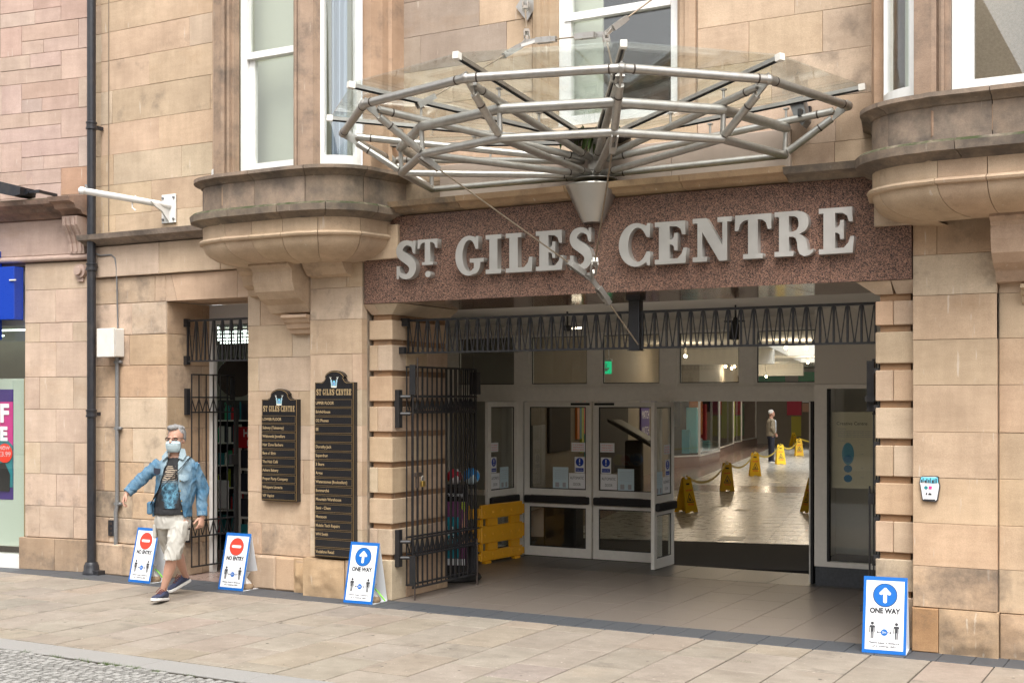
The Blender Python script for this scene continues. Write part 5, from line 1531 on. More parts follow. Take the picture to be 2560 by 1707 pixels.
# advertising totem behind the gate, three balls on top
tt = thing('display_totem', 'black advertising totem with a teal phone picture behind the gate', 'display stand', (-7.40, 12.0, 0))
ty = 12.0
tm = RZ(R(20)); 
def tpart(name, mat, mb, parent=tt):
    o = mb.build(name, mat, parent); o.data.transform(T((-7.40, ty, 0)) @ tm); return o
tpart('base', 'dark', MB().lathe([(.30, 0), (.32, .02), (.30, .06), (.10, .075)], (0, .05, 0), 28))
tpart('body', 'dark', MB().box(-.17, .17, 0, .09, .06, 1.06, .015))
tpart('header', 'board_black', MB().box(-.16, .16, -.006, -.001, .88, 1.03))
tpart('picture', 'plum', MB().box(-.16, .16, -.006, -.001, .16, .87)) if 'plum' in M else None
M['plum'] = flat_mat('plum print', (.20, .055, .15), .4); M['peach'] = flat_mat('peach print', (.55, .30, .20), .4); M['phone'] = flat_mat('teal print', (.015, .23, .29), .35)
tpart('picture', 'plum', MB().box(-.16, .16, -.006, -.001, .16, .87))
tpart('picture', 'peach', MB().prism([(.09, .40), (.158, .40), (.158, .82), (.12, .70)], -.0085, -.0065))
tpart('picture', 'lime', MB().prism([(.10, .80), (.158, .74), (.158, .868), (.11, .868)], -.0085, -.0065))
tpart('picture', 'phone', MB().box(-.11, .08, -.011, -.009, .24, .70, .004))
tpart('picture', 'sign_white', MB().box(-.155, .155, -.0085, -.0065, .165, .235))
for s_, x, z, sz in (('12', -.03, .56, .10), ('08', -.01, .47, .10)):
    me = place_mesh(text_mesh(s_, sz, None), T((-7.40, ty, 0)) @ tm @ T((x, -.0125, z)), 'print_white'); obj('lettering', me, tt)
me = place_mesh(text_mesh('Samsung', .07, .26), T((-7.40, ty, 0)) @ tm @ T((0, -.0075, .95)), 'print_white'); obj('lettering', me, tt)
M['ball_y'] = flat_mat('yellow ball', (.70, .66, .03), .35)
def two_tone(name, a, b, sc):
    m, t, bs = nm(name); tc = N(t, 'ShaderNodeTexCoord'); v = N(t, 'ShaderNodeTexVoronoi', Scale=sc); L(t, tc.outputs['Object'], v.inputs['Vector'])
    sp = N(t, 'ShaderNodeSeparateColor'); L(t, v.outputs['Color'], sp.inputs[0])
    L(t, mixc(t, ramp(t, sp.outputs[0], .45, .47), a, b), bs.inputs['Base Color']); bs.inputs['Roughness'].default_value = .3; return m
M['ball_r'] = two_tone('red and white ball', (.62, .02, .05), (.72, .66, .64), 13)
M['ball_b'] = two_tone('blue and white ball', (.03, .25, .60), (.55, .68, .72), 12)
for (x, y, r_, mt_, lb) in ((-7.53, 11.99, .082, 'ball_y', 'yellow ball on the display stand, leftmost'), (-7.385, 12.02, .088, 'ball_r', 'red and white ball between the yellow and blue ones'), (-7.205, 12.08, .095, 'ball_b', 'blue and white ball on the display stand')):
    b = thing('ball', lb, 'ball', (x, y, 1.06 + r_), group='balls on top of the display stand', world=False)
    MB().ball((0, 0, 0), r_, 20, 14).build('skin', mt_, b, smooth=True, world=False)
    MB().tube([(0, 0, -r_), (0, 0, -r_ - .012)], .03, 12).build('cup', 'dark', b, world=False)

# ------------------------------------------------------------------ A boards on the pavement
def a_board(kind):
    W, H, D = .335, .585, .28
    nm_ = 'no entry' if kind == 'no' else 'one way'
    t = thing('pavement_sign', '', 'sign', (0, 0, 0), 0, group='blue and white tent signs on the pavement', world=False)
    lean = math.atan2(D / 2, H); ln = math.hypot(D / 2, H)
    mt = T((0, 0, .004)) @ RX(-lean)     # front panel: local z runs up the slope, front is -y
    def fp(name, mat, mb, mtx=mt):
        o = mb.build(name, mat, t, world=False); o.data.transform(mtx); return o
    fp('front_panel', 'sign_blue', MB().box(-W / 2, W / 2, -.003, .0, 0, ln))
    fp('front_panel', 'sign_side', MB().box(-W / 2, W / 2, .0004, .003, 0, ln))
    fp('print', 'sign_white', MB().box(-W / 2 + .022, W / 2 - .022, -.0045, -.0033, .028, ln - .032))
    mtb = T((0, D, .004)) @ RX(lean)
    fp('back_panel', 'sign_side', MB().box(-W / 2, W / 2, -.003, .0, 0, ln), mtb)
    fp('floor_panel', 'sign_side', MB().box(-W / 2, W / 2, .004, D - .004, .001, .004), T((0, 0, 0)))
    Y = -.0050
    def disc(name, mat, r_, y, cz): return fp(name, mat, MB().prism(disc_poly(0, cz, r_, 36), y - .0010, y))
    cz = ln - .145
    disc('print', 'print_dark', .094, Y, cz)
    if kind == 'no':
        disc('print', 'sign_red', .089, Y - .0013, cz)
        fp('print', 'print_white', MB().prism([(-.052, cz - .012), (.052, cz - .012), (.062, cz - .004), (.062, cz + .008), (.052, cz + .016), (-.052, cz + .016), (-.062, cz + .008), (-.062, cz - .004)], Y - .0036, Y - .0026))
    else:
        disc('print', 'sign_blue', .089, Y - .0013, cz)
        fp('print', 'print_white', MB().prism([(-.014, cz - .055), (-.006, cz - .062), (.006, cz - .062), (.014, cz - .055), (.014, cz + .012), (.028, cz + .0), (.042, cz + .004), (.044, cz + .018), (.006, cz + .058), (-.006, cz + .058), (-.044, cz + .018), (-.042, cz + .004), (-.028, cz + .0), (-.014, cz + .012)], Y - .0036, Y - .0026))
    def tx(s_, z, size, mat='print_dark', width=None, x=0, bold=0):
        me = place_mesh(text_mesh(s_, size, width, bold=bold), mt @ T((x, Y - .0006, z)), mat); obj('lettering', me, t, world=False)
    tx('NO ENTRY' if kind == 'no' else 'ONE WAY', ln - .270, .055, 'print_dark', .235, bold=.0032)
    tx('To help social distancing please', ln - .305, .016, 'print_grey', .225)
    tx('follow our one way system', ln - .322, .016, 'print_grey', .19)
    for s in (-1, 1):
        x = s * .092; z = .115
        b = MB().prism(disc_poly(x, z + .118, .0125, 14), Y - .001, Y)
        b.prism([(x - .011, z), (x - .002, z), (x - .002, z + .05), (x + .002, z + .05), (x + .002, z), (x + .011, z), (x + .012, z + .085), (x + .016, z + .085), (x + .017, z + .045), (x + .023, z + .045), (x + .022, z + .095), (x + .016, z + .102), (x - .016, z + .102), (x - .022, z + .095), (x - .023, z + .045), (x - .017, z + .045), (x - .016, z + .085), (x - .012, z + .085)], Y - .001, Y)
        fp('pictogram', 'print_dark', b)
    fp('pictogram', 'print_dark', MB().prism([(-.058, .165), (-.046, .177), (-.046, .168), (.046, .168), (.046, .177), (.058, .165), (.046, .153), (.046, .162), (-.046, .162), (-.046, .153)], Y - .001, Y))
    fp('pictogram', 'sign_blue', MB().prism(disc_poly(0, .165, .026, 20), Y - .0024, Y - .0014))
    me = place_mesh(text_mesh('2m', .026), mt @ T((0, Y - .003, .166)), 'print_white'); obj('lettering', me, t, world=False)
    tx('Please keep a distance', .083, .022, 'print_dark', .235, bold=.0006)
    tx('of 2 metres (6ft)', .056, .022, 'print_dark', .18, bold=.0006)
    return t
sb = a_board('no'); sb['label'] = 'no entry tent sign standing left of the walking man'
sb.location = (-10.27, 10.13, 0); sb.rotation_euler = (0, 0, R(-2))
dup(sb, (-9.02, 10.19, 0), R(1), 'no entry tent sign standing right of the walking man, by the side door')
so = a_board('one'); so['label'] = 'one way tent sign standing below the taller directory board'
so.location = (-7.33, 10.12, 0); so.rotation_euler = (0, 0, R(3))
dup(so, (-2.255, 10.10, 0), R(6), 'one way tent sign standing in front of the right pier')
def sandbag(x, y, lab, tie, rz):
    t = thing('sandbag', lab, 'sandbag', (x, y, .005), rz, group='sandbags weighing down the tent signs', world=False)
    m = MB(); rings = []
    for z, a, b in ((0, .07, .05), (.02, .085, .062), (.05, .075, .055), (.075, .045, .03)):
        rings.append([(a * math.cos(2 * PI * k / 16) * (1 + .08 * math.sin(k * 2.3)), b * math.sin(2 * PI * k / 16), z) for k in range(16)])
    m.rings(rings).build('sack', 'sand', t, smooth=60, world=False)
    rings = []
    for z, a, b in ((.06, .06, .045), (.10, .03, .02), (.12, .012, .012), (.15, .03, .012), (.18, .045, .016)):
        rings.append([(a * math.cos(2 * PI * k / 12) * (1 + .15 * math.sin(k * 1.7 + z * 40)), b * math.sin(2 * PI * k / 12), z) for k in range(12)])
    m = MB().rings(rings); m.build('clear_bag', 'bag_clear', t, smooth=60, world=False)
    if tie: MB().tube([(-.02, 0, .12), (.02, -.0, .135), (.06, .0, .11), (.11, .0, .06), (.14, .01, .02)], .007, 6).build('green_tie', 'green_tie', t, smooth=60, world=False)
    return t
sandbag(-10.19, 10.27, 'sandbag with a green tie in the tent sign left of the man', True, .1)
sandbag(-8.93, 10.33, 'sandbag without a tie in the tent sign by the side door', False, .4)
sandbag(-7.25, 10.26, 'sandbag with a green tie in the one way sign below the directory board', True, .0)

# ------------------------------------------------------------------ the shop behind the side door
part('shop_wall', 'shop_inner', MB().box(-16, -15.95, 11.25, 17, 0, 3.0).box(-16, -9.1, 16.95, 17, 0, 3.0).box(-16, -10.26, 11.22, 11.27, 0, 3.2))
part('shop_ceiling', 'shop_inner', MB().box(-16, -9.1, 11.27, 17, 3.0, 3.05))
part('shop_floor', 'mall_tile_pink', MB().box(-16, -9.1, 10.63, 17, -.08, -.002))
for q in range(5):
    part('tube_light', 'lamp_tube', MB().box(-14.2, -11.4, 12.6 + q * .8, 12.66 + q * .8, 2.93, 2.96))
sd = thing('side_door_frame', 'white door frame in the side doorway beside the open iron gate', 'door frame', (-9.6, 11.23, 0))
MB().box(-10.225, -10.165, 11.19, 11.25, 0, 2.88).build('post', 'white_paint', sd)
MB().box(-10.225, -9.0, 11.19, 11.25, 2.88, 3.10).build('header', 'sign_side', sd)
MB().add([(-10.18, 11.27, 0), (-10.80, 11.97, 0), (-10.80, 11.97, 2.88), (-10.18, 11.27, 2.88), (-10.21, 11.30, 0), (-10.83, 12.0, 0), (-10.83, 12.0, 2.88), (-10.21, 11.30, 2.88)], [(0, 1, 2, 3), (7, 6, 5, 4), (0, 4, 5, 1), (3, 2, 6, 7), (0, 3, 7, 4), (1, 5, 6, 2)]).build('side_panel', 'pale_green', sd)
sh = thing('book_shelf', 'dark shelf unit full of books and magazines inside the side shop', 'shelf', (-12.3, 14.0, 0))
mtb = T((-12.25, 13.9, 0)) @ RZ(R(42))
def shp_(name, mat, mb, parent=sh):
    o = mb.build(name, mat, parent); o.data.transform(mtb); return o
shp_('frame', 'room_dark', MB().box(-1.2, 1.2, .3, .33, 0, 2.0).box(-1.2, -1.17, 0, .3, 0, 2.0).box(1.17, 1.2, 0, .3, 0, 2.0))
for i, z in enumerate((.1, .42, .74, 1.06, 1.38, 1.70)):
    shp_('shelf_board', 'shop_white', MB().box(-1.17, 1.17, -.02, .3, z, z + .02))
    x = -1.15; groups = {}
    while x < 1.1:
        w = random.uniform(.02, .09); h = random.uniform(.16, .26); c_ = random.choice(['red_sign', 'teal', 'navy', 'shop_white', 'aqua', 'green_cloth', 'dark', 'pink', 'lime', 'dark', 'navy', 'dark'])
        groups.setdefault(c_, MB()).box(x, x + w - .003, .02, .22, z + .02, z + .02 + h); x += w
    for c_, m_ in groups.items(): stuff(shp_('book', c_, m_))
rs = thing('red_offer_sign', 'dark red offer sign with white capitals inside the side doorway', 'sign', (-10.9, 12.5, 1.4))
MB().box(-10.965, -10.5, 12.5, 12.52, 1.39, 1.66).build('panel', 'red_sign', rs)
text('HALF', T((-10.70, 12.499, 1.575)), 'print_white', rs, .13, align='CENTER', bold=.004)
text('PRICE', T((-10.66, 12.499, 1.45)), 'print_white', rs, .10, align='CENTER', bold=.003)
MB().box(-10.95, -10.92, 12.51, 12.55, 0, 1.39).build('post', 'shop_white', rs)
mg = thing('magazine_rack', 'white magazine rack with dark covers under the red offer sign', 'rack', (-10.8, 12.55, 0))
for i, z in enumerate((.15, .48, .80, 1.10)):
    MB().box(-10.93, -10.45, 12.53, 12.60, z, z + .03).build('shelf', 'shop_white', mg)
    for q in range(3): MB().box(-10.92 + q * .16, -10.78 + q * .16, 12.535, 12.55, z + .03, z + .26).build('magazine', random.choice(['dark', 'navy', 'teal', 'red_sign', 'green_cloth']), mg)
MB().box(-10.93, -10.45, 12.61, 12.63, 0, 1.38).build('back', 'conduit', mg)
gp = thing('grey_panel', 'plain grey counter screen inside the side doorway', 'screen', (-11.1, 12.3, .6))
MB().box(-11.17, -10.93, 12.3, 12.32, .62, .98).box(-11.17, -11.15, 12.32, 12.34, 0, .62).build('panel', 'sign_side', gp)
fr_ = thing('free_sign', 'narrow red sign with white vertical lettering low in the side doorway', 'sign', (-11.2, 12.2, .2))
MB().box(-11.22, -11.10, 12.2, 12.215, .12, .62).build('panel', 'red_sign', fr_)
me = place_mesh(text_mesh('FREE', .11), T((-11.16, 12.198, .38)) @ Matrix.Rotation(-PI / 2, 4, 'Y'), 'print_white'); obj('lettering', me, fr_)
mi = thing('round_mirror', 'large dark round mirror hanging inside the side doorway', 'mirror', (-11.3, 12.9, 2.3))
MB().tube([(-11.30, 12.90, 2.30), (-11.33, 12.93, 2.30)], .26, 28).build('disc', 'board_black', mi, smooth=40)
MB().tube([(-11.33, 12.93, 2.55), (-11.33, 12.95, 3.0)], .012, 6).build('rod', 'dark', mi)

# ------------------------------------------------------------------ the mall inside
MO = Vector((-6.6, 14.5, 0)); MR = math.atan(.2255)
MM = T(MO) @ RZ(MR)
def mp(name, mat, mb, parent=None, **k):
    o = mb.build(name, mat, parent, **k); o.data.transform(MM); return o
mf = structure(mp('mall_floor', 'mat', MB().box(-7, 8, -.4, 2.35, -.08, .0)))
rows_ = [(2.35, 12.5), (14.6, 52)]
for w0, w1 in rows_:
    mp('tile_field', 'mall_tile', MB().box(-1.3, 4.5, w0 + .003, w1, -.08, .002), mf)
mp('tile_band', 'mall_tile_pink', MB().box(-1.3, 4.5, 12.503, 14.597, -.08, .002), mf)
mp('tile_border', 'mall_tile_pink', MB().box(-7, -1.303, 2.353, 52, -.08, .002), mf)
jm = MB()
for i in range(60):
    w = 2.35 + i * .6
    if w < 40: jm.box(-1.3, 4.5, w, w + .006, .002, .0028)
for i in range(10): jm.box(-1.3 + i * .6, -1.294 + i * .6, 2.36, 40, .0029, .0036)
stuff(mp('tile_joint', 'dark_tile', jm, mf))
for (u, w, l) in ((1.0, 2.6, .35), (.1, 6.0, .22), (.7, 7.6, .25), (1.3, 11.0, .3), (-.5, 11.6, .2), (.6, 15.8, .3), (1.4, 14.9, .25)):
    mp('floor_hatch', 'alu', MB().box(u, u + l, w, w + l * 1.6, .0037, .006).box(u + .02, u + l - .02, w + .03, w + l * 1.6 - .03, .0061, .008), mf)
def mpart(name, mat, mb, **k): return mp(name, mat, mb, bld, **k)
mpart('mall_wall', 'mall_wall', MB().box(-2.95, -2.85, .0, 22.3, 0, 3.7))
mpart('mall_wall', 'plaster', MB().box(4.5, 4.6, .0, 50, 0, 4.6).box(-7, 4.6, 46, 46.1, 2.7, 4.6))
mpart('mall_back_wall', 'brick_dark', MB().box(-7, 4.6, 45.5, 45.6, 0, 2.9))
# ceiling with two light wells open to the sky
cl_ = MB()
zc = 3.55
cl_.box(-7, .2, .1, 50, zc, zc + .1).box(3.4, 4.6, .1, 50, zc, zc + .1)
for a, b in ((.1, 19.3), (28.6, 31), (36, 50)): cl_.box(.2, 3.4, a, b, zc, zc + .1)
mpart('mall_ceiling', 'ceiling_paint', cl_)
for a, b in ((19.3, 28.6), (31, 36)):
    mpart('light_well', 'ceiling_paint', MB().box(.1, .2, a - .1, b + .1, zc + .1, zc + 1.3).box(3.4, 3.5, a - .1, b + .1, zc + .1, zc + 1.3).box(.2, 3.4, a - .1, a, zc + .1, zc + 1.3).box(.2, 3.4, b, b + .1, zc + .1, zc + 1.3))
# dropped bulkheads across the mall
for w, z in ((22.4, 3.1), (37.5, 3.05)):
    mpart('bulkhead', 'ceiling_paint', MB().box(-7, .2, w, w + .5, z, zc - .003))
lamps = [(-1.77, 18.2, 3.2), (-1.91, 28.5, 3.2), (-1.98, 31.0, 3.2), (-1.67, 29.1, 3.2), (.94, 17.15, 3.35), (1.42, 17.54, 3.35), (.80, 29.73, 3.35), (-1.17, 36.0, 3.0), (1.2, 4.0, 3.4), (.2, 9.5, 3.4)]
LAMP_LABEL = ['spotlight glowing alone at the left of the fourth transom window', 'leftmost of three clustered spotlights in the fourth transom window', 'middle one of three clustered spotlights in the fourth transom window', 'rightmost of three clustered spotlights in the fourth transom window', 'left one of two spotlights high in the fifth transom window', 'right one of two spotlights high in the fifth transom window', 'single spotlight below the pair in the fifth transom window', 'lowest spotlight, at the left of the fifth transom window', 'nearest mall spotlight, just behind the doors, mirrored in the floor', 'second nearest mall spotlight behind the doors, mirrored in the floor']
for i, (u, w, z) in enumerate(lamps):
    p = MM @ Vector((u, w, z))
    t = thing('ceiling_spotlight', LAMP_LABEL[i], 'spotlight', p, group='spotlights under the mall ceiling', world=False)
    MB().ball((0, 0, 0), .045, 10, 8).build('bulb', 'lamp_warm', t, world=False)
    MB().tube([(0, 0, .04), (0, 0, zc - z + .01)], .03, 8).build('stem', 'alu', t, world=False)
    ld = bpy.data.lights.new('spot_glow', 'POINT'); ld.energy = 17 if i < 8 else 7; ld.color = (1, .82, .60); ld.shadow_soft_size = .08
    lo = bpy.data.objects.new('spot_glow', ld); COL.objects.link(lo); lo.location = p + Vector((0, 0, -.12))

# shop fronts along the left of the mall
sf = thing('mall_shopfront', 'white framed shop windows with teal and aqua displays along the left of the mall', 'shopfront', tuple(MM @ Vector((-2.3, 23, 0))))
def sp(name, mat, mb, parent=sf): return mp(name, mat, mb, parent)
segs = [((-2.85, 22.3), (-2.11, 23.4)), ((-2.11, 23.4), (-1.97, 27.3)), ((-2.25, 27.35), (-2.37, 35.2)), ((-2.6, 35.25), (-2.39, 38.4)), ((-2.6, 38.5), (-2.25, 43.4))]
for i, (a, b) in enumerate(segs):
    A, B = Vector((*a, 0)), Vector((*b, 0)); d = (B - A).normalized(); n_ = Vector((d.y, -d.x, 0))
    def wallq(z0, z1, th=.06, o=0, s0=0, s1=1):
        P, Q_ = A.lerp(B, s0) + n_ * o, A.lerp(B, s1) + n_ * o
        R_ = [P, Q_, Q_ - n_ * th, P - n_ * th]
        return [(*p[:2], z0) for p in R_] + [(*p[:2], z1) for p in R_], [(0, 3, 2, 1), (4, 5, 6, 7), (0, 1, 5, 4), (1, 2, 6, 5), (2, 3, 7, 6), (3, 0, 4, 7)]
    sp('plinth', 'mall_tile_pink', MB().add(*wallq(0, .30, .1)))
    sp('sill', 'shop_white', MB().add(*wallq(.303, .345, .12, .02)))
    sp('pane', 'glass', MB().add(*wallq(.345, 2.3, .01)))
    m = MB()
    for s in (0, .985): m.add(*wallq(.345, 2.3, .06, .02, s, s + .015))
    sp('post', 'shop_white', m)
    sp('head', 'mall_wall', MB().add(*wallq(2.3, 3.55, .1)))
    m = MB(); m.add(*wallq(.0, 2.6, .05, -1.6))
    sp('display_back', random.choice(['shop_inner', 'room_dark']), m)
for i, (u, w, z0, z1, sx_, mt_) in enumerate(((-2.75, 24.0, .35, 1.1, .25, 'teal'), (-2.7, 24.6, .35, 1.8, .35, 'aqua'), (-2.6, 25.2, .35, .8, .3, 'shop_white'), (-2.8, 25.9, .9, 2.0, .4, 'orange'), (-2.5, 26.4, .35, .7, .3, 'aqua'), (-3.0, 23.4, 1.2, 2.0, .3, 'dark'), (-3.0, 28.5, .35, 1.9, .4, 'red_sign'), (-2.9, 30.5, .35, 1.6, .5, 'shop_inner'), (-3.0, 32.5, .35, 2.0, .4, 'purple'), (-3.0, 36.3, .5, 2.1, .5, 'lime'), (-3.1, 40.0, .5, 1.9, .6, 'green_cloth'))):
    sp('display_box', mt_, MB().box(u, u + sx_, w, w + sx_, z0, z1, .02))
# far end: posters and a dark doorway
fe = thing('far_notice_wall', 'far end of the mall with red and yellow notices beside a dark door', 'notice wall', tuple(MM @ Vector((0, 45.4, 0))))
mp('panel', 'mall_wall', MB().box(-2.4, 3.5, 45.40, 45.48, 0, 2.6), fe)
mp('door', 'dark', MB().box(.05, .5, 45.34, 45.395, 0, 2.3), fe)
for (u0, u1, z0, z1, mt_) in ((-1.00, -0.33, 1.35, 2.35, 'red_bright'), (-0.80, -0.35, .35, 1.30, 'yellow_note'), (-0.29, 0.00, 1.95, 2.35, 'sign_white'), (-0.29, 0.00, 1.5, 1.9, 'peach'), (.52, 1.05, .4, 1.9, 'yellow_note'), (.52, 1.05, 1.95, 2.35, 'peach'), (1.2, 3.2, .1, 2.5, 'room_dark')):
    if mt_ == 'red_bright' and mt_ not in M: M[mt_] = flat_mat('red notice', (.55, .02, .07), .5)
    if mt_ == 'yellow_note' and mt_ not in M: M[mt_] = flat_mat('yellow notice', (.48, .42, .04), .5)
    mp('notice', mt_, MB().box(u0, u1, 45.33, 45.39, z0, z1), fe)
gr_ = thing('green_screens', 'bright green hanging screens high at the far end of the mall', 'screen', tuple(MM @ Vector((0, 44, 2.4))))
mp('screen', 'green_cloth', MB().box(-2.2, -1.0, 44, 44.05, 2.75, 3.35), gr_)
mp('screen', 'green_cloth', MB().box(-.4, 1.0, 44, 44.05, 2.75, 3.35), gr_)
# things along the near left wall of the mall, seen through the door glass
nw_ = thing('lobby_display', 'dark lobby display wall with coloured strips and boards behind the door glass', 'display', tuple(MM @ Vector((-2.8, 8, 0))))
for (w0, w1, z0, z1, mt_) in ((6.5, 7.4, .1, 1.55, 'conduit'), (7.7, 9.4, 1.0, 1.95, 'room_dark'), (10.0, 10.2, 1.2, 2.3, 'orange'), (10.22, 10.4, 1.2, 2.3, 'teal'), (10.42, 10.6, .9, 2.3, 'lime'), (10.62, 10.8, 1.3, 2.3, 'sign_red'), (10.82, 11.0, .8, 2.3, 'aqua'), (17.3, 18.5, 1.0, 2.2, 'purple'), (19.0, 20.2, 1.0, 2.2, 'purple'), (12.2, 15.5, .3, 2.2, 'room_dark')):
    mp('board', mt_, MB().box(-2.845, -2.80, w0, w1, z0, z1), nw_)
for w in (17.9, 19.6):
    for s_, z in (('MATCH', 1.62), ('MATCH', 1.2)):
        me = place_mesh(text_mesh(s_, .3, 1.0), MM @ T((-2.79, w, z)) @ RZ(PI / 2), 'print_white'); obj('lettering', me, nw_)
ks = thing('information_kiosk', 'tilted glass topped information kiosk behind the right hand door glass', 'kiosk', tuple(MM @ Vector((-1.25, 8.1, 0))))
mp('stand', 'room_dark', MB().box(-1.4, -1.1, 7.95, 8.3, 0, 1.25, .03), ks)
def slab(u0, z0, u1, z1, w0, w1, th, o=0):
    return [(u0, w0, z0 + o), (u1, w0, z1 + o), (u1, w1, z1 + o), (u0, w1, z0 + o), (u0, w0, z0 + th + o), (u1, w0, z1 + th + o), (u1, w1, z1 + th + o), (u0, w1, z0 + th + o)], [(0, 3, 2, 1), (4, 5, 6, 7), (0, 1, 5, 4), (1, 2, 6, 5), (2, 3, 7, 6), (3, 0, 4, 7)]
mp('frame', 'dark', MB().add(*slab(-1.68, 1.60, -.85, 1.13, 7.7, 8.7, .06)), ks)
mp('screen', 'conduit', MB().add(*slab(-1.60, 1.56, -.93, 1.18, 7.78, 8.62, .012, .065)), ks)
rb_ = thing('litter_bin', 'dark litter bin standing behind the right hand door', 'bin', tuple(MM @ Vector((-.9, 1.2, 0))))
mp('bin_body', 'dark', MB().box(-1.15, -.7, 1.0, 1.5, 0, .6, .03), rb_); mp('lid', 'black_paint', MB().box(-1.17, -.68, .98, 1.52, .603, .65, .02), rb_)

# wet floor signs
def wet_sign():
    t = thing('wet_floor_sign', '', 'wet floor sign', (0, 0, 0), group='yellow wet floor signs along the mall', world=False)
    H = .64
    for s in (1, -1):
        lean = R(13)
        mt = T((0, -.145 * s, .003)) @ RZ(0 if s > 0 else PI) @ RX(-lean)
        def fp(name, mat, mb):
            o = mb.build(name, mat, t, world=False); o.data.transform(mt); return o
        P = [(-.15, 0), (-.05, 0), (-.045, .022), (.045, .022), (.05, 0), (.15, 0), (.125, .30), (.10, .60), (.08, .64), (.045, .64), (.045, .60), (-.045, .60), (-.045, .64), (-.08, .64), (-.10, .60), (-.125, .30)]
        fp('panel', 'yellow_sign', MB().prism(P, -.008, .008))
        if s > 0:
            fp('print', 'print_dark', MB().prism([(-.085, .18), (.085, .18), (0, .36)], -.0095, -.0085))
            fp('print', 'yellow_sign', MB().prism([(-.062, .195), (.062, .195), (0, .325)], -.0115, -.0105))
            fp('print', 'print_dark', MB().prism([(-.035, .205), (-.01, .215), (.03, .202), (.012, .24), (.0, .27), (-.018, .262)], -.0135, -.0125))
            for s_, z in (('CAUTION', .40), ('WET FLOOR', .145)):
                me = place_mesh(text_mesh(s_, .04, .15, bold=.002), mt @ T((0, -.0095, z)), 'sign_red'); obj('lettering', me, t, world=False)
            fp('print', 'dark', MB().box(-.04, .04, -.0095, -.0085, .50, .53))
    return t
ws = wet_sign()
spots = [(-.03, 12.7, 12, 'wet floor sign in the mall, second along the tape from the doors'), (.03, 18.55, 12, 'wet floor sign standing left of the far man, third along the tape'), (.20, 25.2, 14, 'wet floor sign at the feet of the far man'),
         (.38, 31.7, 12, 'wet floor sign beyond the far man, its warning triangle outlined'), (-.45, 41.5, 60, 'farthest wet floor sign, seen side on before the notices'), (-.10, 7.05, 50, 'wet floor sign half hidden by the open door leaf'), (2.06, 7.6, -60, 'wet floor sign half hidden by the right door edge')]
for i, (u, w, a, lb) in enumerate(spots):
    p = MM @ Vector((u, w, .003)); rz = R(a) + .25
    if i == 0: ws.location = p; ws.rotation_euler = (0, 0, rz); ws['label'] = lb
    else: dup(ws, p, rz, lb)
tp = MB(); tk = MB()
tops = [MM @ Vector((u, w, .62)) for u, w, *_ in (spots[5], spots[0], spots[1], spots[2], spots[3])] + [MM @ Vector((2.0, 35, .75))]
for a, b in zip(tops, tops[1:]):
    n_ = 24
    for k in range(n_):
        q = lambda s: a.lerp(b, s) - Vector((0, 0, .25 * 4 * s * (1 - s)))
        p0, p1 = q(k / n_), q((k + 1) / n_)
        tp.quad(p0, p1, p1 + Vector((0, 0, .05)), p0 + Vector((0, 0, .05)))
tpo = thing('barrier_tape', 'yellow and black tape strung between the wet floor signs', 'tape', tuple(tops[0]))
tp.build('tape_band', 'tape_yellow', tpo)

# ------------------------------------------------------------------ the far side of the street, behind the viewer (it shows in the glass)
ob = thing('opposite_terrace', 'stone terrace on the other side of the street', 'building', (-4, -9.5, 0))
ow = MB().box(-40, 14, -10.0, -9.5, 0, 7.2).build('wall', 'terrace', ob)
MB().add([(-40, -9.4, 7.2), (14, -9.4, 7.2), (14, -13, 9.8), (-40, -13, 9.8)], [(0, 1, 2, 3)]).build('roof', 'asphalt_roof', ob)
MB().prism([(-16, 7.0), (-3.75, 7.0), (-3.75, 9.4), (-4.6, 11.2), (-8.5, 14.0), (-12.5, 11.0), (-16, 9.0)], -11.5, -9.55).build('gable', 'brick_dark', ob)
for i in range(16):
    x = -39 + i * 3.3
    for z in (.4, 4.1):
        f = MB().box(x, x + 1.2, -9.495, -9.44, z, z + 2.2).build('window', 'dark', ob)
        MB().box(x + .05, x + 1.15, -9.435, -9.43, z + .05, z + 2.15).build('pane', 'board_black', f)
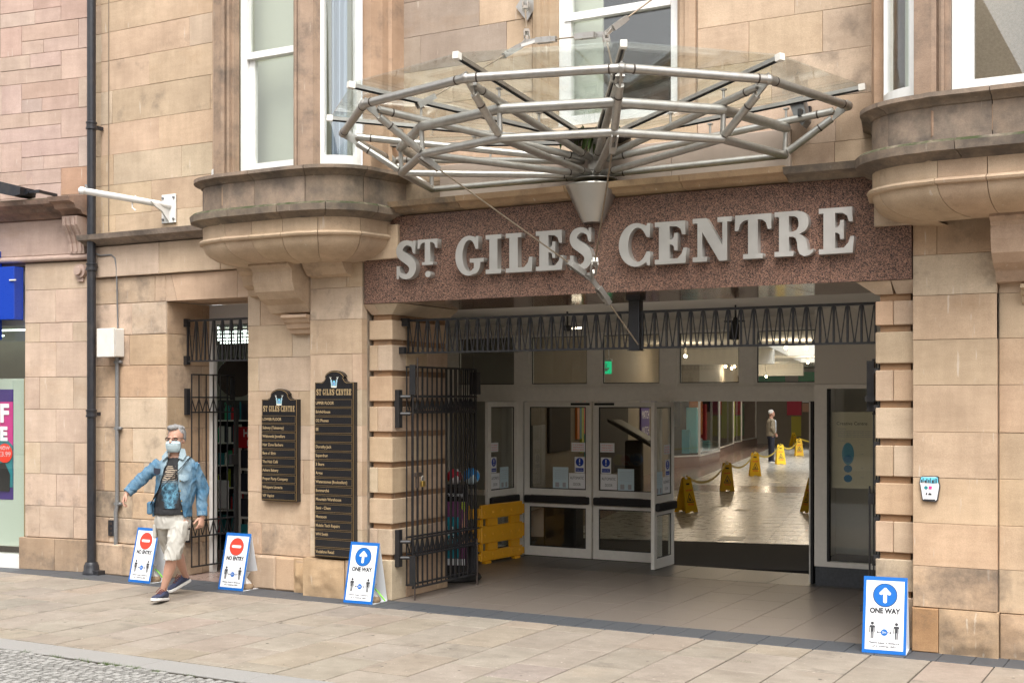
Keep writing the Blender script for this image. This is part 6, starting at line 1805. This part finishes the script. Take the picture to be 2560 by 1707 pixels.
# ------------------------------------------------------------------ people
def erings(mb, L_, n=20, sq=2.0):
    """closed loft through horizontal-ish ellipses: (x,y,z,rx,ry[,rot])"""
    rg_ = []
    for e in L_:
        x, y, z, rx, ry = e[:5]; rot = e[5] if len(e) > 5 else 0; c, s = math.cos(rot), math.sin(rot)
        r_ = []
        for k in range(n):
            a = 2 * PI * k / n; ca, sa = math.cos(a), math.sin(a)
            px = rx * math.copysign(abs(ca) ** (2 / sq), ca); py = ry * math.copysign(abs(sa) ** (2 / sq), sa)
            r_.append((x + px * c - py * s, y + px * s + py * c, z))
        rg_.append(r_)
    return mb.rings(rg_)
def wob(me, amp, sc, seed=0., zs=1.0):
    for v in me.vertices:
        n_ = noise.noise_vector(Vector((v.co.x * sc + seed, v.co.y * sc, v.co.z * sc * zs)))
        v.co += Vector(n_) * amp
def meld(name, mb, mat, parent, voxel=.007, smooth_it=4, amp=0, sc=14, seed=0, zs=1., fold=0, **k):
    """join overlapping closed shapes into one continuous skin"""
    me = mb.mesh('tmp', []); fix_normals(me)
    o = bpy.data.objects.new('tmp', me); COL.objects.link(o)
    m = o.modifiers.new('r', 'REMESH'); m.mode = 'VOXEL'; m.voxel_size = voxel
    s = o.modifiers.new('s', 'SMOOTH'); s.factor = .5; s.iterations = smooth_it
    me2 = bpy.data.meshes.new_from_object(o.evaluated_get(bpy.context.evaluated_depsgraph_get()))
    bpy.data.objects.remove(o); bpy.data.meshes.remove(me)
    if amp: wob(me2, amp, sc, seed, zs)
    if fold:
        # sharp-crested cloth folds
        for v, nv in [(v, v.normal.copy()) for v in me2.vertices]:
            q = noise.noise(Vector((v.co.x * 16 + seed, v.co.y * 16, v.co.z * 9 + v.co.x * 12)))
            v.co += nv * fold * (1 - min(1, abs(q) * 3.2)) - nv * fold * .4
    me2.name = name; me2.materials.clear(); me2.materials.append(M[mat] if isinstance(mat, str) else mat)
    me2.polygons.foreach_set('use_smooth', [True] * len(me2.polygons))
    return obj(name, me2, parent, world=False, **k)
def hand(mb, w, d, side, nrm, s=1.0):
    """relaxed hand: w wrist, d pointing along the hand, side: thumb direction, nrm: back of the hand"""
    w, d, side, nrm = Vector(w), Vector(d).normalized(), Vector(side).normalized(), Vector(nrm).normalized()
    side = (side - d * side.dot(d)).normalized(); nrm = side.cross(d) * (1 if side.cross(d).dot(nrm) > 0 else -1)
    P = lambda a, b, c=0: w + (d * a + side * b + nrm * c) * s
    rg_ = []
    for a, hw, th in ((-.02, .026, .021), (.01, .029, .019), (.045, .039, .017), (.08, .042, .015), (.098, .040, .013)):
        rg_.append([P(a, hw * math.cos(2 * PI * k / 14), th * math.sin(2 * PI * k / 14)) for k in range(14)])
    mb.rings(rg_)
    for i, (off, ln, curl) in enumerate(((.031, .068, .35), (.011, .076, .45), (-.010, .071, .55), (-.030, .055, .65))):
        p = P(.085, off); pts = [p]; a = .15
        for f_ in (.45, .32, .23):
            a += curl; p = p + (d * math.cos(a) - nrm * math.sin(a)) * ln * f_ * s; pts.append(p)
        mb.tube(pts, [.0095 * s, .0092 * s, .0085 * s, .0065 * s], 8)
    p = P(.02, .030, -.004); pts = [p]
    for a, l_ in ((.75, .036), (.45, .030), (.2, .024)):
        p = p + (d * math.cos(a) + side * math.sin(a) - nrm * .35).normalized() * l_ * s; pts.append(p)
    mb.tube(pts, [.014 * s, .012 * s, .0105 * s, .008 * s], 8)
def shoe(t, heel, toe, ank, name='shoe', far=False):
    """heel and toe: ground-side points of the sole; the shoe is built along them"""
    h, e = Vector(heel), Vector(toe); d = (e - h); ln = d.length; d.normalize()
    sd = d.cross(Vector((0, 0, 1))).normalized(); up = sd.cross(d).normalized()
    P = lambda a, b, c: h + d * a * ln + sd * b + up * c
    m = MB(); rg_ = []
    prof = ((-.01, .026, .075), (.03, .033, .095), (.15, .037, .105), (.30, .038, .100), (.45, .040, .082), (.62, .046, .065), (.80, .046, .052), (.92, .036, .045), (.985, .018, .038))
    for a, hw, zt in prof:
        rg_.append([P(a, hw * math.copysign(abs(math.cos(2 * PI * k / 16)) ** .8, math.cos(2 * PI * k / 16)), .022 + (zt - .022) * .5 * (1 + math.sin(2 * PI * k / 16))) for k in range(16)])
    o = meld(name, m.rings(rg_).tube([P(.17, 0, .06), Vector(ank) - Vector((0, 0, .0))], [.04, .036], 12), 'shoe', t, .006, 2)
    s_ = MB(); rg_ = []
    for z in (0, .004, .024, .027):
        k_ = .97 if z in (0, .027) else 1.02
        ring_ = []
        for a, hw, zt in prof: ring_.append(P(.5 + (a - .5) * k_ * 1.02, (hw + .003) * k_, z))
        for a, hw, zt in reversed(prof): ring_.append(P(.5 + (a - .5) * k_ * 1.02, -(hw + .003) * k_, z))
        rg_.append(ring_)
    s_.rings(rg_).build('sole', 'sole', o, smooth=40, world=False)
    s2 = MB(); rg_ = []
    for z in (-.003, -.0005): rg_.append([P(a, hw * .95, z) for a, hw, zt in prof] + [P(a, -hw * .95, z) for a, hw, zt in reversed(prof)])
    s2.rings(rg_).build('tread', 'sole_dark', o, world=False)
    if not far:
        l_ = MB()
        for i in range(4):
            a = .36 + i * .085; c = .104 - i * .011
            l_.tube([P(a, -.024, c - .008), P(a + .02, 0, c + .006), P(a + .03, .024, c - .008)], .004, 6)
        l_.tube([P(.36, 0, .112), P(.33, .03, .125), P(.40, .045, .10), P(.47, .05, .08)], .0035, 6).tube([P(.36, 0, .112), P(.33, -.03, .122), P(.41, -.045, .10)], .0035, 6)
        l_.build('laces', 'lace', o, world=False)
    return o

pm = Vector((-9.10, 9.386, 0))
man = thing('person', 'grey haired man in a face mask, denim jacket and pale shorts walking past', 'person', pm, YAW, world=False)
# ---- body, one skin: head, neck, trunk, arms with hands, legs
b = MB()
hy = -.03
b.ball((.066, .012, 1.640), (.079, .098, .100), 20, 14)                 # skull
b.ball((.058, -.012, 1.580), (.069, .085, .095), 20, 14)                # face
b.ball((.052, -.030, 1.525), (.050, .062, .050), 16, 10)                # jaw and chin
b.tube([(.045, -.100, 1.612), (.041, -.118, 1.590), (.040, -.124, 1.572)], [.010, .014, .016], 10)   # nose
for s in (-1, 1):
    b.ball((.062 + s * .078, .012, 1.592), (.012, .022, .033), 10, 8)  # ears
    b.ball((.048 + s * .033, -.088, 1.625), (.022, .016, .010), 10, 8)  # brow
erings(b, [(.058, .03, 1.37, .075, .065), (.056, .022, 1.44, .060, .060), (.058, .012, 1.50, .056, .060), (.06, .005, 1.55, .05, .055)])
erings(b, [(.02, .03, .80, .15, .105), (.03, .03, .95, .15, .11), (.05, .03, 1.15, .16, .115), (.066, .035, 1.30, .17, .11), (.066, .035, 1.39, .15, .085), (.062, .03, 1.43, .09, .07)])
shR, elR, wrR = Vector((-.115, .03, 1.37)), Vector((-.262, -.0, 1.226)), Vector((-.398, -.10, 1.072))
shL, elL, wrL = Vector((.238, .05, 1.36)), Vector((.300, .10, 1.10)), Vector((.316, .04, .83))
b.tube([shR, elR, wrR], [.048, .040, .027], 12); b.tube([shL, elL, wrL], [.048, .040, .027], 12)
hand(b, wrR, (-.30, -.30, -.85), (.25, -.85, .2), (-.75, .1, .3), .98)
hand(b, wrL, (-.10, -.25, -.95), (-.45, -.85, .15), (.80, -.35, -.1), .98)
hipL, knL, anL = Vector((.115, .02, .80)), Vector((.060, -.13, .46)), Vector((-.045, -.075, .10))
hipR, knR, anR = Vector((-.065, .03, .80)), Vector((.000, .21, .47)), Vector((.020, .535, .175))
def calf(h, k, a, bow):
    c = k.lerp(a, .30) + bow
    b.tube([h, k + Vector((0, 0, .02)), k.lerp(a, .08), c, k.lerp(a, .55) + bow * .6, k.lerp(a, .85), a, a + (a - k).normalized() * .03], [.085, .058, .052, .057, .047, .033, .032, .034], 14)
calf(hipL, knL, anL, Vector((.004, .018, 0))); calf(hipR, knR, anR, Vector((.0, .015, .012)))
body = meld('body', b, 'skin', man, .0055, 3)
# ---- head dress: hair, glasses, mask
h = MB()
h.ball((.068, .030, 1.655), (.089, .100, .098), 20, 14)
for i in range(26):
    a = random.uniform(0, 2 * PI); r_ = random.uniform(.0, .075)
    h.ball((.066 + r_ * math.cos(a), .01 + r_ * math.sin(a), 1.725 - r_ * r_ * 3.5 + random.uniform(-.004, .012)), random.uniform(.016, .028), 8, 6)
for s in (-1, 1): h.ball((.066 + s * .076, .03, 1.625), (.016, .045, .048), 10, 8)
h.ball((.045, -.055, 1.722), (.055, .040, .030), 12, 8)
hair = meld('hair', h, 'hair_grey', man, .006, 2, .004, 60)
# trim the hair off the face
bm = bmesh.new(); bm.from_mesh(hair.data)
bmesh.ops.delete(bm, geom=[v for v in bm.verts if v.co.y < -.045 and v.co.z < 1.672 or (v.co.z < 1.665 and v.co.y < -.02) or v.co.z < 1.565], context='VERTS')
bm.to_mesh(hair.data); bm.free()
mk = MB(); rg_ = []
for z, hw, fw in ((1.592, .042, .124), (1.580, .060, .120), (1.565, .0655, .122), (1.562, .065, .117), (1.545, .066, .119), (1.542, .0655, .114), (1.522, .064, .114), (1.519, .0635, .109), (1.498, .056, .102), (1.480, .042, .088)):
    rg_.append([(.052 + hw * 1.12 * math.sin(R(a)), .0 - (fw - .004 * math.sin(z * 260)) * (.30 + .70 * math.cos(R(a)) ** .8 if abs(a) < 89 else .3), z) for a in range(-84, 85, 12)])
mko = MB().rings(rg_, cap=False, close=False).build('face_mask', 'mask', man, smooth=50, world=False)
so_ = mko.modifiers.new('t', 'SOLIDIFY'); so_.thickness = .003
MB().tube([(-.010, -.035, 1.575), (-.018, .01, 1.60)], .002, 5).tube([(.118, -.035, 1.575), (.142, .01, 1.60)], .002, 5).build('ear_loop', 'print_white', mko, world=False)
g = MB()
for s in (-1, 1):
    c = (.047 + s * .034, -.112, 1.612)
    pts = [(c[0] + .027 * math.cos(2 * PI * k / 16) , c[1] + abs(.027 * math.cos(2 * PI * k / 16)) * .12, c[2] + .016 * math.sin(2 * PI * k / 16)) for k in range(17)]
    g.tube(pts, .0028, 6, cap=False)
    g.tube([(c[0] + s * .027, c[1], 1.617), (.066 + s * .082, -.03, 1.617), (.066 + s * .082, .02, 1.61)], .0028, 6)
g.tube([(.040, -.112, 1.616), (.054, -.112, 1.616)], .0028, 6)
glo = g.build('glasses', 'glasses', man, smooth=50, world=False)
for s in (-1, 1):
    e_ = MB().ball((.047 + s * .034, -.088, 1.610), (.013, .008, .009), 12, 8).build('eye', 'crest_white', man, smooth=True, world=False)
    MB().ball((.045 + s * .034, -.0945, 1.609), (.0055, .003, .0055), 8, 6).build('iris', 'dark', e_, smooth=True, world=False)
    MB().box(.047 + s * .034 - .025, .047 + s * .034 + .025, -.1105, -.110, 1.598, 1.626).build('lens', 'lens_glass', glo, world=False)
# ---- black T shirt
tsh = MB()
erings(tsh, [(.018, .02, .858, .176, .136), (.018, .02, .90, .176, .136), (.03, .02, 1.0, .164, .130), (.05, .025, 1.15, .168, .126), (.066, .03, 1.28, .176, .118), (.064, .03, 1.37, .150, .095), (.060, .025, 1.425, .085, .076)], 28)
tee = meld('t_shirt', tsh, 'tee', man, .008, 3, .004, 10, fold=.004)
# printed front of the shirt, follows the chest
rg_ = []
for z, x0, x1 in ((.925, -.085, .115), (.97, -.075, .125), (1.05, -.065, .13), (1.15, -.055, .125), (1.24, -.035, .11), (1.32, -.01, .10), (1.345, .01, .09)):
    rg_.append([(x0 + (x1 - x0) * k / 8, -.117 - .006 * math.cos((k - 4) / 4) + .028 * ((x0 + (x1 - x0) * k / 8 - .03) / .1) ** 2 + max(0, z - 1.2) * .12, z) for k in range(9)])
MB().rings(rg_, cap=False, close=False).build('shirt_print', 'shirt_print', tee, smooth=True, world=False)
# ---- denim jacket, open at the front
jk = MB()
LV = [(.835, .02, .02, .192, .142, -.175, .158), (.88, .02, .02, .195, .145, -.165, .152), (.96, .03, .02, .197, .148, -.150, .146), (1.06, .05, .022, .198, .148, -.115, .132), (1.15, .06, .025, .202, .146, -.080, .118), (1.25, .066, .03, .205, .140, -.050, .108), (1.33, .066, .033, .200, .128, -.025, .105), (1.39, .066, .036, .172, .106, -.008, .106), (1.435, .064, .036, .118, .084, .000, .112)]
def jring(e, off):
    z, cx, cy, hx, hy_, xl, xr = e
    if z < .9: pass
    hx += off; hy_ += off
    a0 = math.asin(max(-.98, min(.98, (xr - cx) / hx))); a1 = 2 * PI + math.asin(max(-.98, min(.98, (xl - cx) / hx)))
    tilt = .0
    return [Vector((cx + hx * math.sin(a0 + (a1 - a0) * k / 30), cy - hy_ * math.cos(a0 + (a1 - a0) * k / 30), z)) for k in range(31)]
rg_ = []
for e in LV:
    o_, i_ = jring(e, 0), jring(e, -.018)
    rg_.append(o_ + i_[::-1])
jk.rings(rg_)
def sleeve(S, E, W, r0, r1, r2):
    pts = [S + (S - E) * .04, S, S.lerp(E, .5), E + (E - (S + W) / 2) * .12, E.lerp(W, .5), W.lerp(E, .06), W]
    jk.tube(pts, [.045, r0 * .86, .064, r1, .056, r2, r2 * .95], 18)
sleeve(shR + Vector((.012, 0, -.010)), elR, wrR + (elR - wrR) * .12, .078, .062, .048)
sleeve(shL + Vector((-.012, 0, -.012)), elL, wrL + (elL - wrL) * .05, .078, .064, .050)
jacket = meld('denim_jacket', jk, 'denim', man, .0065, 3, .006, 17, 3.0, .8, fold=.010, fade=.0)
# collar, cuffs, pockets, hem band
c_ = MB()
for s, P in ((-1, [(.004, -.075, 1.435), (-.045, -.065, 1.39), (-.060, -.02, 1.435), (-.030, .03, 1.485), (.0, -.03, 1.50)]), (1, [(.108, -.075, 1.420), (.150, -.070, 1.40), (.168, -.02, 1.445), (.140, .03, 1.505), (.118, -.035, 1.515)])):
    c_.add([Vector(p) for p in P] + [Vector(p) + Vector((s * .008, -.010, .004)) for p in P], [(0, 1, 2, 3, 4), (9, 8, 7, 6, 5)] + [(i, (i + 1) % 5, 5 + (i + 1) % 5, 5 + i) for i in range(5)])
erings(c_, [(.064, .045, 1.425, .086, .075), (.066, .05, 1.49, .074, .062)], 20)
c_.build('collar', 'denim', jacket, smooth=60, world=False, fade=.25)
pc = MB()
pc.add([(.130, -.130, 1.262), (.222, -.098, 1.255), (.215, -.106, 1.212), (.175, -.128, 1.198), (.134, -.137, 1.215), (.130, -.138, 1.264), (.224, -.104, 1.257), (.217, -.112, 1.210), (.175, -.134, 1.195), (.134, -.145, 1.213)], [(0, 1, 2, 3, 4), (9, 8, 7, 6, 5)] + [(i, (i + 1) % 5, 5 + (i + 1) % 5, 5 + i) for i in range(5)])
pc.build('pocket_flap', 'denim', jacket, world=False, fade=.12)
pc2 = MB().add([(-.125, -.098, 1.325), (-.058, -.124, 1.318), (-.055, -.130, 1.275), (-.090, -.122, 1.258), (-.122, -.106, 1.278), (-.127, -.106, 1.327), (-.058, -.132, 1.320), (-.053, -.138, 1.273), (-.090, -.130, 1.255), (-.124, -.114, 1.276)], [(0, 1, 2, 3, 4), (9, 8, 7, 6, 5)] + [(i, (i + 1) % 5, 5 + (i + 1) % 5, 5 + i) for i in range(5)])
pc2.build('pocket_flap', 'navy', jacket, world=False)
for E_, W_, r_ in ((elR, wrR, .050), (elL, wrL, .052)):
    d = (W_ - E_).normalized()
    MB().tube([W_ - d * .055, W_ - d * .01], [r_, r_ + .001], 18).build('cuff', 'denim', jacket, smooth=50, world=False, fade=.2)
bt = MB()
for z in (.90, 1.0, 1.1, 1.2): bt.ball((.148 if z < 1.05 else .135, -.105 + (z - .9) * -.03, z), .007, 8, 6)
stuff(bt.build('button', 'brass', jacket, world=False))
# ---- shorts
s_ = MB()
erings(s_, [(.018, .025, .90, .130, .10), (.02, .025, .87, .156, .118), (.022, .028, .80, .176, .132), (.024, .03, .72, .175, .128)], 24)
def legtube(A, B, C_, ra, rb, rc):
    rr = []
    for p, (rx, ry) in ((A, ra), (A.lerp(B, .5), ((ra[0] + rb[0]) / 2, (ra[1] + rb[1]) / 2)), (B, rb), (C_, rc)): rr.append((p.x, p.y, p.z, rx, ry))
    erings(s_, rr, 20)
legtube(Vector((.105, .015, .79)), Vector((.085, -.075, .60)), Vector((.060, -.120, .425)), (.098, .115), (.088, .102), (.080, .092))
legtube(Vector((-.068, .04, .79)), Vector((-.055, .12, .60)), Vector((-.030, .185, .455)), (.092, .110), (.084, .10), (.076, .09))
shorts = meld('shorts', s_, 'shorts', man, .007, 3, .007, 13, 9.0, .7, fold=.011)
MB().add([(.150, -.045, .675), (.188, .01, .67), (.182, .01, .60), (.155, -.06, .60), (.160, -.050, .677), (.197, .01, .672), (.192, .01, .598), (.163, -.068, .598)], [(0, 1, 2, 3), (7, 6, 5, 4), (0, 4, 5, 1), (1, 5, 6, 2), (2, 6, 7, 3), (3, 7, 4, 0)]).build('cargo_pocket', 'shorts', shorts, world=False)
MB().add([(.145, -.055, .705), (.190, .01, .70), (.188, .01, .665), (.152, -.066, .665), (.155, -.062, .707), (.2, .01, .702), (.199, .01, .663), (.161, -.074, .663)], [(0, 1, 2, 3), (7, 6, 5, 4), (0, 4, 5, 1), (1, 5, 6, 2), (2, 6, 7, 3), (3, 7, 4, 0)]).build('pocket_flap', 'shorts', shorts, world=False)
MB().box(-.165, -.130, -.02, .05, .62, .76, .01).build('cargo_pocket', 'shorts', shorts, world=False)
# ---- strap and pouch
sp_ = [(.205, .02, 1.425), (.190, -.06, 1.40), (.150, -.113, 1.335), (.060, -.140, 1.235), (-.030, -.148, 1.145), (-.085, -.142, 1.085), (-.120, -.120, 1.03), (-.165, -.06, .98), (-.185, .0, .95)]
sm = MB()
for p, q in zip(sp_, sp_[1:]): sm.bar(p, Vector(q) + (Vector(q) - Vector(p)) * .08, .004, .030, (0.6, 0, .8))
sm.build('bag_strap', 'strap', man, world=False)
MB().box(-.215, -.165, -.05, .07, .86, .985, .012).build('pouch', 'denim', man, world=False)
# ---- shoes
shoe(man, (-.028, -.020, .004), (-.078, -.295, .040), anL)
shoe(man, (.046, .600, .105), (-.125, .425, .012), anR)

# ---- the man waiting inside the mall
wm = MM @ Vector((-.19, 26.4, .003))
wman = thing('person', 'white haired man in a beige jacket standing among the wet floor signs', 'person', wm, YAW + R(5), world=False)
b = MB()
b.ball((.02, 0, 1.60), (.095, .080, .110), 14, 10); b.ball((.05, 0, 1.55), (.07, .065, .085), 14, 10); b.ball((.113, 0, 1.575), (.018, .014, .018), 8, 6)
b.ball((.01, -.078, 1.585), (.02, .012, .03), 8, 6); b.ball((.01, .078, 1.585), (.02, .012, .03), 8, 6)
erings(b, [(0, 0, 1.36, .07, .06), (.0, 0, 1.46, .06, .055), (.02, 0, 1.52, .055, .05)])
erings(b, [(0, 0, .80, .12, .16), (0, 0, 1.1, .125, .17), (0, 0, 1.32, .11, .18), (0, 0, 1.42, .07, .09)])
b.tube([(0, -.19, 1.36), (-.03, -.23, 1.10), (.10, -.19, .92)], [.05, .042, .03], 10); b.tube([(0, .19, 1.36), (-.03, .23, 1.10), (.10, .19, .92)], [.05, .042, .03], 10)
hand(b, (.10, -.19, .92), (.5, .3, -.8), (.8, .2, .5), (0, -1, 0)); hand(b, (.10, .19, .92), (.5, -.3, -.8), (.8, -.2, .5), (0, 1, 0))
for s in (-1, 1): b.tube([(0, s * .09, .84), (.01, s * .09, .46), (-.01, s * .09, .10)], [.085, .055, .038], 10)
meld('body', b, 'skin_far', wman, .010, 3)
h = MB().ball((.0, 0, 1.635), (.098, .086, .088), 14, 10); ho = meld('hair', h, 'hair_white', wman, .010, 2)
bm = bmesh.new(); bm.from_mesh(ho.data); bmesh.ops.delete(bm, geom=[v for v in bm.verts if v.co.x > .05 and v.co.z < 1.665 or v.co.z < 1.58], context='VERTS'); bm.to_mesh(ho.data); bm.free()
j = MB(); erings(j, [(0, 0, .86, .148, .20), (0, 0, 1.0, .150, .195), (0, 0, 1.2, .145, .20), (0, 0, 1.34, .125, .20), (0, 0, 1.43, .075, .10)])
j.tube([(0, -.19, 1.37), (-.03, -.235, 1.12), (.07, -.20, .96)], [.068, .062, .05], 12); j.tube([(0, .19, 1.37), (-.03, .235, 1.12), (.07, .20, .96)], [.068, .062, .05], 12)
meld('jacket', j, 'jacket_beige', wman, .011, 3, .008, 12)
MB().box(.09, .158, -.07, .07, .95, 1.38, .02).build('shirt', 'shirt_light', wman, world=False)
p_ = MB(); erings(p_, [(0, 0, .92, .125, .165), (0, 0, .78, .13, .17)])
for s in (-1, 1): p_.tube([(0, s * .085, .82), (.01, s * .09, .46), (0, s * .09, .05)], [.095, .075, .062], 12)
meld('trousers', p_, 'navy', wman, .011, 3, .006, 12)
for s in (-1, 1): shoe(wman, (-.06, s * .09, .0), (.20, s * .10, .0), (-.01, s * .09, .10), far=True)
